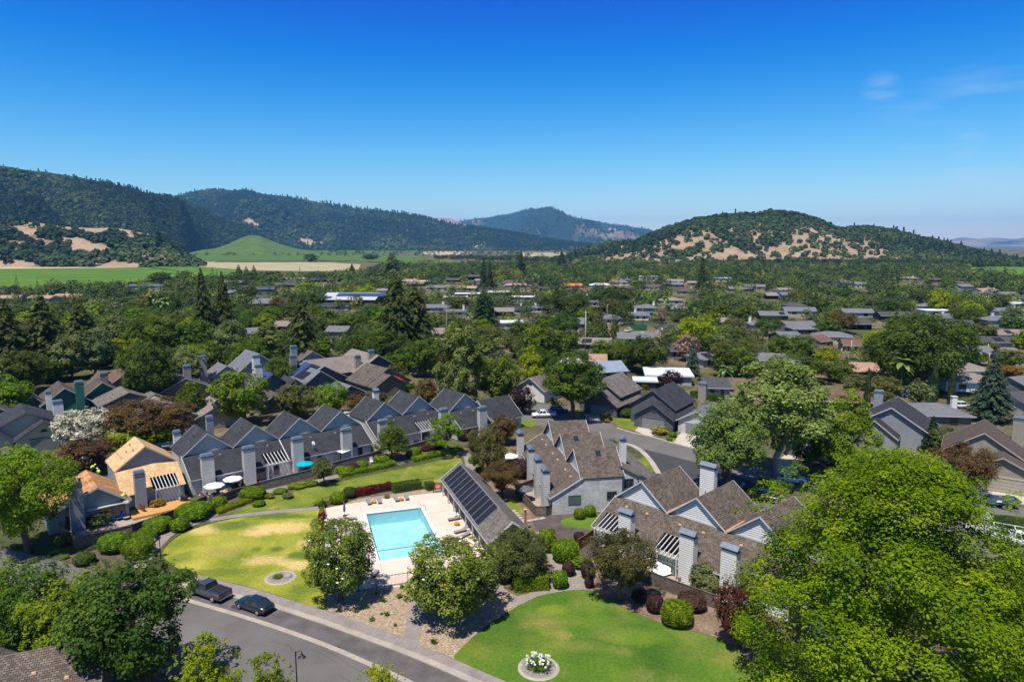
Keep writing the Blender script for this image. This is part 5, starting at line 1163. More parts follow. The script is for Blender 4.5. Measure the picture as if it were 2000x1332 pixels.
def hill(name, crest, rf, rc, rb, mat, pw=.85, nx=260, ny=70, rough=.12, wood=None, freq=1.0, label=None, ext=0, zb=-3):
    crest = np.array(crest, float); x0, x1 = crest[0, 0], crest[-1, 0]; a = np.linspace(x0, x1, nx); H = np.interp(a, crest[:, 0], crest[:, 1])
    # soften the polyline a little
    ker = np.ones(7) / 7; Hs = np.convolve(np.pad(H, 3, mode='edge'), ker, 'valid'); H = Hs
    s = np.concatenate([np.linspace(0, 1, ny), np.linspace(1, 2, 14)[1:]])
    A, Sg = np.meshgrid(a, s); rc = np.array([rc(u) if callable(rc) else rc for u in a]); rb = rc + rb if rb < 3000 else np.maximum(rb, rc + 500); Hc = np.array([zat(h, q) for h, q in zip(H, rc)]); HC = np.broadcast_to(Hc, A.shape)
    rfv = rf if callable(rf) else (lambda u: rf); RF = np.array([rfv(u) for u in a])
    rr = np.where(Sg <= 1, RF[None] + (rc - RF[None]) * Sg, rc + (rb - rc) * (Sg - 1))
    X = (A - 1000) / F * rr; Y = rr
    sc = 1 / (abs(Hc).max() * 1.6 + 60) * freq
    nzv = fbm(X * sc, Y * sc, 6, .55); rid = 1 - np.abs(fbm(X * sc * 1.3 + 40, Y * sc * .7, 5, .5)) * 2
    prof = np.where(Sg <= 1, Sg ** pw, (2 - Sg) ** 1.2)
    amp = np.where(Sg <= 1, np.minimum(1, Sg * 4) * (1 - Sg) ** .8, .2 * (Sg - 1)) * 4
    Z = HC * prof + HC * rough * amp * (nzv + .5 * (rid - .6)) + zb
    cap = CAMH + (HC - CAMH) * rr / rc - np.where(Sg < 1, 1.5 + (1 - Sg) * 6, 0); Z = np.minimum(Z, cap)   # spurs stay below the skyline ridge
    Z[-1] = zb - 5; Z[0] = zb
    Wd = np.ones_like(X) if wood is None else wood(A, Sg, X, Y, Z)
    V = np.stack([X, Y, Z], 2).reshape(-1, 3); i = np.arange(len(s) - 1)[:, None] * nx + np.arange(nx - 1)[None]
    Q = np.stack([i, i + 1, i + nx + 1, i + nx], 2).reshape(-1, 4)
    me = npmesh(name, V, Q, mat, {'wood': np.clip(Wd, 0, 1).ravel()}, True); o = put(name, me); tag(o, kind='structure')
    return dict(a=a, s=s, X=X, Y=Y, Z=Z, W=Wd, A=A)
def blobs(name, P, size, tone, kindv, mat, seed=1, label=None, cat=None, conifer=.3):
    "many far tree crowns merged: each an uneven little crown of leaf-clump faces"
    rg = np.random.default_rng(seed); n = len(P); Vs, Qs, Ts = [], [], []
    protos = []
    for v in range(6):
        k = 26; d = rdir(rg, k, -.35); r = rg.uniform(.75, 1.05, k)
        c = d * r[:, None] * np.array([.5, .5, .42]) + np.array([0, 0, .5]); N_ = unit(d + np.array([0, 0, .5]) + rg.normal(0, .2, (k, 3)))
        V, Q = leaves(c, N_, .27, rg, .8); protos.append((V, Q))
    for v in range(3):
        k = 22; z = np.linspace(.05, .95, k); a = np.arange(k) * 2.4; r = .5 * (1 - z) ** .8 * .75
        c = np.stack([np.cos(a) * r * .7, np.sin(a) * r * .7, z], 1); N_ = unit(np.stack([np.cos(a), np.sin(a), .6 + 0 * a], 1))
        V, Q = leaves(c, N_, .24, rg, .7); protos.append((V * np.array([.75, .75, 1.25]), Q))
    con = rg.uniform(0, 1, n) < kindv
    pi = np.where(con, rg.integers(6, 9, n), rg.integers(0, 6, n)); off = 0
    for k in range(9):
        m = np.where(pi == k)[0]
        if not len(m): continue
        V0, Q0 = protos[k]; th = rg.uniform(0, 6.28, len(m)); c, s = np.cos(th), np.sin(th); sz = size[m]
        X = (V0[None, :, 0] * c[:, None] - V0[None, :, 1] * s[:, None]) * sz[:, None] + P[m, 0][:, None]
        Y = (V0[None, :, 0] * s[:, None] + V0[None, :, 1] * c[:, None]) * sz[:, None] + P[m, 1][:, None]
        Z = V0[None, :, 2] * (sz * (1.25 if k > 5 else 1))[:, None] + (P[m, 2] - sz * .12)[:, None]
        Vs.append(np.stack([X, Y, Z], 2).reshape(-1, 3)); nv = len(V0)
        Qs.append((Q0[None] + (np.arange(len(m)) * nv)[:, None, None] + off).reshape(-1, 4)); off += len(m) * nv
        tv = tone[m] * (.55 if k > 5 else 1); Ts.append(np.clip(tv[:, None] + np.repeat(rg.uniform(-.07, .07, (len(m), nv // 4)), 4, 1), 0, 1).ravel())
    me = npmesh(name, np.vstack(Vs), np.vstack(Qs), mat, {'tone': np.concatenate(Ts)}); o = put(name, me)
    return tag(o, label, cat, None, 'stuff')
def hill_trees(name, Hd, n, size, seed, smax=1.08, con=.3, ca=.6, label=None, mat=None):
    rg = np.random.default_rng(seed); ny, nx = Hd['X'].shape; out = []
    # sample by screen share: rows near the crest are foreshortened less, so weight by distance lightly
    u = rg.uniform(0, nx - 1.01, n * 3); s = rg.uniform(0, 1, n * 3) ** .9 * smax
    v = np.interp(s, Hd['s'], np.arange(len(Hd['s']))); v = np.minimum(v, ny - 1.01)
    i, j = v.astype(int), u.astype(int); fi, fj = v - i, u - j
    def at(K): K = Hd[K]; return (K[i, j] * (1 - fj) + K[i, j + 1] * fj) * (1 - fi) + (K[i + 1, j] * (1 - fj) + K[i + 1, j + 1] * fj) * fi
    X, Y, Z, Wd = at('X'), at('Y'), at('Z'), at('W'); k = (rg.uniform(0, 1, len(X)) < np.clip(Wd, 0.0, 1)) ; idx = np.where(k)[0][:n]
    P = np.stack([X, Y, Z], 1)[idx]; sz = rg.uniform(size * .65, size * 1.35, len(idx))
    tn = .46 + .8 * fbm(P[:, 0] / 230, P[:, 1] / 230 + 5, 4) + rg.normal(0, .1, len(idx))
    cn = np.clip(con + ca * fbm(P[:, 0] / 400 + 9, P[:, 1] / 400, 3), 0, 1)
    blobs(name, P, sz, np.clip(tn, 0, 1), cn, mat or M['woods'], seed, label, 'woodland')
def patches(A, Sg, lst, soft=.25):
    "bare-grass openings: list of (px, share up the slope, half width px, half height)"
    w = np.ones_like(A)
    for px, sv, hw, hh in lst:
        d = np.sqrt(((A - px) / hw) ** 2 + ((Sg - sv) / hh) ** 2); w = np.minimum(w, np.clip((d - 1) / soft + .5, 0, 1))
    return w
# farthest blue mountains on the right edge
hill('mountains', [(1700, 482), (1800, 476), (1840, 470), (1868, 463), (1880, 464), (1900, 467), (1925, 464), (1950, 465), (1970, 468), (2000, 461), (2060, 456), (2150, 460), (2300, 470)], 15000, 19000, 22500, M['hill_far'], .9, 200, 50, .14,
     wood=lambda A, S_, X, Y, Z: .55 + .9 * fbm(X / 900, Y / 900))
hill('mountains', [(780, 470), (815, 440), (835, 431), (850, 427), (868, 426), (882, 428), (896, 432), (920, 445), (1000, 480)], 9500, 12500, 14500, M['hill_tanfar'], .8, 80, 40, .08, wood=lambda A, S_, X, Y, Z: .15 + .5 * fbm(X / 300, Y / 300))
# central blue mountain
pm = lambda A, S_, X, Y, Z: np.minimum(np.clip(1.35 + 1.5 * fbm(X / 700 + 3, Y / 800), 0, 1), patches(A, S_, [(1168, .42, 30, .05), (1205, .48, 22, .035), (1072, .72, 10, .09), (1137, .56, 14, .03), (1155, .33, 16, .03), (1270, .75, 30, .06), (1010, .34, 18, .03), (1075, .1, 25, .02), (930, .2, 14, .03)], .35))
hm = hill('mountains', [(800, 472), (860, 448), (905, 433), (935, 430), (960, 429), (975, 425), (990, 424), (1012, 419), (1030, 412), (1045, 412), (1058, 410), (1066, 407), (1075, 410), (1085, 412), (1100, 420), (1116, 428), (1140, 432), (1165, 434), (1190, 439), (1215, 442), (1235, 448), (1262, 450), (1290, 460), (1400, 474), (1500, 482)], 8500, 15000, 19500, M['hill_far'], .8, 320, 90, .32, wood=pm, freq=1.5)
hill_trees('mountain_woods', hm, 12000, 30, 5, 1.0, .3, label='dark forest far up the central blue mountain')
# second ridge
h2 = hill('hills', [(230, 470), (280, 430), (330, 398), (355, 388), (375, 383), (400, 377), (420, 374), (440, 374), (460, 377), (480, 376), (500, 378), (525, 386), (550, 389), (580, 392), (600, 396), (630, 401), (660, 403), (700, 411), (740, 415), (780, 420), (820, 427), (850, 435), (900, 446), (960, 455), (1020, 464), (1080, 474), (1150, 484), (1240, 489)], 5000, 6400, 8300, M['hill'], .75, 360, 90, .36,
          wood=lambda A, S_, X, Y, Z: np.minimum(np.clip(1.7 + 1.3 * fbm(X / 300, Y / 300), .1, 1), patches(A, S_, [(372, .93, 12, .03), (610, .05, 22, .02), (955, .3, 10, .02), (935, .15, 12, .02), (500, .1, 15, .02)], .4)), freq=1.3)
hill_trees('ridge_woods', h2, 24000, 24, 6, 1.03, .35, label='dark conifer forest on the long middle ridge')
# near left ridge
h1 = hill('hills', [(-420, 285), (-200, 305), (0, 331), (35, 334), (80, 342), (130, 347), (180, 355), (230, 362), (280, 376), (310, 387), (345, 390), (385, 402), (420, 422), (450, 436), (480, 446), (520, 458), (560, 472), (600, 485), (620, 492)], lambda u: float(np.interp(u, [-420, 300, 420, 620], [2000, 2200, 3600, 4600])), lambda u: float(np.interp(u, [-420, 300, 420, 620], [3100, 3100, 4500, 5200])), 1200, M['hill'], .72, 340, 90, .32,
          wood=lambda A, S_, X, Y, Z: np.minimum(np.clip(1.8 + 1.2 * fbm(X / 200, Y / 200), .2, 1), patches(A, S_, [(300, .42, 10, .012), (60, .3, 30, .015), (100, .32, 24, .02)], .4)), freq=1.4)
hill_trees('ridge_woods', h1, 24000, 14, 7, 1.03, .2, label='dense oak and fir woods on the left ridge')
def rows_mat(name, c, c2, ang, step):
    m, N, L, B = newmat(name); t = N.new('ShaderNodeTexCoord'); mp = N.new('ShaderNodeMapping'); mp.inputs['Rotation'].default_value = (0, 0, ang); L.new(t.outputs['Object'], mp.inputs[0])
    w = N.new('ShaderNodeTexWave'); w.inputs['Scale'].default_value = 1 / step; w.inputs['Distortion'].default_value = 1.5; w.inputs['Detail'].default_value = 3; L.new(mp.outputs[0], w.inputs['Vector'])
    r = ramp(N, [(.15, c2), (.55, c)]); L.new(w.outputs['Fac'], r.inputs[0])
    n = N.new('ShaderNodeTexNoise'); n.inputs['Scale'].default_value = .02; n.inputs['Detail'].default_value = 8; L.new(t.outputs['Object'], n.inputs['Vector']); mr = N.new('ShaderNodeMapRange')
    mr.inputs['From Min'].default_value = .3; mr.inputs['From Max'].default_value = .7; mr.inputs['To Min'].default_value = .75; mr.inputs['To Max'].default_value = 1.25; L.new(n.outputs['Fac'], mr.inputs['Value'])
    mm = N.new('ShaderNodeVectorMath'); mm.operation = 'SCALE'; L.new(r.outputs[0], mm.inputs[0]); L.new(mr.outputs[0], mm.inputs['Scale']); L.new(mm.outputs[0], B.inputs['Base Color']); B.inputs['Roughness'].default_value = .9; B.inputs['Specular IOR Level'].default_value = .1; return m
M['vines2'] = rows_mat('vine_rows_far', (.09, .15, .028), (.055, .09, .022), R(20), 26.0)
# green vineyard knoll and its saddle
hill('vineyard_knoll', [(330, 500), (370, 493), (400, 487), (425, 484), (448, 477), (470, 467), (486, 460), (500, 458), (514, 460), (532, 468), (556, 477), (590, 486), (640, 491), (690, 496)], 2500, 3100, 3600, M['vines2'], .9, 160, 40, .05, wood=None)
# left foothill, tan grass crest over oaks
def w0(A, S_, X, Y, Z):
    base = np.clip(1.0 + 1.6 * fbm(X / 90, Y / 110, 4), .08, 1)
    crest = patches(A, S_, [(20, .93, 90, .22), (150, .9, 80, .22), (235, .96, 70, .18), (60, .7, 45, .12), (185, .45, 48, .09), (150, .55, 35, .06), (130, .3, 30, .06), (300, .9, 26, .08), (20, .05, 60, .05), (230, .05, 80, .04), (75, .86, 50, .06)], .25)
    return np.minimum(base, np.maximum(crest, .03))
h0 = hill('hills', [(-500, 440), (-300, 428), (-100, 434), (0, 433), (50, 431), (90, 434), (140, 441), (190, 444), (230, 443), (265, 448), (300, 457), (330, 470), (355, 487), (375, 503), (392, 516), (400, 520)], lambda u: 1240 + .0 * u, 1620, 2100, M['hill'], .8, 300, 80, .1, wood=w0, freq=1.6)
hill_trees('hill_oaks', h0, 2600, 14, 8, .97, .02, .1, label='dark oaks over the tan left foothill')
# right hill with bare tan slopes
def w4(A, S_, X, Y, Z):
    f = fbm(X / 55 + 2, Y / 65, 5, .55); mid = np.clip((A - 1225) / 30, 0, 1) * np.clip((1735 - A) / 30, 0, 1); open_ = mid * np.clip((.66 + .25 * f - S_) * 6, 0, 1)
    base = np.clip(1.1 + 1.6 * f, .3, 1) * (1 - open_) + open_ * np.clip(.24 + 1.9 * np.maximum(0, f - .03), .1, .95)
    tan = patches(A, S_, [(1205, .25, 50, .2), (1178, .6, 16, .2), (1215, .7, 14, .2), (1330, .36, 60, .12), (1262, .15, 30, .12), (1290, .4, 14, .12), (1420, .12, 70, .13), (1475, .2, 60, .13), (1385, .3, 22, .1), (1430, .52, 12, .14), (1470, .46, 14, .14), (1478, .7, 10, .1), (1600, .2, 105, .24), (1590, .5, 55, .26), (1430, .1, 110, .14), (1500, .07, 160, .1), (1625, .55, 22, .1), (1565, .5, 26, .14), (1700, .28, 34, .09), (1650, .34, 30, .1), (1740, .18, 30, .05), (1340, .62, 14, .05), (1545, .3, 30, .1), (1690, .6, 16, .06), (1500, .05, 200, .1), (1590, .3, 60, .2)], .35)
    far = np.clip((A - 1745) / 30, 0, 1); return np.clip(np.maximum(np.minimum(base, tan + .12), far * .98), 0, 1)
h4 = hill('hills', [(1110, 498), (1140, 490), (1165, 481), (1190, 475), (1215, 474), (1240, 470), (1262, 462), (1290, 449), (1318, 440), (1345, 432), (1375, 426), (1410, 421), (1440, 419), (1470, 417), (1500, 414), (1525, 416), (1550, 420), (1580, 428), (1605, 437), (1625, 446), (1640, 449), (1655, 446), (1675, 444), (1700, 446), (1725, 450), (1760, 457), (1790, 465), (1820, 471), (1850, 478), (1880, 486), (1910, 493), (1950, 501), (2000, 511), (2060, 522), (2100, 530)], 1400, 1850, 2600, M['hill'], .82, 420, 90, .1, wood=w4, freq=1.3)
hill_trees('hill_oaks', h4, 9500, 10.5, 9, 1.04, .02, .12, label='dark oaks scattered over the right hill and its bare slopes')
# ---------------------------------------------------------------- vineyards and fields on the valley floor
M['vines'] = rows_mat('vine_rows', (.105, .2, .018), (.045, .085, .016), R(62), 9.0)
M['field_tan'] = noisy('stubble_field', (.33, .285, .165), .95, .14, .02, fine=.15)
M['field_bare'] = noisy('bare_field', (.45, .32, .21), .95, .12, .02, fine=.15)
FIELDS = [('vineyard', [(-160, 528), (0, 526.5), (120, 525.5), (285, 523.5), (345, 531), (348, 541), (300, 550), (230, 556), (120, 566), (0, 565), (-200, 568)], 1.2, 'vines', 'broad green vineyard beyond the left-hand trees'),
          ('vineyard', [(287, 517.5), (360, 520.5), (425, 525), (490, 532), (455, 544), (352, 539), (349, 531), (296, 523)], 1.2, 'vines', 'narrow green vineyard wedge right of the broad one'),
          ('vineyard', [(372, 495.5), (500, 496), (640, 497), (760, 498), (830, 503), (860, 509), (760, 513), (640, 510), (500, 511.5), (385, 511)], 1.2, 'vines2', 'pale green vineyard strip across the middle of the valley'),
          ('vineyard', [(372, 490.5), (560, 490.5), (690, 487.6), (830, 488), (840, 491), (760, 495.5), (640, 495), (380, 494)], 1.2, 'vines2', 'farthest green vineyard strip under the middle ridge'),
          ('vineyard', [(745, 513.5), (860, 510), (930, 514), (900, 520), (800, 522)], 1.2, 'vines', 'green vineyard strip left of the tall pines'),
          ('field', [(378, 513), (500, 513), (640, 513), (705, 517), (700, 527), (645, 531), (560, 530), (490, 529), (385, 521)], .5, 'field_tan', 'tan stubble field crossing the valley'),
          ('field', [(826, 491.2), (880, 491), (921, 492.5), (918, 498.5), (850, 498.5), (822, 496)], .5, 'field_bare', 'bare tan field below the end of the ridge'),
          ('field', [(1020, 494), (1100, 493.5), (1118, 500), (1080, 508), (1020, 508)], .5, 'field_tan', 'pale field left of the right hill'),
          ('vineyard', [(1112, 496), (1160, 497), (1155, 505), (1100, 507)], 1.2, 'vines2', 'small green field at the foot of the right hill'),
          ('vineyard', [(1895, 523), (1950, 522), (2060, 524), (2080, 545), (1990, 548), (1950, 540), (1885, 534)], 1.2, 'vines', 'green vineyard at the right edge of the valley'),
          ('field', [(-60, 520), (60, 520.5), (240, 515.5), (300, 517), (284, 522.5), (120, 524.8), (-60, 526)], .5, 'field_bare', 'bare strip of track between vineyard and foothill'),
          ('field', [(1560, 512), (1640, 509), (1760, 512), (1660, 518), (1580, 518)], .5, 'field_tan', 'tan strip at the foot of the right hill')]
for nm, pts, z, mt, lb in FIELDS:
    o = plane_poly(nm, pts, z, M[mt]); o['kind'] = 'structure'
M['shed'] = noisy('pale_shed', (.6, .6, .62), .6, .1, .1)
def inpoly(x, y, poly):
    c = False; n = len(poly)
    for i in range(n):
        x0, y0 = poly[i]; x1, y1 = poly[(i + 1) % n]
        if (y0 > y) != (y1 > y) and x < (x1 - x0) * (y - y0) / (y1 - y0) + x0: c = not c
    return c
# ---------------------------------------------------------------- houses of the town beyond
M['roof_pale'] = noisy('pale_metal_roof', (.4, .41, .44), .6, .06, .3)
HB = []   # picture boxes of town roofs, kept free of random trees standing in front
def town_house(px, py, wpx, kind, roof, wall, yaw, label, dp=10.0, eave=2.7, rise=1.7, chim=None, solar=None, wins=2, name='ranch_house', group='houses of the town beyond', dorm=None, zb=None):
    "low house whose roof top shows at (px, py); wpx its length in photo pixels"
    zr = eave + rise; g = G(px, py, zr); d = g.y * CP + (CAMH - zr) * SP; Lx = wpx / F * d
    o = thing(name, label, 'house', (g.x, g.y, 0), R(yaw), group)
    x = Lx / 2; y = dp / 2; b = MB(); b.box(0, 0, 0, Lx, dp, eave); b.build('wall', M[wall], o)
    oh = .7; b = MB()
    if kind == 'hip':
        k = min(y, x * .8); rz = eave + rise; E = [(-x - oh, -y - oh), (x + oh, -y - oh), (x + oh, y + oh), (-x - oh, y + oh)]; r0, r1 = (-x + k, 0, rz), (x - k, 0, rz); e3 = [(p[0], p[1], eave) for p in E]
        def uvf(f):
            f = [Vector(p) for p in f]; a = (f[1] - f[0]).normalized(); return [((p - f[0]).dot(a), ((p - f[0]) - a * (p - f[0]).dot(a)).length) for p in f]
        for f in ([e3[0], e3[1], r1, r0], [e3[1], e3[2], r1], [e3[2], e3[3], r0, r1], [e3[3], e3[0], r0]): b.face(f, uvf(f))
        b.face([p for p in e3[::-1]])
    elif kind == 'flat':
        b.box(0, 0, eave + .01, Lx + 1.2, dp + 1.2, .3)
    else:
        B = block(-x, x, -y, y, eave, eave + rise, 'x', .5, .6, .5); add_roof(b, B)
        bb = MB(); add_walls(bb, B); bb.build('gable_wall', M[wall], o)
    b.build('roof', M[roof], o)
    f = MB(); f.box(0, -y - oh + .05, eave - .12, Lx + 2 * oh, .08, .16); f.build('fascia', M['trim'], o)
    for i in range(wins):
        u = -x + Lx * (i + .7) / (wins + .4); wb = MB(); wb.box(u, -y - .02, .7, min(2.6, Lx * .14), .06, 1.4); wb.build('window', M['glass'], o)
    if chim is not None:
        b = MB(); b.box(chim * x, .6, eave - .5, 1.1, .9, rise + 1.8); c = b.build('chimney', M['stucco_white'] if roof != 'roof_tile' else M['stucco_tan'], o)
        b = MB(); b.box(chim * x, .6, eave + rise + 1.32, 1.3, 1.1, .16); b.build('chimney_cap', M['trim'], c)
    if solar is not None:
        s0, s1, mm = solar; sl = rise / (y + oh); P = lambda u, v: (u * x, -(y + oh) + v * (y + oh), eave + sl * v * (y + oh) + .12)
        b = MB(); b.slab([P(s0, .2), P(s1, .2), P(s1, .8), P(s0, .8)], .08); b.build('solar_panel', M[mm], o)
    HB.append((px - wpx / 2 - 2, py - 3, px + wpx / 2 + 2, py + rise / d * F + 8, g.y)); EXCL.append((g.x, g.y, max(Lx * .42, 6))); return o
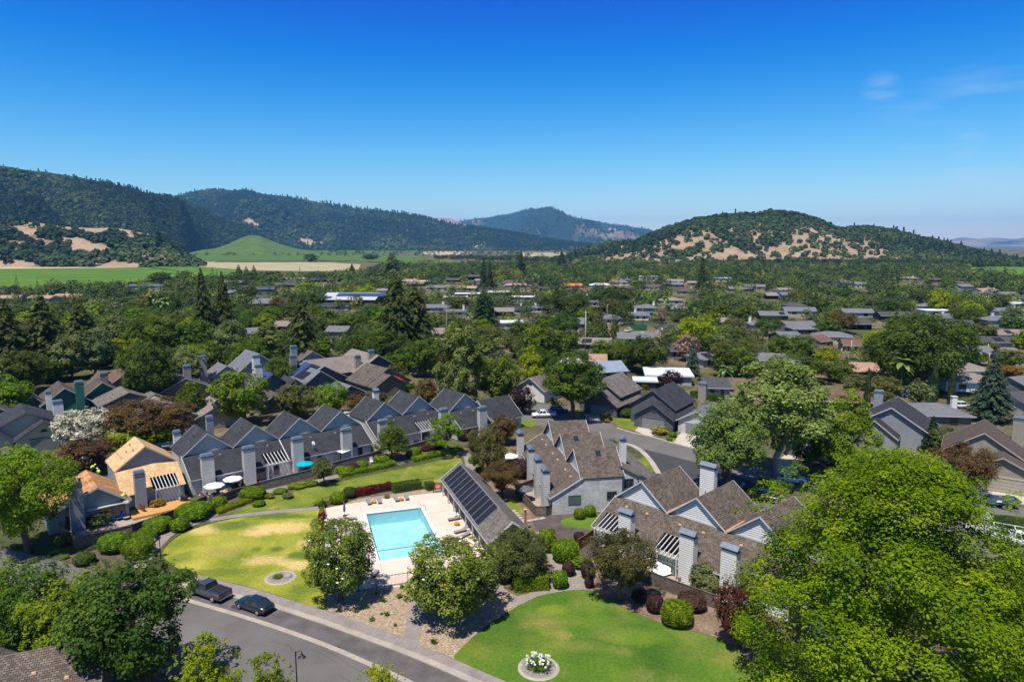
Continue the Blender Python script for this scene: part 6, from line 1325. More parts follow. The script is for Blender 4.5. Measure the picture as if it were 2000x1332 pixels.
T = [ # px, py, wpx, kind, roof, wall, yaw, label, options
 (1060, 594, 48, 'hip', 'roof_grey', 'stucco_white', 8, 'grey hip roof left of the dark oak grove', dict(chim=-.6)),
 (1095, 627, 56, 'hip', 'roof_dark', 'stucco_grey', -10, 'dark hip roof beside the blue gable', dict()),
 (1135, 621, 36, 'gable', 'roof_grey', 'side_blue', -14, 'grey roof over a bright blue gable', dict(rise=2.2)),
 (1192, 614, 42, 'hip', 'roof_grey', 'stucco_white', 5, 'grey hip roof behind the utility pole', dict()),
 (1262, 594, 42, 'hip', 'roof_grey', 'side_blue', -4, 'two-storey blue house with white chimney', dict(eave=5, chim=.7)),
 (1318, 596, 44, 'hip', 'roof_pinkish', 'stucco_grey', 0, 'warm grey hip roof right of the two-storey blue house', dict()),
 (1250, 608, 30, 'hip', 'roof_grey', 'stucco_white', -4, 'lower grey roof in front of the two-storey blue house', dict(chim=-.6)),
 (1308, 632, 34, 'gable', 'roof_dark', 'stucco_white', 30, 'white gabled house with blue-framed window', dict(rise=2.2)),
 (1412, 620, 50, 'hip', 'roof_pinkish', 'stucco_white', -3, 'low brownish hip roof in the middle of the neighbourhood', dict()),
 (1492, 625, 58, 'hip', 'roof_grey', 'stucco_grey', -5, 'grey hip roof with pale ridge line', dict(chim=-.9)),
 (1508, 608, 52, 'gable', 'roof_grey', 'side_dark', -6, 'long grey gable roof with a small dark panel', dict(solar=(.4, .8, 'solar'))),
 (1550, 590, 36, 'hip', 'roof_dark', 'stucco_grey', 0, 'dark upper roof of a two-step house', dict(eave=3.4)),
 (1560, 600, 58, 'gable', 'roof_grey', 'stucco_white', -8, 'pale grey low roof below the two-step house', dict()),
 (1565, 633, 46, 'hip', 'roof_grey', 'side_dark', 0, 'small grey hip roof among olive trees', dict()),
 (1535, 648, 44, 'gable', 'roof_grey', 'side_brown', 14, 'pale roof with an orange chimney', dict()),
 (1375, 687, 42, 'hip', 'roof_grey', 'stucco_grey', 20, 'grey roof with striped solar panels', dict(solar=(-.6, .3, 'solar'))),
 (1510, 690, 100, 'gable', 'roof_grey', 'side_dark', -6, 'long plain grey roof behind the big pale tree', dict(dp=9, wins=0)),
 (1595, 655, 34, 'gable', 'roof_rust', 'stucco_tan', 24, 'small reddish roof right of the orange chimney house', dict()),
 (1660, 663, 30, 'gable', 'roof_rust', 'stucco_tan', -14, 'reddish gable left of the giant oak', dict()),
 (1605, 686, 62, 'gable', 'roof_rust', 'stucco_tan', -8, 'reddish-brown roof with a black solar array', dict(solar=(-.9, -.35, 'solar'))),
 (1660, 708, 92, 'gable', 'roof_tile', 'stucco_tan', -6, 'salmon tile roof with an attached garage', dict(dp=11)),
 (1648, 764, 84, 'gable', 'roof_rust', 'side_brown', -10, 'plain reddish roof behind the green pyramid tree', dict(dp=8, wins=0)),
 (1672, 603, 56, 'gable', 'roof_grey', 'stucco_white', -4, 'pale low roof with white gable end', dict()),
 (1672, 624, 42, 'gable', 'roof_dark', 'stucco_grey', 0, 'dark low roof in front of the white gable end', dict()),
 (1745, 609, 60, 'gable', 'roof_dark', 'side_dark', -4, 'long dark roof left of the giant oak crown', dict()),
 (1828, 612, 50, 'gable', 'roof_grey', 'stucco_white', -12, 'pale grey roof peeking over the giant oak', dict(chim=.5)),
 (1830, 600, 58, 'flat', 'roof_white', 'stucco_white', -2, 'flat white roof behind the giant oak', dict()),
 (1872, 625, 44, 'gable', 'roof_dark', 'side_brown', -22, 'dark gable roof with a white rake right of the giant oak', dict(rise=2)),
 (1965, 617, 90, 'hip', 'roof_grey', 'side_blue', -3, 'large grey roof over a band of blue glass', dict(eave=4.2, chim=-.55)),
 (1975, 643, 76, 'hip', 'roof_pinkish', 'stucco_white', -4, 'brownish roof just below the band of blue glass', dict(solar=(-.5, -.2, 'solar'))),
 (1950, 657, 112, 'hip', 'roof_dark', 'stucco_grey', -5, 'wide charcoal roof with solar panels and a white chimney', dict(chim=-.92, solar=(-.3, 0, 'solar'))),
 (1900, 676, 54, 'gable', 'roof_grey', 'stucco_grey', -8, 'grey outbuilding roof below the wide charcoal roof', dict()),
 (1985, 684, 62, 'gable', 'roof_rust', 'stucco_white', -8, 'dusky pink roof at the right edge', dict()),
 (1885, 708, 66, 'hip', 'roof_pinkish', 'stucco_white', 4, 'taupe roof with a row of skylights behind the cypresses', dict()),
 (1885, 728, 100, 'hip', 'roof_pinkish', 'stucco_white', -6, 'faded roof directly behind the two cypresses', dict()),
 (1992, 735, 56, 'gable', 'roof_grey', 'side_blue', 18, 'grey roof right of the dark spruce', dict()),
 (1990, 765, 60, 'gable', 'roof_dark', 'side_white', 12, 'dark low roof beneath the spruce at the right edge', dict()),
 (1818, 786, 104, 'hip', 'roof_grey', 'side_brown', -7, 'wide grey roof with brown walls behind the courtyard house', dict(dp=11, chim=.85)),
 (1395, 738, 46, 'gable', 'roof_dark', 'stucco_white', -6, 'dark flat-pitched roof over pale walls near the palms', dict()),
 (1304, 716, 84, 'flat', 'roof_white', 'stucco_grey', -8, 'broad white flat roof behind the purple tree', dict(dp=12)),
 (1260, 730, 40, 'flat', 'roof_white', 'side_dark', -8, 'bright white patio cover before the broad flat roof', dict(dp=5, eave=2.4)),
 (1185, 706, 56, 'gable', 'roof_metal', 'side_blue', 18, 'blue metal seamed roof behind the street tree', dict(rise=2.2)),
 (1110, 695, 44, 'hip', 'roof_white', 'stucco_white', 4, 'white roof glimpsed through the tall street tree', dict()),
 (1163, 660, 60, 'gable', 'roof_pinkish', 'stucco_tan', -12, 'brown roof with a black solar square', dict(solar=(-.8, -.2, 'solar'))),
 (1240, 650, 66, 'gable', 'roof_grey', 'stucco_white', -6, 'pale grey roof by the parked truck', dict(dp=9)),
 (1168, 692, 30, 'gable', 'roof_tile', 'stucco_tan', -6, 'small peach roof among trees', dict(dp=5)),
 (1312, 672, 24, 'gable', 'roof_dark', 'stucco_grey', 10, 'small dark roof by the pink blossom tree', dict()),
 (1115, 554, 42, 'gable', 'orange_roof', 'stucco_white', 6, 'orange-red roof in the distance', dict()),
 (1075, 558, 42, 'flat', 'roof_dark', 'side_dark', 0, 'dark flat roof left of the orange-red roof', dict()),
 (1172, 553, 40, 'hip', 'roof_white', 'stucco_white', 0, 'pale roof right of the orange-red roof', dict()),
 (1210, 548, 38, 'hip', 'roof_grey', 'stucco_white', 0, 'grey roof with white walls in the far centre', dict()),
 (1265, 537, 36, 'flat', 'roof_white', 'stucco_white', -4, 'white cubic house against the far oaks', dict(eave=5)),
 (1412, 540, 32, 'flat', 'roof_white', 'stucco_white', 0, 'bluish white house beyond the tall firs', dict(eave=4)),
 (1150, 505, 12, 'gable', 'roof_white', 'stucco_white', 0, 'tiny white farmhouse at the foot of the right hill', dict(eave=4)),
 (1020, 575, 46, 'flat', 'roof_white', 'stucco_grey', 0, 'long pale flat roof left of centre', dict()),
 (975, 566, 40, 'flat', 'roof_white', 'side_dark', 2, 'white carport roof behind the dark pine', dict()),
 (920, 569, 60, 'flat', 'roof_white', 'side_dark', 2, 'low white carport roofs in a line', dict()),
 (890, 575, 44, 'flat', 'roof_white', 'side_dark', 2, 'lower white carport roof', dict()),
 (890, 601, 44, 'flat', 'roof_grey', 'stucco_grey', 2, 'grey flat roof with a white box on top', dict(chim=.7)),
 (985, 601, 36, 'gable', 'roof_pinkish', 'stucco_white', 0, 'pale roof right of the dark pine', dict()),
 (1000, 622, 42, 'flat', 'roof_white', 'stucco_white', 3, 'small white roof right of the dark pine', dict()),
 (820, 548, 30, 'gable', 'plywood', 'stucco_white', 0, 'roof under repair with bare orange sheathing, far off', dict()),
 (812, 550, 34, 'gable', 'roof_grey', 'stucco_grey', 0, 'grey roof beside the far sheathed roof', dict()),
 (886, 543, 28, 'gable', 'roof_dark', 'stucco_white', 0, 'dark roof below the twin firs', dict()),
 (925, 537, 22, 'gable', 'roof_dark', 'side_brown', 0, 'dark brown roof right of the twin firs', dict(eave=4)),
 (692, 572, 104, 'gable', 'roof_pale', 'side_brown', -4, 'large building with pale roof and long solar array', dict(dp=30, eave=4.5, rise=3.5, wins=0)),
 (560, 552, 44, 'gable', 'roof_dark', 'side_brown', -2, 'dark low roof of a distant motel', dict()),
 (632, 543, 60, 'gable', 'roof_dark', 'side_brown', 0, 'long dark roof of the distant motel', dict(dp=12)),
 (570, 541, 54, 'flat', 'roof_white', 'stucco_tan', 0, 'pale flat roof behind the distant motel', dict()),
 (519, 560, 36, 'gable', 'roof_dark', 'side_blue', 6, 'blue two-storey house with dark roof', dict(eave=5)),
 (530, 583, 68, 'gable', 'roof_grey', 'side_brown', -4, 'pale grey gabled roof below the blue two-storey house', dict(dp=14, rise=2.6)),
 (545, 627, 50, 'gable', 'roof_pinkish', 'stucco_tan', -8, 'reddish roof behind the flowering magnolias', dict()),
 (496, 640, 26, 'gable', 'roof_grey', 'side_blue', 30, 'small grey gable behind the pale sycamore', dict()),
 (663, 637, 40, 'gable', 'roof_grey', 'stucco_grey', -4, 'plain grey roof between dark trees', dict()),
 (641, 658, 30, 'flat', 'roof_grey', 'stucco_white', -4, 'small grey flat roof above the shake house chimneys', dict()),
 (855, 641, 22, 'gable', 'roof_pinkish', 'stucco_tan', 10, 'tan roof behind the tall pale poplar', dict()),
 (866, 660, 30, 'gable', 'roof_tile', 'stucco_white', 70, 'long pinkish roof beside the tall pale poplar', dict(dp=20)),
 (290, 554, 74, 'flat', 'roof_grey', 'stucco_grey', -2, 'long grey shed roof by the vineyard', dict(dp=14)),
 (456, 548, 44, 'gable', 'roof_grey', 'stucco_grey', -6, 'grey roof beside the tall fir', dict()),
 (470, 567, 46, 'gable', 'roof_grey', 'stucco_white', -6, 'pale grey roof right of the tall firs', dict()),
 (18, 577, 52, 'gable', 'roof_tile', 'stucco_white', 0, 'pinkish roof with white chimney at the left edge', dict(chim=.2)),
 (86, 577, 50, 'gable', 'roof_tile', 'stucco_white', -10, 'pinkish roof with white chimney, second along the vineyard', dict(chim=.3)),
 (130, 574, 36, 'gable', 'roof_tile', 'stucco_white', 8, 'pinkish roof with white chimney, third along the vineyard', dict(chim=0)),
 (150, 575, 26, 'gable', 'roof_tile', 'stucco_white', -8, 'pinkish roof with white chimney nearest the dark trees', dict(chim=.2)),
 (1648, 549, 22, 'gable', 'roof_grey', 'stucco_white', 10, 'white gabled house with a tall chimney below the bare slope', dict(eave=5, chim=-.8)),
 (1680, 551, 20, 'gable', 'roof_grey', 'stucco_white', -20, 'pale gabled house right of the tall-chimney one', dict(eave=4)),
 (1880, 555, 26, 'gable', 'roof_grey', 'stucco_white', 10, 'white house right of the bright lime tree', dict(eave=5)),
 (1505, 572, 22, 'gable', 'roof_pinkish', 'stucco_tan', 0, 'tan roof by the firs', dict()),
 (1532, 571, 22, 'gable', 'roof_grey', 'stucco_grey', 8, 'grey roof by the firs', dict()),
 (1965, 570, 34, 'gable', 'roof_grey', 'stucco_white', 6, 'grey roof at the far right behind pines', dict()),
 (1985, 587, 40, 'flat', 'roof_white', 'stucco_white', 0, 'bright white roof at the far right', dict()),
]
for px, py, w_, kd, rf, wl_, yw, lb, op in T: town_house(px, py, w_, kd, rf, wl_, yw, lb, **op)
# solar arrays on the large pale roof
oL = [o for o in COL.objects if o.get('label', '').startswith('large building with pale roof')][0]
for (x0, x1, v0, v1) in ((-10, 22, .45, .9), (-27, -12, .15, .4)):
    zf = lambda v: 4.5 + 3.5 * v + .35; b = MB(); b.slab([(x0, -15.7 * (1 - v0), zf(v0)), (x1, -15.7 * (1 - v0), zf(v0)), (x1, -15.7 * (1 - v1), zf(v1)), (x0, -15.7 * (1 - v1), zf(v1))], .1); b.build('solar_panel', M['solar_blue'], oL)
# ---------------------------------------------------------------- vineyard sheds, poles
o = thing('farm_shed', 'long white shed beside the valley track', 'shed', G(405, 514)); b = MB(); b.box(0, 0, 0, 36, 7, 3.2); b.build('wall', M['shed'], o); b = MB(); b.box(0, 0, 3.21, 38, 8, .4); b.build('roof', M['roof_white'], o)
def util_pole(px, by, ty, label, arms=2, mat='wood_pole', lean=0):
    g = G(px, by); h = topz(g, ty); o = thing('utility_pole', label, 'utility pole', g, .3); b = MB(); b.tube([(0, 0, 0), (lean, 0, h)], [.2, .13], 8); b.build('pole', M[mat], o, True)
    for k in range(arms):
        b = MB(); b.bar((-1.1, .15, h - .5 - k * 1.1), (1.1, .15, h - .5 - k * 1.1), .1, .12)
        for u in (-.9, -.4, .4, .9): b.cyl(u, .15, h - .46 - k * 1.1, .05, .2, 6)
        b.build('crossarm', M[mat], o)
    return o
util_pole(1143, 696, 608, 'tall pale utility pole standing above the street trees', 1, 'pole_pale')
util_pole(1185, 655, 594, 'dark utility pole with two crossarms behind the slim green tree', 2)
util_pole(1254, 645, 597, 'slim utility pole right of the green truck', 1)
util_pole(873, 700, 600, 'dark utility pole left of the tall pale poplar', 1)
util_pole(1928, 700, 672, 'pale pole in front of the wide charcoal roof', 0, 'pole_pale')
util_pole(1931, 712, 690, 'short pale pole under the wide charcoal roof', 0, 'pole_pale')
util_pole(1662, 690, 665, 'white pole by the reddish gable', 0, 'pole_pale')
util_pole(1643, 702, 680, 'short pale pole left of the giant oak', 0, 'pole_pale')
util_pole(1476, 602, 560, 'thin utility pole in the town trees', 1)
util_pole(633, 575, 557, 'white flagpole near the long solar roof', 0, 'white_paint')
# ---------------------------------------------------------------- the named trees
# big maples at the lower right
tree('maple', 'maple', (31.4, 52.5), 24.0, 24.0, 'huge yellow-green maple filling the lower right corner', None, 'maple_tree', zb=.1, q=0, var=0)
tree('maple', 'maple', (47.5, 54), 19, 14.0, 'second yellow-green maple at the right edge behind the huge one', None, 'maple_tree', zb=.1, q=0, var=1)
PT = [ # kind, mat, cx, base row, width px, top row, label, options
 ('magnolia', 'magnolia', 664, 1173, 130, 1003, 'left magnolia with white blooms between the dry lawn and the pool', dict(name='magnolia_tree', zb=.12)),
 ('magnolia', 'magnolia', 882, 1206, 174, 1046, 'right magnolia with white blooms over the cobble bed', dict(name='magnolia_tree', zb=.1)),
 ('broad', 'darkgreen', 268, 1360, 225, 1085, 'dark oak at the lower left overhanging the street', dict(zb=.15, q=0)),
 ('broad', 'bright', 165, 1320, 190, 1120, 'mid-green tree left of the dark oak by the street', dict(zb=.1, q=0)),
 ('broad', 'green', 75, 1290, 150, 1095, 'leafy tree at the lower left behind the corner roof', dict(zb=.1, q=0)),
 ('broad', 'bright', -10, 1270, 110, 1080, 'bright tree cut by the left edge above the corner roof', dict(zb=.1, q=0)),
 ('shoots', 'lime', 410, 1450, 134, 1240, 'light green treetop at the bottom beside the dark oak', dict(zb=.1, q=0)),
 ('shoots', 'bright', 524, 1450, 108, 1275, 'light green treetop under the street lamp', dict(zb=.1, q=0)),
 ('shoots', 'lime', 745, 1450, 108, 1297, 'light green treetop at the bottom centre over the kerb', dict(zb=.1, q=0)),
 ('wide', 'bright', 58, 1078, 166, 872, 'big bright green tree at the left edge beside the stripped roof', dict(zb=.15, q=0)),
 ('broad', 'lime', 20, 1000, 120, 862, 'yellow-green crown at the left edge behind the big bright tree', dict(zb=.2)),
 ('broad', 'blossom', 169, 878, 106, 792, 'tree covered in white blossom', dict(name='blossom_tree', zb=.1)),
 ('wide', 'bronze', 292, 864, 158, 777, 'broad bronze-brown crown behind the plywood roof', dict(zb=.1)),
 ('broad', 'russet', 170, 922, 104, 852, 'dark russet tree between the blossom tree and the stripped roof', dict(zb=.08)),
 ('broad', 'lime', 256, 880, 84, 828, 'yellow-green tree behind the plywood gable', dict(zb=.08)),
 ('broad', 'lime', 308, 874, 66, 830, 'smaller yellow-green tree right behind the plywood gable', dict(zb=.08)),
 ('tall', 'green', 375, 830, 58, 742, 'slim green laurel tree in front of the taupe garage house', dict(zb=.1)),
 ('broad', 'bright', 474, 830, 102, 716, 'round bright green tree in the middle of the left cluster', dict(zb=.12)),
 ('broad', 'olive', 580, 815, 78, 745, 'yellowish tree left of the bright green one behind the row', dict(zb=.08)),
 ('broad', 'bright', 648, 812, 68, 742, 'bright green tree behind the long grey row', dict(zb=.1)),
 ('broad', 'green', 553, 755, 64, 692, 'dark round tree between the two solar houses', dict(zb=.08)),
 ('wide', 'bronze', 703, 812, 62, 766, 'russet crown between the bright tree and the middle row', dict(zb=.08)),
 ('wide', 'bronzegreen', 745, 790, 30, 764, 'small russet crown at the brown house corner', dict(zb=.08)),
 ('pyramid', 'green', 767, 900, 60, 820, 'young egg-shaped street tree in front of the middle row', dict(zb=.14, q=0)),
 ('shoots', 'bright', 872, 888, 76, 806, 'pale green loose tree in front of the right-hand row', dict(zb=.2, q=0)),
 ('broad', 'bronzegreen', 951, 930, 78, 828, 'bronze-green tree at the fork of the footpath', dict(zb=.1, q=0)),
 ('broad', 'bronze', 985, 868, 52, 806, 'bronze tree behind the fork of the footpath', dict(zb=.1)),
 ('wide', 'bronze', 982, 974, 76, 900, 'small russet tree between the pool house and the end house row', dict(zb=.25, q=0)),
 ('broad', 'olive', 632, 948, 42, 892, 'small yellow-green tree by the footpath fence', dict(zb=.25)),
 ('wide', 'bronzegreen', 1212, 1172, 128, 1034, 'bronze-green tree in front of the lower white pergola', dict(zb=.22, q=0)),
 ('broad', 'russet', 1438, 1262, 92, 1122, 'russet tree left of the huge maple', dict(zb=.08, q=0)),
 ('broad', 'airy', 1418, 962, 146, 776, 'tall pale-leaved green tree standing over the side road', dict(zb=.18, q=0, mat2=1)),
 ('tall', 'airy', 1520, 940, 190, 700, 'tallest open-crowned tree with twin pale trunks', dict(zb=.25, q=0, trunk='pale')),
 ('pyramid', 'bright', 1648, 915, 128, 760, 'pyramid-shaped bright green tree right of the twin-trunked one', dict(zb=.06, q=0)),
 ('broad', 'darkgreen', 1572, 912, 56, 846, 'dark tree under the pyramid-shaped one', dict(zb=.08)),
 ('tall', 'green', 1116, 822, 118, 686, 'tall green street tree behind the end house row', dict(zb=.2, q=0)),
 ('airy', 'airy', 897, 800, 100, 622, 'tall pale poplar behind the right-hand row', dict(zb=.08, q=0)),
 ('broad', 'green', 975, 790, 84, 688, 'dull green tree right of the tall pale poplar', dict(zb=.1)),
 ('airy', 'airy', 952, 760, 80, 655, 'pale crown close behind the tall pale poplar', dict(zb=.1)),
 ('broad', 'purple', 1021, 808, 46, 752, 'dark purple tree at the cul-de-sac', dict(name='purple_tree', zb=.1)),
 ('broad', 'purple', 1310, 762, 42, 722, 'dark purple tree before the white flat roof', dict(name='purple_tree', zb=.1)),
 ('wide', 'oak', 1792, 762, 182, 606, 'giant dark oak of the right-hand neighbourhood', dict(name='oak_tree', zb=.06, q=0)),
 ('conifer', 'spruce', 1932, 822, 100, 696, 'dark blue-green spruce at the right', dict(name='spruce_tree', zb=.03, q=0)),
 ('column', 'conifer', 1691, 812, 13, 722, 'narrow cypress left of the palm', dict(name='cypress_tree', zb=.03)),
 ('column', 'conifer', 1822, 790, 16, 706, 'narrow cypress, left one of the pair', dict(name='cypress_tree', zb=.03)),
 ('column', 'conifer', 1856, 794, 13, 718, 'narrow cypress, right one of the pair', dict(name='cypress_tree', zb=.03)),
 ('wide', 'bronze', 1876, 972, 112, 862, 'dark bronze tree left of the brown-roofed garage', dict(zb=.12, q=0)),
 ('broad', 'sage', 1845, 890, 60, 830, 'grey-green tree before the brown roof', dict(zb=.08)),
 ('conifer', 'conifer', 1818, 885, 50, 812, 'dark hedge-like conifer right of the courtyard house', dict(zb=.03)),
 ('broad', 'sage', 1795, 798, 52, 738, 'silvery olive tree by the blue parked truck', dict(zb=.08)),
 ('broad', 'olive', 1700, 788, 110, 728, 'yellow-green grove below the salmon tile roof', dict(zb=.05)),
 ('broad', 'green', 1640, 745, 60, 700, 'pale green shrub tree before the salmon tile roof', dict(zb=.05)),
 ('wide', 'green', 1560, 745, 110, 690, 'olive-brown crown right of the long plain roof', dict(zb=.05)),
 ('wide', 'oak', 1770, 740, 90, 665, 'lower grey-green crown on the left of the giant oak', dict(zb=.05)),
 ('broad', 'rust', 1963, 735, 56, 712, 'low orange-brown crown at the right edge', dict(zb=.05)),
 ('broad', 'green', 1898, 712, 52, 680, 'round green tree before the wide charcoal roof', dict(zb=.05)),
 ('broad', 'green', 1968, 720, 50, 682, 'round green tree in front of the dusky pink roof', dict(zb=.05)),
 ('broad', 'olive', 1915, 665, 56, 628, 'yellow-green tree left of the glass-banded house', dict(zb=.05)),
 ('broad', 'lime', 1832, 612, 44, 562, 'brightest lime tree in the right-hand distance', dict(zb=.05)),
 ('broad', 'green', 1445, 735, 60, 672, 'bright leafy tree right of the striped-panel roof', dict(zb=.05)),
 ('broad', 'oak', 1410, 735, 44, 680, 'dark green tree left of the bright leafy one', dict(zb=.05)),
 ('conifer', 'spruce', 1352, 735, 34, 664, 'blue spruce by the pink blossom tree', dict(name='spruce_tree', zb=.03)),
 ('broad', 'pink', 1341, 705, 46, 652, 'tree covered in pink blossom', dict(name='blossom_tree', zb=.05)),
 ('broad', 'pink', 1292, 632, 20, 600, 'small pink blossom tree beside the two-storey blue house', dict(name='blossom_tree', zb=.1)),
 ('broad', 'lime', 1360, 690, 76, 612, 'big yellow-green tree in the centre right', dict(zb=.08)),
 ('broad', 'olive', 1440, 690, 92, 634, 'olive-green crowns right of the big yellow-green tree', dict(zb=.05)),
 ('broad', 'green', 1545, 712, 90, 648, 'dark olive tree before the orange chimney house', dict(zb=.05)),
 ('wide', 'oak', 1268, 730, 86, 652, 'large dark grey-green oak in the centre', dict(name='oak_tree', zb=.05)),
 ('tall', 'green', 1060, 720, 90, 624, 'dark green sweetgum left of the pale pole', dict(zb=.05)),
 ('pyramid', 'lime', 1036, 745, 56, 672, 'golden-green cone-shaped tree left of the street tree', dict(zb=.05)),
 ('broad', 'green', 1105, 690, 60, 642, 'round green tree behind the pale pole', dict(zb=.08)),
 ('pyramid', 'olive', 1164, 652, 40, 598, 'tall yellowish tree between the two utility poles', dict(zb=.1)),
 ('pyramid', 'green', 1200, 662, 18, 622, 'slim green tree beside the dark utility pole', dict(zb=.05)),
 ('broad', 'green', 1185, 700, 60, 660, 'green tree in front of the brown solar roof', dict(zb=.05)),
 ('broad', 'green', 1215, 712, 44, 668, 'second green tree in front of the brown solar roof', dict(zb=.05)),
 ('broad', 'oak', 1018, 668, 56, 622, 'grey-green oak at the left of the dark sweetgum', dict(zb=.05)),
 ('wide', 'oak', 1100, 622, 110, 566, 'dark oak grove crown above the grey hip roofs', dict(name='oak_tree', zb=.05)),
 ('wide', 'oak', 1190, 604, 96, 556, 'dark oak crown right of the oak grove', dict(name='oak_tree', zb=.05)),
 ('conifer', 'conifer', 1370, 572, 26, 496, 'tall dark fir standing above the town right of centre', dict(name='fir_tree', zb=.03)),
 ('conifer', 'conifer', 1018, 542, 28, 490, 'dark fir left of the central fields', dict(name='fir_tree', zb=.03)),
 ('conifer', 'conifer', 1097, 525, 28, 488, 'broad fir below the central mountain', dict(name='fir_tree', zb=.03)),
 ('conifer', 'redwood', 400, 672, 62, 522, 'tallest dark fir of the left woods', dict(name='fir_tree', zb=.03, q=0)),
 ('conifer', 'redwood', 440, 668, 60, 530, 'tall dark fir right of the tallest one', dict(name='fir_tree', zb=.03, q=0)),
 ('redwood', 'redwood', 776, 700, 92, 534, 'tall brownish redwood in the centre left', dict(name='redwood_tree', zb=.03, q=0)),
 ('redwood', 'redwood', 812, 690, 96, 560, 'broad redwood right of the tall brownish one', dict(name='redwood_tree', zb=.03)),
 ('broad', 'russet', 812, 640, 40, 576, 'reddish dying tree beside the redwoods', dict(zb=.3)),
 ('redwood', 'redwood', 592, 720, 84, 578, 'dark cedar left of the large solar building', dict(name='cedar_tree', zb=.03, q=0)),
 ('redwood', 'conifer', 946, 650, 72, 566, 'dark spreading pine in front of the white carports', dict(name='pine_tree', zb=.05)),
 ('conifer', 'conifer', 945, 565, 20, 502, 'left one of the twin firs in the distance', dict(name='fir_tree', zb=.03)),
 ('conifer', 'conifer', 957, 565, 18, 506, 'right one of the twin firs in the distance', dict(name='fir_tree', zb=.03)),
 ('redwood', 'redwood', 20, 740, 100, 584, 'dark layered cedar at the left edge', dict(name='cedar_tree', zb=.03, q=0)),
 ('redwood', 'redwood', 92, 730, 104, 578, 'second dark layered cedar from the left edge', dict(name='cedar_tree', zb=.03, q=0)),
 ('redwood', 'redwood', 165, 712, 100, 592, 'dark layered cedar behind the pale sycamores', dict(name='cedar_tree', zb=.03)),
 ('broad', 'oak', 40, 770, 110, 676, 'dark woodland oak at the left above the green house', dict(zb=.05)),
 ('broad', 'oak', 100, 745, 90, 690, 'dark woodland oak left of the pale sycamores', dict(zb=.05)),
 ('tall', 'sage', 140, 742, 66, 650, 'pale sycamore, left of the pair', dict(name='sycamore_tree', zb=.12)),
 ('tall', 'sage', 185, 736, 70, 640, 'pale sycamore, right of the pair', dict(name='sycamore_tree', zb=.12)),
 ('broad', 'sage', 235, 700, 80, 610, 'tall sage-coloured tree behind the pale sycamores', dict(zb=.1)),
 ('broad', 'green', 250, 742, 44, 682, 'small bright tree above the rusty gables', dict(zb=.08)),
 ('broad', 'oak', 292, 790, 100, 662, 'blue-green oak right of the rusty gables', dict(name='oak_tree', zb=.08, q=0)),
 ('broad', 'green', 305, 700, 120, 605, 'big mid-green woodland crown', dict(zb=.08)),
 ('broad', 'green', 378, 700, 80, 618, 'mid-green crown below the tallest fir', dict(zb=.08)),
 ('broad', 'sage', 372, 760, 70, 672, 'sage crown above the lone chimney', dict(zb=.08)),
 ('tall', 'sage', 452, 712, 66, 622, 'tall yellowish sycamore right of the firs', dict(name='sycamore_tree', zb=.1)),
 ('airy', 'airy', 522, 705, 80, 632, 'loose pale tree with cream flowers above the slate roofs', dict(name='flowering_tree', zb=.1)),
 ('broad', 'oak', 572, 712, 62, 652, 'dark crown left of the shake-house gable', dict(zb=.08)),
 ('broad', 'oak', 620, 700, 70, 640, 'dark crown behind the shake-house gable', dict(zb=.08)),
 ('wide', 'oak', 695, 712, 86, 640, 'dark oak behind the weathered roof', dict(name='oak_tree', zb=.06)),
 ('wide', 'oak', 752, 722, 80, 640, 'dark oak right behind the weathered roof', dict(name='oak_tree', zb=.06)),
 ('broad', 'green', 792, 690, 60, 622, 'green crown between oaks in the centre left', dict(zb=.06)),
 ('broad', 'green', 828, 735, 72, 655, 'dense green tree left of the tall pale poplar', dict(zb=.1)),
 ('broad', 'bronze', 835, 790, 44, 738, 'russet tree between the middle and right-hand rows', dict(zb=.08)),
 ('broad', 'olive', 775, 745, 44, 708, 'yellow-green tree beside the orange awning', dict(zb=.08)),
 ('broad', 'lime', 600, 570, 44, 552, 'yellow tree by the distant motel', dict(zb=.05)),
 ('broad', 'lime', 715, 592, 50, 556, 'lime-green tree by the large solar building', dict(zb=.05)),
 ('broad', 'lime', 355, 590, 44, 570, 'lime-green tree left of the tallest fir', dict(zb=.05)),
 ('broad', 'oak', 315, 556, 50, 530, 'dark tree at the tip of the broad vineyard', dict(zb=.05)),
 ('broad', 'oak', 364, 554, 34, 527, 'round dark tree left of the tallest fir', dict(zb=.05)),
 ('broad', 'oak', 608, 512, 26, 495, 'lone round oak in the pale vineyards', dict(zb=.02)),
 ('broad', 'oak', 725, 508, 34, 495, 'oak clump in the pale vineyards', dict(zb=.02)),
 ('broad', 'oak', 520, 545, 60, 530, 'dark oak row at the edge of the stubble field', dict(zb=.02)),
 ('redwood', 'sage', 766, 545, 50, 494, 'grey-green pine crown above the centre-left town', dict(name='pine_tree', zb=.05)),
 ('conifer', 'conifer', 688, 540, 22, 515, 'dark little fir by the stubble field', dict(name='fir_tree', zb=.03)),
 ('pyramid', 'green', 467, 545, 14, 517, 'first small poplar by the stubble field', dict(name='poplar_tree', zb=.03)),
 ('pyramid', 'green', 482, 546, 12, 520, 'second small poplar by the stubble field', dict(name='poplar_tree', zb=.03)),
 ('pyramid', 'green', 497, 548, 12, 518, 'third small poplar by the stubble field', dict(name='poplar_tree', zb=.03)),
]
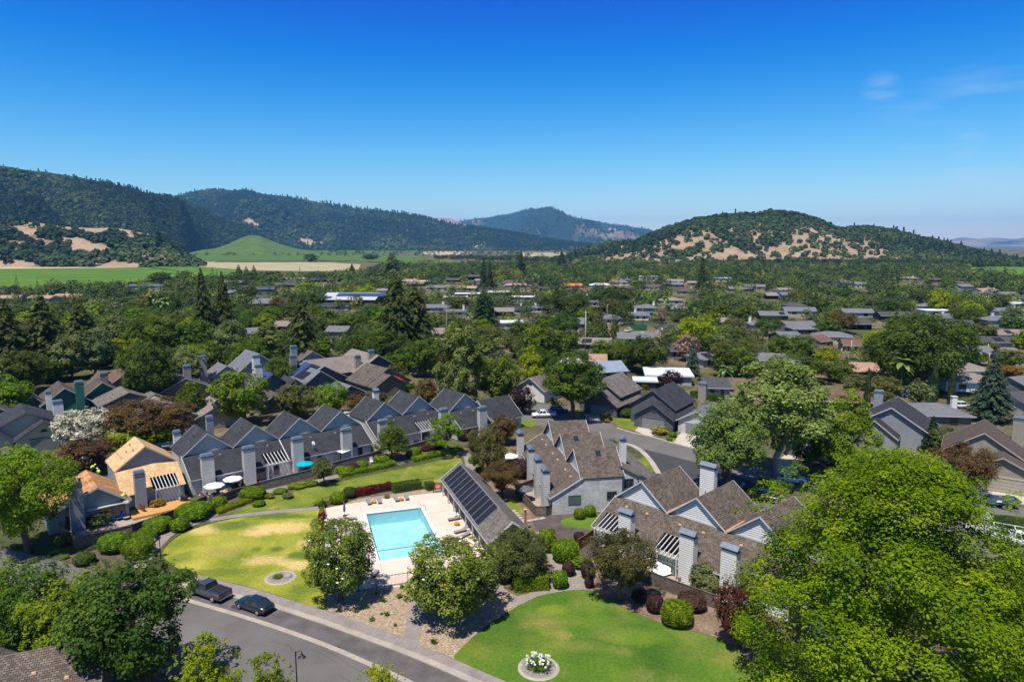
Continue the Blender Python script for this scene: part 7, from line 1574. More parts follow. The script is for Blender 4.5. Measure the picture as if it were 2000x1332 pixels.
for kd, mt, cx, by, w_, ty, lb, op in PT:
    op = dict(op); op.pop('mat2', None); o = ptree(kd, mt, cx, by, w_, ty, lb, **op)
    if kd == 'magnolia':
        rg = random.Random(cx); cw = o.children[1].scale; z0 = o.children[1].location.z
        for i in range(24):
            b = MB(); a, e = rg.uniform(0, 6.28), rg.uniform(-.3, 1.4); r = .5
            x, y, z = math.cos(a) * math.cos(e) * cw[0] * r, math.sin(a) * math.cos(e) * cw[1] * r, z0 + cw[2] * (.5 + .5 * math.sin(e))
            for k in range(5): q = k * 1.26; b.face([(x, y, z), (x + math.cos(q) * .13, y + math.sin(q) * .13, z + .07), (x + math.cos(q + .6) * .16, y + math.sin(q + .6) * .16, z + .1), (x + math.cos(q + 1.2) * .13, y + math.sin(q + 1.2) * .13, z + .07)])
            b.build('bloom', M['flower_white'], o)
palm((G(1757, 775).x, G(1757, 775).y), 9.5, 3.2, 'fan palm under the giant oak')
palm((G(1415, 765).x, G(1415, 765).y), 6.5, 2.6, 'palm with yellowish fronds near the pale walls', 'palms in the town')
palm((G(1300, 612).x, G(1300, 612).y), 9, 3, 'small palm far among the town roofs', 'palms in the town')
palm((G(300, 622).x, G(300, 622).y), 12, 4.4, 'left of two palms in the left woods'); palm((G(322, 628).x, G(322, 628).y), 11, 4.2, 'right of two palms in the left woods')
# ---------------------------------------------------------------- clipped shrubs and hedges near the paths
BU = [(262, 1092, 56, 46, 'hedge', 'clipped bush nearest the dark oak by the footpath'), (214, 1082, 54, 44, 'hedge', 'clipped dome left of the row of bushes along the fence'), (274, 1063, 46, 30, 'hedge', 'clipped bush second up the path'),
 (286, 1050, 40, 24, 'hedge', 'clipped bush third up the path, smallest'), (301, 1043, 50, 36, 'hedge', 'wide clipped dome by the dark board fence'), (347, 1040, 34, 30, 'hedge', 'round clipped bush beside the boulder'),
 (370, 1018, 66, 40, 'hedge', 'largest clipped dome below the white umbrellas'), (158, 1106, 38, 28, 'hedge_dark', 'flat-topped clipped bush at the street corner'), (122, 1066, 38, 28, 'olive', 'loose yellow bush at the fence corner'),
 (424, 994, 30, 26, 'hedge', 'small ball bush between the domes and the long hedge'), (488, 978, 48, 30, 'hedge', 'pale green dome in front of the first grey row patio'), (352, 1137, 34, 26, 'hedge_dark', 'dark ball bush by the pickup truck'),
 (676, 928, 28, 18, 'hedge', 'small dome by the curved hedge'), (691, 921, 24, 18, 'plum', 'dark plum ball behind the curved hedge'), (706, 918, 24, 20, 'hedge', 'yellow-green dome beside the plum ball'), (664, 925, 22, 16, 'hedge', 'low dome left of the curved hedge'),
 (745, 907, 34, 22, 'hedge', 'mound bush under the egg-shaped tree'), (810, 890, 24, 18, 'hedge', 'pale dome below the fence of the middle row'), (803, 895, 22, 16, 'hedge', 'second dome below the fence of the middle row'),
 (829, 882, 22, 16, 'russet', 'reddish mound by the fence'), (852, 880, 28, 20, 'plum', 'plum-coloured mound under the loose pale tree'), (838, 874, 20, 14, 'sage', 'pale mound behind the reddish one'), (905, 862, 26, 26, 'plum', 'plum bush left of the fork tree'),
 (658, 985, 30, 26, 'hedge', 'square clipped bush at the pool corner'), (681, 974, 26, 24, 'hedge_dark', 'taller clipped bush beside the red hedge'), (628, 992, 16, 14, 'hedge_dark', 'small dark bush at the pool fence corner'), (622, 988, 22, 14, 'lime', 'yellow bush outside the pool fence corner'),
 (629, 1010, 12, 22, 'lime', 'narrow yellow bush along the pool fence'), (755, 974, 11, 9, 'sage', 'grey tuft bush in the stones by the loungers'),
 (1069, 1080, 36, 48, 'hedge', 'tall rounded clipped bush at the pool house corner'), (1105, 1100, 54, 50, 'hedge', 'big clipped dome beside the gravel walk'), (1094, 1151, 31, 38, 'hedge', 'upright clipped bush on the gravel walk'),
 (1132, 1058, 22, 20, 'plum', 'plum ball behind the big clipped dome'), (1111, 1126, 25, 30, 'plum', 'plum ball right of the upright clipped bush'), (1148, 1131, 26, 36, 'plum', 'tall plum bush under the bronze-green tree'), (1151, 1149, 18, 24, 'plum', 'lowest plum bush on the gravel edge'),
 (1157, 1052, 18, 14, 'plum', 'small plum bush at the redwood fence'), (1130, 1112, 40, 28, 'bright', 'loose bright green shrub between the plum bushes'),
 (1250, 1178, 30, 28, 'plum', 'plum ball on the lawn edge, left one'), (1281, 1199, 34, 38, 'plum', 'plum ball on the lawn edge, right one'), (1326, 1227, 62, 56, 'hedge', 'largest clipped yellow-green bush on the lawn edge'), (1355, 1196, 54, 42, 'brown_hedge', 'brown clipped bush behind the largest yellow-green one'),
 (1386, 1160, 68, 68, 'sage', 'grey-green shrub ball on the patio'), (1132, 1015, 22, 23, 'hedge', 'left of two clipped balls by the end house wall'), (1153, 1010, 23, 24, 'hedge', 'right of two clipped balls by the end house wall'),
 (1471, 977, 37, 30, 'hedge_dark', 'round dark green bush by the service court'), (1224, 816, 40, 20, 'hedge_dark', 'flat-topped bush by the garage drive'), (1184, 822, 28, 18, 'flowers_mix', 'pale flowering bush between the drives'), (1186, 826, 13, 9, 'rust', 'small yellow-orange bush by the front lawn'),
 (1245, 820, 26, 14, 'sage', 'blue-flowered low bush before the arched garage'), (1290, 850, 34, 20, 'flowers_mix', 'rose bush bed at the road edge'), (1310, 838, 20, 16, 'rust', 'orange rose bush by the garage'), (1315, 855, 15, 12, 'hedge', 'small green ball by the road'),
 (1308, 862, 12, 9, 'hedge', 'smallest green ball at the driveway corner'), (1211, 880, 14, 18, 'lime', 'yellow-green bush at the road bend'), (164, 780, 34, 22, 'sage', 'grey bush before the green house'), (480, 808, 12, 14, 'lime', 'small round clipped bush beside the shadowed garage'),
 (150, 795, 30, 16, 'russet', 'russet low bush right of the grey one'), (430, 818, 16, 12, 'hedge', 'low green bush at the taupe garage drive'), (620, 935, 16, 8, 'hedge', 'little mound at the foot of the small tree'), (605, 950, 26, 12, 'hedge', 'low grassy mound by the footpath'),
 (545, 965, 26, 12, 'hedge', 'low mound along the grey fence'), (577, 955, 36, 14, 'bright', 'fresh green mound along the grey fence'), (503, 990, 24, 14, 'hedge', 'mound at the end of the long hedge'), (1000, 910, 30, 16, 'sage', 'pale shrub before the end house patio'),
 (1012, 900, 30, 26, 'olive', 'yellowish shrub by the left chimneys'), (1017, 935, 44, 40, 'plum', 'dark plum shrub against the patio chimneys'), (935, 925, 24, 14, 'bright', 'fresh green bush right of the pool house ridge'), (925, 905, 22, 14, 'hedge', 'mound left of the fork tree'), (245, 1000, 30, 18, 'bright', 'green bush at the foot of the blue chimney'),
 (355, 1006, 30, 14, 'rust', 'orange-flowered low bush by the wood deck'), (455, 958, 20, 14, 'purple', 'purple flower bush by the pale dome'), (185, 1030, 46, 34, 'sage', 'olive shrub in the blue tarp yard')]
for cx, bt, w_, h_, mt, lb in BU: bush(cx, bt, w_, h_, mt, lb, 'clipped shrubs' if mt in ('hedge', 'plum') else None, kind='ball' if mt in ('hedge', 'plum', 'hedge_dark', 'brown_hedge') else 'loose', q=0 if w_ > 44 else 1)
clump_g = None
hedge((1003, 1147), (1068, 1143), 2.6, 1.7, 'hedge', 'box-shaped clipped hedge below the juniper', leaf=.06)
o = ptree('wide', 'juniper', 1011, 1128, 122, 1034, 'wide dark juniper at the end of the pool house', name='juniper_tree', zb=.05, q=0)
hedge((422, 1003), (520, 967), 1.5, .6, 'hedge', 'long low hedge along the footpath before the white umbrellas'); hedge((664, 931), (772, 908), 1.6, .7, 'hedge', 'curved low hedge along the middle of the footpath')
hedge((806, 901), (897, 880), 1.7, .7, 'hedge', 'low hedge along the upper end of the footpath'); hedge((693, 970), (764, 955), 1.1, 1.15, 'red', 'dark red barberry hedge by the pool')
hedge((768, 961), (820, 952), 1.6, 1.3, 'hedge_dark', 'dark green hedge by the pool'); hedge((833, 957), (846, 954), 1.4, 1.2, 'hedge_dark', 'short dark hedge beside the pool gate')
hedge((1483, 950), (1548, 962), 1.6, 1.5, 'hedge_dark', 'long dark hedge between the side road and the service court'); hedge((1905, 1026), (2040, 1042), 3.0, 1.4, 'hedge_dark', 'broad hedge right of the huge maple')
hedge((1352, 775), (1412, 786), 2, 1.7, 'hedge_dark', 'green hedge below the pale walls', leaf=.12, dens=90); hedge((1255, 762), (1292, 756), 2, 1.6, 'olive', 'yellowish hedge beside the shake garage house', leaf=.12, dens=90)
hedge((790, 762), (806, 758), 1.6, 1.4, 'hedge', 'square green hedge by the orange awning house', leaf=.12, dens=90); hedge((628, 1012), (630, 1040), .8, .8, 'red', 'short red hedge behind the left magnolia')
hedge((632, 762), (662, 752), 1.4, 2.6, 'hedge_dark', 'row of upright shrubs left of the shake house', leaf=.12, dens=90)
# ---------------------------------------------------------------- the many other trees of the town
rgt = np.random.default_rng(2024)
KIND = [('broad', 'oak', 'dark rounded oak'), ('broad', 'green', 'mid-green round tree'), ('broad', 'bright', 'bright green tree'), ('conifer', 'conifer', 'dark fir'), ('wide', 'olive', 'yellow-green spreading tree'), ('broad', 'sage', 'grey-green tree'),
        ('redwood', 'redwood', 'brownish redwood'), ('wide', 'oak', 'broad dark oak'), ('pyramid', 'green', 'pointed green tree'), ('broad', 'lime', 'lime-green tree'), ('wide', 'bronze', 'bronze-leaved tree'), ('broad', 'purple', 'purple-leaved tree')]
PRB = np.array([.14, .26, .17, .03, .09, .09, .02, .08, .04, .06, .015, .005]); PRB /= PRB.sum()
ROADS = [[(1000, 785), (1110, 785), (1220, 830), (1450, 890), (1450, 960), (1200, 880), (1000, 830)], [(1185, 642), (1330, 642), (1330, 662), (1185, 662)]]
FP = [f[1] for f in FIELDS]
def region(px, py):
    s = 'left' if px < 560 else ('centre-left' if px < 880 else ('centre' if px < 1200 else ('centre-right' if px < 1560 else 'right')))
    return s
placed = []; cell = {}
EX = np.array(EXCL)
def free(x, y, r):
    d = np.hypot(EX[:, 0] - x, EX[:, 1] - y)
    if (d < EX[:, 2] + r * .55).any(): return False
    k = (int(x // 12), int(y // 12))
    for i in (-1, 0, 1):
        for j in (-1, 0, 1):
            for (a, b_, c) in cell.get((k[0] + i, k[1] + j), ()):
                if math.hypot(a - x, b_ - y) < (r + c) * .6: return False
    return True
NBIG = 285; USED = set(o.get('label', '') for o in COL.objects)
LMK = [(o.location.x, o.location.y, o['label']) for o in COL.objects if o.parent is None and o.get('category') and o.get('label') and 3 <= len(o['label'].split()) <= 11 and o.get('category') in ('house', 'tree', 'utility pole', 'palm tree', 'townhouse') and o.location.y > 130]
def relabel(kn, x, y):
    c = sorted(LMK, key=lambda l: math.hypot(l[0] - x, (l[1] - y) * .6))[:14]; px, py, _ = PX(x, y, 0)
    for adj in ('', 'another ', 'third '):
        for lx, ly, ll in c:
            lpx = PX(lx, ly, 0)[0]; dx, dy = px - lpx, (y - ly)
            if abs(dx) > 14: rel = 'right of' if dx > 0 else 'left of'
            else: rel = 'behind' if dy > 0 else 'in front of'
            t = '%s%s %s the %s' % (adj, kn, rel, ll)
            if len(t.split()) <= 16 and t not in USED: USED.add(t); return t
    return kn + ' among the town houses'

HK_ = [('roof_grey', 'grey'), ('roof_dark', 'charcoal'), ('roof_pinkish', 'taupe'), ('roof_grey', 'grey'), ('roof_slate', 'dark slate'), ('roof_brown', 'brown'), ('roof_grey', 'pale grey'), ('roof_tile', 'clay-tiled')]
nh = 0; tr_ = 0
while nh < 42 and tr_ < 4000:
    tr_ += 1; y = rgt.uniform(205, 800); x = rgt.uniform(-.3, .8) * y; px, py, d = PX(x, y, 4)
    if px > 2020 or px < 440 or (px < 880 and py > 640) or py > 705 or any(inpoly(px, py, f) for f in FP) or any(inpoly(px, py, f) for f in ROADS): continue
    if py < np.interp(px, [0, 700, 760, 960, 1100, 2000], [560, 550, 535, 525, 522, 530]): continue
    EXa = np.array(EXCL)
    if (np.hypot(EXa[:, 0] - x, EXa[:, 1] - y) < EXa[:, 2] + 9).any(): continue
    L_ = rgt.uniform(14, 24); rf_, rn = HK_[rgt.integers(0, 8)]; kd_ = 'flat' if rf_ == 'roof_white' else ('hip' if rgt.uniform() < .5 else 'gable')
    town_house(px, py, L_ / d * F, kd_, rf_, ['stucco_white', 'stucco_tan', 'stucco_grey', 'side_cream', 'side_blue'][rgt.integers(0, 5)], rgt.uniform(-25, 25), relabel(rn + '-roofed low house', x, y), chim=(.5 if rgt.uniform() < .4 else None), dp=rgt.uniform(8, 12)); nh += 1
EX = np.array(EXCL)
tries = 0
while tries < 32000:
    tries += 1
    y = 150 + (1380 - 150) * rgt.uniform() ** .8; xm = .92 * y + 30; x = rgt.uniform(-xm, xm)
    px, py, d = PX(x, y, 0)
    if y < 178 and 60 < px < 1480: continue
    k = rgt.choice(len(KIND), p=PRB); kd = KIND[k]; h = {'conifer': 12, 'redwood': 13, 'pyramid': 9}.get(kd[0], 8.2) * rgt.uniform(.55, 1.35); w = h * {'conifer': .42, 'redwood': .5, 'pyramid': .5, 'wide': 1.35}.get(kd[0], 1.0)
    if py > 735 and px > 60: continue
    if px < -260 or px > 2260: continue
    if any(inpoly(px, py, f) for f in FP) or any(inpoly(px, py, f) for f in ROADS): continue
    tx, ty, _ = PX(x, y, h * .95); wp = w / d * F * .46
    if any((tx + wp > a and tx - wp < c and ty < e - 1 and py > b_ and y < hy) for a, b_, c, e, hy in HB):
        if rgt.uniform() < .9: continue
    if px < 760 and ty < 531 and y < 1100 and px < 300 and rgt.uniform() < .97: continue
    # keep the open valley open: trees on the field side only as far as the town edge
    lim = np.interp(px, [0, 300, 480, 700, 760, 960, 1100, 2000], [566, 556, 546, 538, 520, 513, 511, 517])
    if py < lim: continue
    if px < 930 and ty < lim - 12 and kd[0] not in ('conifer',): continue
    if not free(x, y, w / 2): continue
    cell.setdefault((int(x // 12), int(y // 12)), []).append((x, y, w / 2)); placed.append((x, y, w, h, k, px, py, d))
placed.sort(key=lambda t: -(t[2] / t[7]) * (-20 < t[5] < 2020))
for x, y, w, h, k, px, py, d in placed[:NBIG]:
    kd = KIND[k]; lb = relabel(kd[2], x, y)
    tree(kd[0], kd[1], (x, y), w, h, lb, 'town trees: ' + kd[2], {'conifer': 'fir_tree', 'redwood': 'redwood_tree'}.get(kd[0], 'oak_tree' if kd[1] == 'oak' else 'tree'), zb=.06, q=1 if w / d * 700 > 26 else 2)
rest = placed[NBIG:]
P = np.array([(t[0], t[1], 0) for t in rest]); sz = np.array([max(t[2], t[3] * .9) for t in rest]); tn = np.array([{'oak': .22, 'green': .38, 'bright': .62, 'conifer': .15, 'olive': .5, 'sage': .4, 'redwood': .2, 'lime': .8, 'bronze': .97, 'purple': .08}[KIND[t[4]][1]] for t in rest])
o = None
def far_leafy(name, P, size, tone, con, mat, seed, label, nl=340):
    "merged far trees with finer leaf clumps"
    rg = np.random.default_rng(seed); protos = []
    for v in range(5):
        V, Q, T_, c = lobes_crown(900 + v, 18, nl, .085 * (150 / nl) ** .5, 'broad', (.14, .24), -.4); protos.append((V, Q, T_))
    for v in range(2):
        V, Q, T_, c = conifer_crown(950 + v, 12, nl, .08 * (150 / nl) ** .5); protos.append((V * np.array([.55, .55, 1.3]), Q, T_))
    pi = np.where(con, rg.integers(5, 7, len(P)), rg.integers(0, 5, len(P))); Vs, Qs, Ts = [], [], []; off = 0
    for k in range(7):
        m = np.where(pi == k)[0]
        if not len(m): continue
        V0, Q0, T0 = protos[k]; th = rg.uniform(0, 6.28, len(m)); c, s = np.cos(th), np.sin(th); sz_ = size[m]
        X = (V0[None, :, 0] * c[:, None] - V0[None, :, 1] * s[:, None]) * sz_[:, None] + P[m, 0][:, None]; Y = (V0[None, :, 0] * s[:, None] + V0[None, :, 1] * c[:, None]) * sz_[:, None] + P[m, 1][:, None]
        Z = V0[None, :, 2] * sz_[:, None] * .92 + P[m, 2][:, None]; nv = len(V0)
        Vs.append(np.stack([X, Y, Z], 2).reshape(-1, 3)); Qs.append((Q0[None] + (np.arange(len(m)) * nv)[:, None, None] + off).reshape(-1, 4)); off += len(m) * nv
        Ts.append(np.clip(tone[m][:, None] + (T0[None] - .5) * .16, 0, 1).ravel())
    return tag(put(name, npmesh(name, np.vstack(Vs), np.vstack(Qs), mat, {'tone': np.concatenate(Ts)})), label, 'woodland', None, 'stuff')

con = np.array([KIND[t[4]][0] in ('conifer', 'redwood') for t in rest])
far_leafy('town_woods', P, sz, tn + rgt.normal(0, .07, len(rest)), con, M['townwood'], 3, 'mass of smaller and farther trees filling the town')
# belt of woods between the town and the hills
q = []
while len(q) < 3000:
    px = rgt.uniform(690, 2060); y = rgt.uniform(1150, 2100); y = min(y, 1390 - rgt.uniform(0, 120)) if px > 1125 else y; x = (px - 1000) / F * y; ppx, ppy, d = PX(x, y, 0)
    if any(inpoly(ppx, ppy, f) for f in FP): continue
    if ppy > np.interp(ppx, [690, 900, 1150, 2000], [505, 508, 516, 524]): continue
    if ppx < 930 and y < 1900: continue
    q.append((x, y, 0))
q = np.array(q); s_ = rgt.uniform(8, 15, len(q)); far_leafy('valley_woods', q, s_, np.clip(rgt.normal(.24, .13, len(q)), 0, .8), rgt.uniform(0, 1, len(q)) < .22, M['townwood'], 4, 'belt of dark woods between the town and the hills', 150)
q = []
while len(q) < 420:
    px = rgt.uniform(380, 1120); y = rgt.uniform(2300, 5200); x = (px - 1000) / F * y; ppx, ppy, d = PX(x, y, 0)
    if abs((ppy * 3.1) % 9) > 2.2: continue
    q.append((x, y, 0))
q = np.array(q); far_leafy('field_hedgerows', q, rgt.uniform(8, 18, len(q)), np.full(len(q), .3), rgt.uniform(0, 1, len(q)) < .1, M['townwood'], 6, 'thin lines of trees between the far fields', 100)
# trees over the left foothill's foot
# ---------------------------------------------------------------- fences
def board_fence(pts, h, label, mat='fence', z=0.0):
    P = [G(*p) for p in pts]; o = thing('board_fence', label, 'fence', P[0]); o0 = P[0]; b = MB(); rg = random.Random(int(pts[0][0]))
    for a, c in zip(P[:-1], P[1:]):
        L = (c - a).length; d = (c - a) / L; n = Vector((-d.y, d.x, 0)); k = max(1, int(L / .16)); ang = math.atan2(d.y, d.x)
        for i in range(k):
            p = a + d * (i + .5) * L / k - o0; b.box(p.x, p.y, z, L / k * .9, .03, h + rg.uniform(-.015, .015), ang)
        for zz in (.35, h - .3): b.bar(a - o0 + n * .04 + Vector((0, 0, z + zz)), c - o0 + n * .04 + Vector((0, 0, z + zz)), .05, .09)
        b.bar(a - o0 + Vector((0, 0, z + h + .03)), c - o0 + Vector((0, 0, z + h + .03)), .14, .04)
        m = max(1, int(L / 2.4))
        for i in range(m + 1): p = a + d * i * L / m - o0; pb = MB(); pb.box(p.x + n.x * .07, p.y + n.y * .07, z, .11, .11, h + .1, ang); pb.build('post', M[mat], o)
    b.build('boards', M[mat], o); return o
board_fence([(117, 1040), (151, 1072), (260, 1044), (345, 1013), (405, 985)], 1.5, 'dark board fence around the yards of the stripped house and deck house', 'fence')
board_fence([(392, 975), (412, 992), (458, 972)], 1.4, 'dark board fence of the white umbrella patio'); board_fence([(508, 958), (618, 930)], 1.5, 'weathered grey fence in front of the sliding doors', 'fence_grey'); board_fence([(458, 972), (508, 958)], 1.4, 'short dark fence joining two patios')
board_fence([(650, 918), (672, 912), (728, 898), (745, 890)], 1.4, 'grey fence right of the cream awning', 'fence_grey'); board_fence([(792, 885), (860, 866)], 1.4, 'grey fence before the middle row pergola', 'fence_grey'); board_fence([(455, 937), (475, 952)], 1.5, 'short dark fence between neighbouring patios')
board_fence([(1160, 1078), (1172, 1092), (1225, 1124), (1280, 1145), (1332, 1165), (1396, 1188)], 1.6, 'weathered fence around the lower patios by the lawn', 'fence'); board_fence([(1130, 1075), (1174, 1046)], 1.6, 'redwood fence running to the left end of the lower row', 'fence_red')
board_fence([(1007, 965), (1046, 1008), (1067, 1008), (1089, 1000)], 1.5, 'dark fence round the end house patio', 'fence'); board_fence([(1008, 965), (1048, 950)], 1.5, 'dark fence at the back of the end house patio', 'fence')
board_fence([(250, 985), (282, 1004)], 1.3, 'low redwood fence dividing the two left yards', 'fence_red'); board_fence([(660, 752), (695, 746)], 1.8, 'dark wooden fence left of the orange awning house'); board_fence([(1292, 828), (1312, 806)], 1.8, 'dark red gate fence beside the arched garage', 'fence_red')
def iron_fence(pts, h, label):
    P = [G(*p) for p in pts]; o = thing('iron_fence', label, 'fence', P[0]); o0 = P[0]; pk, rl = MB(), MB()
    for a, c in zip(P[:-1], P[1:]):
        L = (c - a).length; d = (c - a) / L; k = int(L / .16)
        for i in range(k + 1): p = a + d * i * L / k - o0; pk.bar((p.x, p.y, .05), (p.x, p.y, h), .022)
        for zz in (.15, h - .08): rl.bar(a - o0 + Vector((0, 0, zz)), c - o0 + Vector((0, 0, zz)), .045)
        m = max(1, int(L / 2.4))
        for i in range(m + 1): p = a + d * i * L / m - o0; ps = MB(); ps.bar((p.x, p.y, 0), (p.x, p.y, h + .12), .08); ps.build('post', M['iron'], o)
    pk.build('pickets', M['iron'], o); rl.build('rails', M['iron'], o); return o
iron_fence([(634, 1020), (630, 992), (651, 982), (700, 968), (780, 957), (846, 949)], 1.5, 'black iron fence along the hedges behind the pool'); iron_fence([(700, 1155), (735, 1149), (797, 1140), (830, 1136)], 1.5, 'black iron fence in front of the pool'); iron_fence([(830, 1136), (965, 1128)], 1.5, 'black iron fence behind the right magnolia')
# pool gate with its red notice
ga, gb = G(847, 962), G(864, 961); o = thing('pool_gate', 'black iron pool gate carrying a red notice', 'gate', ga); b = MB(); d_ = gb - ga
for i in range(12): p = d_ * i / 11; b.bar((p.x, p.y, .05), (p.x, p.y, 1.6), .03)
for zz in (.1, 1.6): b.bar((0, 0, zz), (d_.x, d_.y, zz), .06)
for p in (Vector((0, 0, 0)), d_): b.bar((p.x, p.y, 0), (p.x, p.y, 1.9), .12)
b.build('gate_frame', M['iron'], o); b = MB(); e_ = d_ * .12; f_ = d_ * .88; off = Vector((.02, -.08, 0)); b.hexa([(e_ + off) + Vector((0, 0, .75)), (f_ + off) + Vector((0, 0, .75)), (f_ + off) + Vector((0, .04, .75)), (e_ + off) + Vector((0, .04, .75))], [(e_ + off) + Vector((0, 0, 1.35)), (f_ + off) + Vector((0, 0, 1.35)), (f_ + off) + Vector((0, .04, 1.35)), (e_ + off) + Vector((0, .04, 1.35))])
s_ = b.build('notice_board', M['red_sign'], o)
b = MB()
for zz, a0, a1 in ((1.2, .3, .7), (1.03, .22, .78), (.88, .3, .68)): b.bar(d_ * a0 + off + Vector((0, -.012, zz)), d_ * a1 + off + Vector((0, -.012, zz)), .01, .05)
b.build('notice_lettering', M['white_paint'], s_)
# ---------------------------------------------------------------- pool furniture
def lounger(g, ang, label, back=.9):
    o = thing('sun_lounger', label, 'sun lounger', (g.x, g.y, .03), ang, 'sun loungers round the pool'); b = MB()
    b.box(-.25, 0, .28, 1.4, .62, .06); b.build('seat', M['lounge'], o); b = MB(); b.hexa([(.45, -.31, .28), (1.0, -.31, .28 + .35 * back), (1.0, .31, .28 + .35 * back), (.45, .31, .28)], [(.43, -.31, .34), (.98, -.31, .36 + .35 * back), (.98, .31, .36 + .35 * back), (.43, .31, .34)]); b.build('backrest', M['lounge'], o)
    for x in (-.8, .7):
        for y in (-.26, .26): b = MB(); b.box(x, y, 0, .07, .06, .28); b.build('leg', M['black'], o)
al_ = math.atan2(pl_.y, pl_.x); a0_ = math.atan2(-pl_.y, -pl_.x)
for p, a, lb in (((720, 983), a0_ + .1, 'grey sun lounger nearest the red hedge, leftmost at the far end of the pool'), ((741, 981), a0_, 'grey sun lounger second from the left at the far end'), ((774, 977), a0_ + .06, 'grey sun lounger third from the left at the far end'), ((794, 974), a0_, 'grey sun lounger rightmost at the far end'),
                 ((683, 1016), a0_ + 1.4, 'grey sun lounger on the left side behind the magnolia top'), ((689, 1026), a0_ + 1.5, 'second grey sun lounger on the left side, nearer the magnolia'), ((887, 1016), a0_ - 1.45, 'grey sun lounger under the closed umbrella by the pool house'),
                 ((899, 1040), a0_ - 1.3, 'grey sun lounger near the right magnolia, back one'), ((908, 1048), a0_ - 1.0, 'grey sun lounger near the right magnolia, front one'), ((731, 1124), a0_ + 2.6, 'grey lounger by the front fence behind the left magnolia')): lounger(G(*p), a, lb)
def side_table(g, label):
    o = thing('drum_table', label, 'side table', (g.x, g.y, .03), 0, 'wooden tables by the pool'); b = MB(); b.cyl(0, 0, .0, .3, .34, 16, .36); b.build('base', M['table_wood'], o); b = MB(); b.cyl(0, 0, .342, .42, .07, 18); b.build('table_top', M['table_wood'], o)
    b = MB(); b.cyl(0, 0, .414, .05, .12, 8); b.build('centre_cap', M['terracotta'], o)
for p, lb in (((730, 983), 'round wooden table between the two left loungers at the far end'), ((783.5, 978), 'round wooden table between the two right loungers at the far end'), ((892, 1026), 'round wooden table by the pool house lounger'), ((674, 1021), 'round wooden table half hidden by the left magnolia')): side_table(G(*p), lb)
def closed_umbrella(g, h, label, mat='dark_fab'):
    o = thing('closed_umbrella', label, 'umbrella', (g.x, g.y, .03)); b = MB(); b.cyl(0, 0, 0, .28, .12, 14); b.build('base', M['black'], o); b = MB(); b.cyl(0, 0, .12, .03, h - .1, 8); b.build('pole', M['black'], o)
    b = MB(); b.tube([(0, 0, .75), (0, 0, 1.1), (0, 0, h - .3), (0, 0, h)], [.15, .19, .09, .02], 10); b.build('canopy', M[mat], o, True)
closed_umbrella(G(673, 1008), 2.5, 'closed dark umbrella left of the pool'); closed_umbrella(G(892, 1010), 2.6, 'closed dark umbrella beside the pool house'); closed_umbrella(G(721, 1116), 2.3, 'closed dark umbrella by the front fence'); closed_umbrella(G(528, 934), 2.3, 'closed umbrella on the sliding-door patio')
def umbrella(g, r, h, mat, label, n=8, tilt=0):
    o = thing('patio_umbrella', label, 'umbrella', (g.x, g.y, 0)); b = MB(); b.cyl(0, 0, 0, .28, .1, 12); b.build('base', M['black'], o); b = MB(); b.cyl(0, 0, .1, .03, h - .1, 8); b.build('pole', M['table_wood'], o)
    b = MB(); R_ = [(math.cos(2 * math.pi * i / n + .3) * r, math.sin(2 * math.pi * i / n + .3) * r, h - .5) for i in range(n)]
    for i in range(n):
        a, c = R_[i], R_[(i + 1) % n]; m_ = ((a[0] + c[0]) / 2 * .97, (a[1] + c[1]) / 2 * .97, h - .53); b.face([a, m_, (0, 0, h)]); b.face([m_, c, (0, 0, h)])
        b.face([a, (a[0], a[1], h - .64), (m_[0], m_[1], h - .66), m_]); b.face([m_, (m_[0], m_[1], h - .66), (c[0], c[1], h - .64), c])
    cn = b.build('canopy', M[mat], o); b = MB()
    for i in range(n): b.bar((0, 0, h - .06), (R_[i][0] * .97, R_[i][1] * .97, h - .55), .025)
    b.build('ribs', M['table_wood'], o); return o
def at_top(px, py, h): g = G(px, py, h); return Vector((g.x, g.y, 0))
umbrella(at_top(418, 943, 2.4), 1.6, 2.5, 'white_fab', 'white octagonal umbrella, left of the pair'); umbrella(at_top(454, 930, 2.4), 1.55, 2.5, 'white_fab', 'white octagonal umbrella, right of the pair'); umbrella(at_top(595, 901, 2.4), 1.55, 2.5, 'teal_fab', 'bright teal umbrella on the middle patio')
umbrella(at_top(997, 886, 2.4), 1.5, 2.5, 'white_fab', 'white umbrella beside the fork trees'); umbrella(at_top(1024, 949, 2.4), 1.5, 2.5, 'dark_fab', 'dark grey umbrella on the end house patio')
def table_set(g, label, n=4, mat='black', r=.6, ang=0):
    o = thing('patio_table', label, 'table', (g.x, g.y, .02), ang); b = MB(); b.cyl(0, 0, .68, r, .05, 20); b.build('table_top', M[mat], o)
    for k in range(4): b = MB(); a = k * 1.57 + .8; b.bar((math.cos(a) * r * .7, math.sin(a) * r * .7, 0), (math.cos(a) * r * .6, math.sin(a) * r * .6, .68), .05); b.build('leg', M['black'], o)
    return o
def chair(g, ang, label, mat='black'):
    o = thing('patio_chair', label, 'chair', (g.x, g.y, .02), ang, 'patio chairs'); b = MB(); b.box(0, 0, .4, .5, .5, .06); b.build('seat', M[mat], o); b = MB(); b.box(-.24, 0, .46, .05, .48, .5); b.build('backrest', M[mat], o)
    for x in (-.2, .2):
        for y in (-.2, .2): b = MB(); b.box(x, y, 0, .04, .04, .4); b.build('leg', M['black'], o)
def dining(px, py, who, n=4, mat='black', r=.6):
    g = G(px, py); table_set(g, 'round patio table %s' % who, mat=mat, r=r); W4 = ['left of', 'in front of', 'right of', 'behind']
    for k in range(n): a = math.pi + k * math.pi / 2; chair(g + Vector((math.cos(a) * (r + .4), math.sin(a) * (r + .4), 0)), a + math.pi, 'patio chair %s the table %s' % (W4[k], who), 'dark_fab')
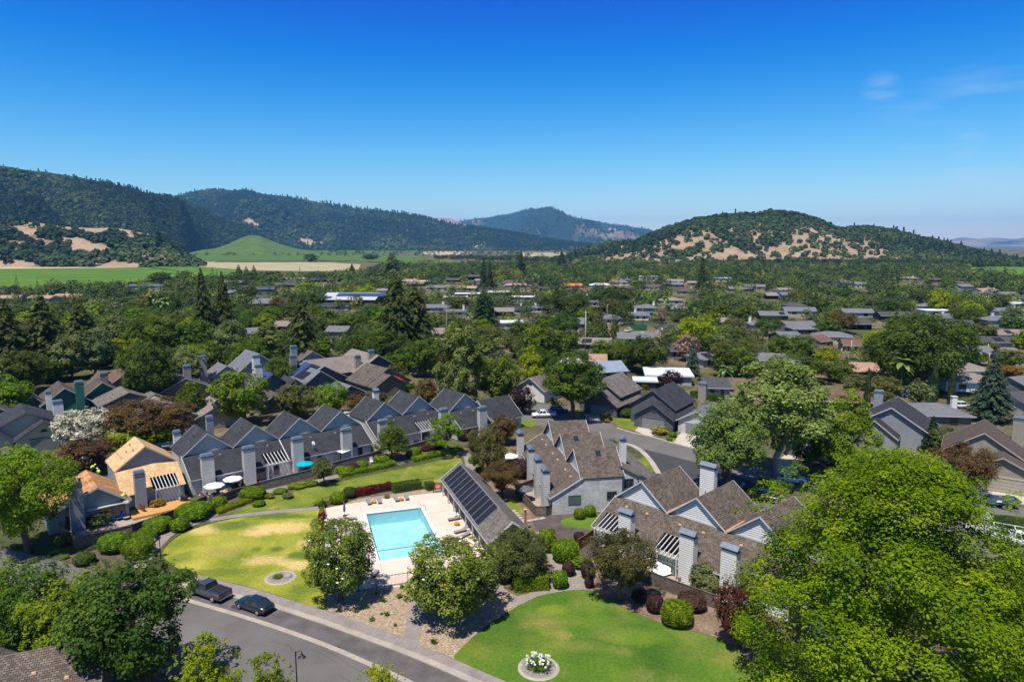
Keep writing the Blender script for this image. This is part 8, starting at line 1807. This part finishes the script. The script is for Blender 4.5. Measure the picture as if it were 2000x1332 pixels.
dining(420, 972, 'under the left white umbrella'); dining(456, 958, 'under the right white umbrella'); dining(597, 925, 'under the teal umbrella'); dining(1024, 978, 'under the dark grey umbrella'); dining(1000, 906, 'under the white umbrella by the fork trees', 2)
def grill(g, label, ang=0):
    o = thing('barbecue_grill', label, 'barbecue grill', (g.x, g.y, .02), ang); b = MB(); b.box(0, 0, .1, 1.0, .5, .7); b.build('cabinet', M['black'], o); b = MB(); b.tube([(-.48, 0, .95), (-.44, 0, .95), (.44, 0, .95), (.48, 0, .95)], [.1, .3, .3, .1], 12); b.build('lid', M['black'], o, True)
    b = MB(); b.box(.75, 0, .75, .45, .45, .04); b.box(-.75, 0, .75, .45, .45, .04); b.build('side_shelf', M['alu'], o)
grill(G(361, 982), 'black barbecue on the wood deck'); grill(G(1331, 1133), 'covered black barbecue beside the grey-green shrub ball', 1.0); grill(G(549, 925), 'dark barbecue on the sliding-door patio')
# covered furniture in white sheets, blue tarp, satellite dish, awning, planters
g = G(1293, 1121); o = thing('covered_table', 'patio furniture under crumpled white sheets', 'covered furniture', (g.x, g.y, .02), .4); bm = bmesh.new(); n = 20
rg = np.random.default_rng(8); vs = [[bm.verts.new(((i / n - .5) * 2.7, (j / n - .5) * 1.7, max(0.02, (1.05 if abs(i / n - .5) < .34 and abs(j / n - .5) < .36 else .25) + (.45 if i / n < .45 and abs(j / n - .5) < .3 else 0) + rg.uniform(-.08, .08)))) for j in range(n + 1)] for i in range(n + 1)]
for i in range(n):
    for j in range(n): bm.faces.new((vs[i][j], vs[i + 1][j], vs[i + 1][j + 1], vs[i][j + 1]))
me = bpy.data.meshes.new('sheet'); bm.to_mesh(me); bm.free(); me.materials.append(M['white_fab']); me.polygons.foreach_set('use_smooth', [True] * len(me.polygons)); put('sheet', me, o)
g = G(231, 1016); o = thing('folding_chair', 'bright blue folding chair in the left yard', 'chair', (g.x, g.y, 0), -.5); b = MB(); b.box(0, 0, .42, .9, .6, .05); b.build('seat', M['blue_plastic'], o); b = MB(); b.hexa([(-.45, .28, .45), (.45, .28, .45), (.45, .34, .45), (-.45, .34, .45)], [(-.45, .5, 1.25), (.45, .5, 1.25), (.45, .56, 1.25), (-.45, .56, 1.25)]); b.build('backrest', M['blue_plastic'], o)
for x in (-.4, .4):
    for y in (-.28, .28): b = MB(); b.box(x, y, 0, .05, .05, .42); b.build('leg', M['black'], o)
g = G(247, 1014); o = thing('fire_bowl', 'round dark fire bowl beside the blue chair', 'fire bowl', (g.x, g.y, 0)); b = MB(); b.cyl(0, 0, .05, .3, .3, 18, .55); b.build('bowl', M['black'], o); b = MB(); b.cyl(0, 0, .36, .46, .03, 18); b.build('ash_bed', M['rock'], o)
g = G(612, 866, 4.6); o = thing('satellite_dish', 'round white satellite dish on the long row roof', 'satellite dish', g, 2.6); b = MB()
for i in range(14):
    a, c = 2 * math.pi * i / 14, 2 * math.pi * (i + 1) / 14; b.face([(0, .12, 0), (math.cos(a) * .42, 0, math.sin(a) * .42), (math.cos(c) * .42, 0, math.sin(c) * .42)])
b.build('reflector', M['white_paint'], o); b = MB(); b.bar((0, .1, 0), (0, .3, -.8), .05); b.bar((0, 0, -.4), (0, -.4, 0), .03); b.build('bracket', M['alu'], o)
ga, gb = G(651, 880, 2.5), G(684, 868, 2.5); o = thing('shade_sail', 'cream shade cloth over the patio at the end of the long row', 'awning', (ga.x, ga.y, 0)); d_ = gb - ga; n_ = Vector((d_.y, -d_.x, 0)).normalized() * 2.2; b = MB(); b.slab([(n_.x, n_.y, 2.35), (d_.x + n_.x, d_.y + n_.y, 2.35), (d_.x, d_.y, 2.6), (0, 0, 2.6)], .04); b.build('cloth', M['white_fab'], o)

for p in (n_, d_ + n_, Vector((0, 0, 0)), d_): b = MB(); b.bar((p.x, p.y, 0), (p.x, p.y, 2.35), .08); b.build('post', M['fence'], o)
g = G(1026, 1035); o = thing('bollard_pipe', 'rusty brown pipe at the end of the pool house ridge', 'pipe', (g.x, g.y, 0)); b = MB(); b.cyl(0, 0, 0, .16, 3.0, 12); b.build('pipe_body', M['terracotta'], o); b = MB(); b.cyl(0, 0, 3.004, .26, .12, 12); b.build('rim_cap', M['vent_tan'], o)
g = G(726, 905); o = thing('white_chair', 'white slatted chair by the grey fence', 'chair', (g.x, g.y, 0), .6); b = MB(); b.box(0, 0, .36, .6, .55, .06); b.build('seat', M['white_paint'], o); b = MB(); b.box(0, .28, .42, .6, .06, .7); b.build('backrest', M['white_paint'], o); b = MB(); [b.box(x, y, 0, .07, .07, .36) for x in (-.26, .26) for y in (-.22, .22)]; b.build('legs', M['white_paint'], o)
for p, c, lb in (((1308, 842), 'stucco_white', 'white utility cabinet at the driveway corner'), ((1451, 963), 'pole_pale', 'pale marker post by the service court')):
    g = G(*p); o = thing('utility_box', lb, 'utility box', (g.x, g.y, 0)); b = MB(); b.box(0, 0, 0, .7 if 'cab' in lb else .3, .5 if 'cab' in lb else .25, .9 if 'cab' in lb else 1.7); b.build('cabinet', M[c], o); b = MB(); b.box(0, 0, .904 if 'cab' in lb else 1.704, .8 if 'cab' in lb else .34, .6 if 'cab' in lb else .3, .06); b.build('lid', M[c], o)
# flat covered box and garden plants on terraces
def flowers(px, py, r, mat, label): g = G(px, py); b = bush(px, py, r, r * .7, mat, label, None, 'flower_bed', 'plants', 'loose', q=1)
for i, (px, py, r, mt, lb) in enumerate([(300, 994, 34, 'rust', 'orange and green flower bed on the deck edge'), (700, 890, 34, 'russet', 'red-flowered bed by the cream awning'), (716, 884, 26, 'sage', 'silvery shrub by the red-flowered bed'), (668, 896, 30, 'olive', 'leafy yellow shrub under the cream awning'), (720, 866, 22, 'bronzegreen', 'climbing shrub at the foot of the pale end wall'),
  (560, 975, 22, 'sage', 'grey cushion plants by the footpath'), (525, 975, 18, 'hedge', 'green cushion plants by the footpath'), (806, 868, 20, 'olive', 'yellow shrub below the middle row pergola'), (283, 985, 24, 'green', 'green shrub between the left yards'), (270, 995, 18, 'bright', 'bright shrub between the left yards'),
  (1178, 905, 22, 'green', 'green shrub before the rear roof of the end house'), (1190, 880, 34, 'green', 'leafy bush behind the end house row'), (60, 1100, 20, 'sage', 'grey tuft at the stony street corner'), (105, 1083, 16, 'hedge', 'small round tuft at the stony street corner'), (125, 1092, 14, 'hedge', 'second round tuft at the street corner')]): flowers(px, py, r, mt, lb)
# ---------------------------------------------------------------- street lamps
def lamp(px, by, ty, label, ang=0):
    g = G(px, by); h = topz(g, ty); o = thing('street_lamp', label, 'street lamp', (g.x, g.y, 0), ang, 'street lamps'); b = MB(); b.tube([(0, 0, 0), (0, 0, .5), (0, 0, .52), (0, 0, h)], [.11, .11, .06, .05], 10); b.build('pole', M['iron'], o, False)
    b = MB(); b.tube([(0, 0, h - .15), (.25, 0, h + .05), (.5, 0, h + .05), (.52, 0, h - .12)], .03, 8); b.build('arm', M['iron'], o); b = MB(); b.tube([(.52, 0, h - .1), (.52, 0, h - .25), (.52, 0, h - .33), (.52, 0, h - .5)], [.05, .09, .16, .33], 16); b.build('lamp_shade', M['iron'], o); b = MB(); b.tube([(.52, 0, h - .4), (.52, 0, h - .58)], [.12, .07], 10); b.build('bulb_glass', M['glass'], o)
lamp(584, 1420, 1272, 'black street lamp standing before the asphalt at the bottom'); lamp(314, 1090, 1046, 'short black path lamp beside the dry lawn', math.pi)
# ---------------------------------------------------------------- vehicles
def wheel(o, x, y, r=.34, w=.22):
    b = MB(); b.tube([(x, y - w / 2, r), (x, y - w / 2 + .03, r), (x, y + w / 2 - .03, r), (x, y + w / 2, r)], [r * .9, r, r, r * .9], 20); t = b.build('wheel', M['rubber'], o)
    b = MB(); s = 1 if y > 0 else -1; b.tube([(x, y + s * (w / 2 - .01), r), (x, y + s * (w / 2 + .015), r)], [r * .62, r * .58], 10); b.build('rim', M['rim'], t)
def loft(secs, mat, name, o, smooth=True):
    "secs: list of (x, [(y, z) ...]) half-sections mirrored in y"
    b = MB(); R_ = []
    for x, pts in secs: R_.append([(x, y, z) for y, z in pts] + [(x, -y, z) for y, z in pts[::-1]])
    n = len(R_[0])
    for i in range(len(R_) - 1):
        for k in range(n):
            m = (k + 1) % n; b.face([R_[i][k], R_[i][m], R_[i + 1][m], R_[i + 1][k]])
    b.face(R_[0][::-1]); b.face(R_[-1]); return b.build(name, mat, o, smooth)
def car(g, ang, kind, col, label, z=0.02, name='parked_car', cat='car', group='parked vehicles', rack=False):
    "front towards local +x"
    o = thing(name, label, cat, (g.x, g.y, z), ang, group); pm_ = paint('paint_' + label[:18].replace(' ', '_'), col)
    L, Wd = {'sedan': (4.7, 1.82), 'suv': (4.7, 1.9), 'pickup': (5.6, 1.95), 'utility': (5.9, 2.0)}[kind]; h = Wd / 2; X = L / 2
    def ring(w, zt, zb=.28, sh=.72): return [(w * .86, zb), (w, zb + .12), (w * 1.0, sh * zt + .05), (w * .93, zt), (w * .5, zt + .02)]
    if kind == 'sedan': S = [(-X, .86, .78, .42), (-X + .12, .94, .92, .3), (-X + .8, 1, .98, .25), (-.3, 1, .93, .22), (1.0, 1, .93, .22), (1.8, .98, .86, .24), (X - .15, .88, .72, .3), (X, .76, .6, .38)]
    elif kind == 'suv': S = [(-X, .9, .95, .42), (-X + .15, .97, 1.05, .32), (-1, 1, 1.05, .26), (1, 1, 1.05, .26), (1.5, .98, 1.0, .28), (X - .12, .9, .88, .34), (X, .82, .72, .42)]
    else: S = [(-X, .97, 1.05 if kind == 'pickup' else 1.3, .5), (-X + .05, 1, 1.08 if kind == 'pickup' else 1.32, .42), (-.62, 1, 1.1 if kind == 'pickup' else 1.32, .36), (-.55, 1, 1.1, .36), (1.25, 1, 1.1, .36), (1.7, .98, 1.05, .36), (X - .12, .92, .98, .42), (X, .85, .8, .5)]
    loft([(x, ring(h * w, zt, zb)) for x, w, zt, zb in S], pm_, 'body', o)
    if kind in ('pickup', 'utility'):
        b = MB(); zt = 1.12 if kind == 'pickup' else 1.34; b.box(-X / 2 - .4, 0, zt, L / 2 - .75, Wd * .76, .012); b.build('truck_bed', M['black'], o)
        b = MB()
        for s in (-1, 1): b.box(-X / 2 - .4, s * h * .86, zt + .004, L / 2 - .7, .12, .1)
        b.box(-X + .07, 0, zt + .004, .1, Wd * .84, .1); b.build('bed_rail', pm_, o)
    c0, c1, ht = {'sedan': (-1.75, 1.15, 1.42), 'suv': (-2.1, 1.25, 1.72), 'pickup': (-.55, 1.5, 1.78), 'utility': (-.45, 1.4, 1.85)}[kind]; zb = .9 if kind == 'sedan' else 1.05
    r0, r1 = (c0 + .65, c1 - .85) if kind == 'sedan' else (c0 + (.25 if kind != 'suv' else .35), c1 - .7)
    b = MB(); w0, w1 = h * .9, h * .72
    b.hexa([(c0, -w0, zb), (c1, -w0, zb), (c1, w0, zb), (c0, w0, zb)], [(r0, -w1, ht - .06), (r1, -w1, ht - .06), (r1, w1, ht - .06), (r0, w1, ht - .06)]); b.build('windows', M['glass'], o)
    b = MB(); b.hexa([(r0 - .05, -w1 - .02, ht - .07), (r1 + .05, -w1 - .02, ht - .07), (r1 + .05, w1 + .02, ht - .07), (r0 - .05, w1 + .02, ht - .07)], [(r0 + .05, -w1 + .08, ht), (r1 - .05, -w1 + .08, ht), (r1 - .05, w1 - .08, ht), (r0 + .05, w1 - .08, ht)]); b.build('roof_panel', pm_, o)
    b = MB()
    for s in (-1, 1):
        for xa, xb in ((c0, r0), (c1, r1), ((c0 + c1) / 2, (r0 + r1) / 2)): b.bar((xa, s * w0, zb), (xb, s * w1, ht - .05), .08)
    b.build('pillars', pm_, o)
    for s in (-1, 1):
        b = MB(); b.box(X - .12, s * h * .62, .6 if kind == 'sedan' else .78, .16, .36, .14); b.build('headlight', M['alu'], o); b = MB(); b.box(-X + .03, s * h * .74, .68 if kind == 'sedan' else .8, .1, .26, .24 if kind == 'pickup' else .14); b.build('tail_light', M['red_sign'], o)
        b = MB(); b.box(c1 - .35, s * (h + .08), zb + .02, .14, .16, .12); b.build('wing_mirror', pm_, o)
    for x in (-L * .3, L * .31):
        for s in (-1, 1): wheel(o, x, s * (h - .1), .34 if kind == 'sedan' else .4)
    b = MB(); b.box(-X + .0, 0, .45, .1, Wd * .8, .14); b.box(X - .02, 0, .42, .08, Wd * .75, .14); b.build('bumper', M['black'] if kind != 'pickup' else M['alu'], o)
    if rack:
        b = MB()
        for x in (-X + .3, -.3, 1.2):
            for s in (-1, 1): b.bar((x, s * h * .9, 1.1), (x, s * h * .9, 2.25), .06)
            b.bar((x, -h * .9, 2.25), (x, h * .9, 2.25), .06)
        for s in (-1, 1): b.bar((-X + .3, s * h * .9, 2.25), (1.9, s * h * .9, 2.25), .06)
        b.build('ladder_rack', M['white_paint'], o)
    return o
sd = math.atan2(-.477, .879)      # street bearing to the lower right
car(G(409, 1163), sd + math.pi, 'pickup', (.045, .048, .058), 'dark grey pickup truck parked at the kerb by the dry lawn', .012, 'pickup_truck', 'pickup truck')
car(G(497, 1189), sd + math.pi, 'sedan', (.008, .018, .032), 'black saloon car parked behind the dark pickup', .012)
YRd = math.atan2(-.05, 1)
car(G(1062, 815), math.pi + .1, 'pickup', (.72, .72, .72), 'white pickup parked in the cul-de-sac under the purple tree', name='pickup_truck', cat='pickup truck'); car(G(1090, 806), .05, 'suv', (.03, .035, .06), 'dark car parked behind the white cul-de-sac pickup')
car(G(1545, 942), -.28, 'suv', (.7, .71, .73), 'white car parked under the twin-trunked tree'); car(G(1498, 978), -.5, 'suv', (.03, .03, .035), 'dark car half hidden by the huge maple in the service court')
car(G(327, 878), .3, 'suv', (.025, .027, .03), 'dark car behind the first slate gable'); car(G(678, 815), 1.9, 'sedan', (.6, .6, .6), 'pale car tucked behind the long row'); car(G(1877, 797), -.1, 'suv', (.62, .6, .57), 'silver car on the drive left of the spruce')
car(G(1762, 772), 1.3, 'pickup', (.02, .09, .42), 'blue truck on the drive below the palm', name='pickup_truck', cat='pickup truck', rack=True); car(G(1228, 648), .9, 'pickup', (.7, .7, .68), 'distant white truck parked by the green container', name='pickup_truck', cat='pickup truck'); car(G(1256, 655), .2, 'sedan', (.6, .6, .62), 'distant pale car right of the white truck')
car(G(1985, 1063), -.55, 'utility', (.66, .7, .76), 'pale utility truck with ladder rack at the right edge', name='utility_truck', cat='truck', rack=True); car(G(1893, 975), -.15, 'utility', (.7, .7, .68), 'white truck with a ladder rack behind the maple top', name='utility_truck', cat='truck', rack=True)
g = G(1247, 645); o = thing('waste_container', 'dark green waste container in the far street', 'container', (g.x, g.y, 0), .15); b = MB()
for s in (-1, 1): b.hexa([(-3.6, s * 1.3 - .06, .2), (3.6, s * 1.3 - .06, .2), (3.6, s * 1.3 + .06, .2), (-3.6, s * 1.3 + .06, .2)], [(-3.6, s * 1.4 - .06, 2.4), (3.6, s * 1.4 - .06, 2.4), (3.6, s * 1.4 + .06, 2.4), (-3.6, s * 1.4 + .06, 2.4)]); b.box(s * 3.55, 0, .2, .1, 2.5, 2.1)
b.box(0, 0, .15, 7.0, 2.4, .1); b.build('container_body', paint('container_green', (.01, .12, .06), .6), o)
# dump trailer
g = G(1955, 989); o = thing('dump_trailer', 'slate-blue dump trailer on four wheels before the brown garage', 'trailer', (g.x, g.y, .01), -.2); pm_ = paint('trailer_blue', (.075, .12, .16), .5, 0, .2); b = MB()
for s in (-1, 1): b.box(0, s * .98, .62, 4.2, .06, .85)
for s in (-1, 1): b.box(s * 2.08, 0, .62, .06, 2.0, .85)
for k in range(6): b.box(-1.8 + k * .72, -1.03, .62, .07, .05, .85)
b.box(0, 0, .58, 4.2, 2.0, .05); b.build('trailer_box', pm_, o); b = MB(); b.bar((-2.1, 0, .5), (-3.3, 0, .45), .12); b.bar((-3.2, 0, 0), (-3.2, 0, .8), .08); b.box(.3, -1.12, .8, 2.2, .3, .05); b.box(.3, 1.12, .8, 2.2, .3, .05); b.build('drawbar_and_mudguards', M['black'], o); b = MB(); b.box(-.8, -1.075, 1.0, .7, .02, .32); b.build('plate', M['white_paint'], o)
for x in (-.15, .75): wheel(o, x, -1.12, .34); wheel(o, x, 1.12, .34)
g = G(1916, 1042); o = thing('utility_trailer', 'pale slatted trailer with raised lid beside the broad hedge', 'trailer', (g.x, g.y, .01), -.15); b = MB()
for k in range(4): b.box(0, -.95, .5 + k * .28, 3.2, .05, .2); b.box(0, .95, .5 + k * .28, 3.2, .05, .2)
b.box(0, 0, .45, 3.2, 1.9, .05); b.build('trailer_sides', M['side_white'], o); b = MB(); b.slab([(-1.5, .6, 1.9), (1.7, .6, 1.9), (1.7, 1.9, 2.5), (-1.5, 1.9, 2.5)], .05); b.build('lid', M['alu'], o); wheel(o, .1, -1.1, .33); wheel(o, .1, 1.1, .33)
# ---------------------------------------------------------------- roofers
def person(g, z, ang, pose, label):
    o = thing('person', label, 'person', (g.x, g.y, z), ang, None); C = {'crouch': dict(hip=(0, 0, .45), chest=(.32, 0, .82), head=(.5, 0, 1.02), kl=(.38, .14, .42), fl=(.1, .14, .03), kr=(.38, -.14, .42), fr=(.12, -.14, .03), el=(.5, .24, .55), hl=(.68, .16, .3), er=(.5, -.24, .55), hr=(.68, -.16, .3)),
         'bend': dict(hip=(0, 0, .88), chest=(.38, 0, 1.12), head=(.62, 0, 1.18), kl=(.06, .14, .47), fl=(-.05, .15, .03), kr=(.1, -.14, .47), fr=(.1, -.15, .03), el=(.5, .22, .82), hl=(.62, .15, .55), er=(.5, -.22, .82), hr=(.62, -.15, .55))}[pose]
    V = [C['hip'], tuple((a + b) / 2 for a, b in zip(C['hip'], C['chest'])), C['chest'], tuple(c + (h - c) * .5 for c, h in zip(C['chest'], C['head'])), C['head'], (C['head'][0] + .05, 0, C['head'][2] + .12)]; E = [(0, 1), (1, 2), (2, 3), (3, 4), (4, 5)]; Rr = [.15, .14, .17, .065, .105, .08]
    for s, k, f in ((1, 'kl', 'fl'), (-1, 'kr', 'fr')):
        i = len(V); V += [(C['hip'][0], s * .1, C['hip'][2] - .03), C[k], C[f], (C[f][0] + .18, C[f][1], .03)]; E += [(0, i), (i, i + 1), (i + 1, i + 2), (i + 2, i + 3)]; Rr += [.11, .075, .05, .04]
    for s, k, f in ((1, 'el', 'hl'), (-1, 'er', 'hr')):
        i = len(V); V += [(C['chest'][0], s * .2, C['chest'][2]), C[k], C[f]]; E += [(2, i), (i, i + 1), (i + 1, i + 2)]; Rr += [.075, .05, .038]
        h = Vector(C[f]); j = i + 2
        for q_ in range(5):
            i2 = len(V); V.append(tuple(h + Vector((.07 if q_ else .03, (q_ - 2) * .022 if q_ else s * -.05, -.05)))); E.append((j, i2)); Rr.append(.01)
    me = bpy.data.meshes.new('body'); me.from_pydata(V, E, []); bo = put('body', me, o); sk = bo.modifiers.new('skin', 'SKIN')
    for i, r in enumerate(Rr): me.skin_vertices[0].data[i].radius = (r, r)
    me.skin_vertices[0].data[0].use_root = True; su = bo.modifiers.new('sub', 'SUBSURF'); su.levels = 1; su.render_levels = 1
    dg = bpy.context.evaluated_depsgraph_get(); m2 = bpy.data.meshes.new_from_object(bo.evaluated_get(dg)); bo.modifiers.clear(); bo.data = m2; m2.materials.clear(); 
    for mm in ('skin', 'trousers', 'hivis'): m2.materials.append(M[mm])
    hz = C['hip'][2] + .02; cx = C['chest'][0]; hx = C['head'][0] - .14
    for p in m2.polygons:
        c = p.center; p.use_smooth = True; p.material_index = 1 if (c.z < hz and c.x < C['kl'][0] + .12 and abs(c.y) < .26 and not (c.x > .45 and c.z < .75)) else (2 if c.x < C['head'][0] - .08 and c.z > hz - .05 else 0)
    b = MB(); hd = C['head']; b.tube([(hd[0] + .03, 0, hd[2] + .1), (hd[0] + .035, 0, hd[2] + .17), (hd[0] + .04, 0, hd[2] + .24)], [.16, .14, .06], 12); b.build('hard_hat', M['hivis'] if 'yellow' in label else M['white_paint'], o, True)
    t = MB(); t.tube([(C['hip'][0] + .05, 0, C['hip'][2] + .08), tuple((a + b_) / 2 for a, b_ in zip(C['hip'], C['chest'])), tuple(C['chest'])], [.19, .2, .21], 12); t.build('safety_vest', M['hivis'], o, True)
g = G(238, 975, 3.1); person(g, 2.95, A1 + .4, 'crouch', 'roofer in a hi-vis vest crouching at the eave below the plywood roof'); g = G(178, 920, 3.6); person(g, 3.3, A1, 'bend', 'roofer bending over on the stripped roof, farthest back'); g = G(195, 925, 3.4); person(g, 3.1, A1 + 2, 'crouch', 'roofer crouching on the stripped roof ridge beside the plywood wall')
for p, lb in (((228, 967), 'grey tarp bundle beside the crouching roofer'), ((247, 985), 'pile of torn roofing under the eave'), ((168, 908), 'heap of debris beside the bending roofer')):
    g = G(*p, 2.2); o = rock(Vector((g.x, g.y, 0)), 1.1, lb); o.name = 'debris_bundle'; o['category'] = 'debris'; o.location.z = 2.6 if p[0] > 200 else 3.6; o.data.materials[0] = M['pole_pale']
# ---------------------------------------------------------------- the air of the valley
b = MB(); x0, x1, y0, y1, z0, z1 = -17500, 17500, -1500, 23500, -20, 930
b.box((x0 + x1) / 2, (y0 + y1) / 2, z0, x1 - x0, y1 - y0, z1 - z0); hm_, N, L, B = newmat('valley_air'); N.remove(B)
pv = N.new('ShaderNodeVolumePrincipled'); pv.inputs['Color'].default_value = (.2, .54, 1.0, 1); pv.inputs['Density'].default_value = 4.6e-5; pv.inputs['Anisotropy'].default_value = .0
L.new(pv.outputs[0], N['Material Output'].inputs['Volume']); tag(b.build('haze', hm_), kind='stuff')
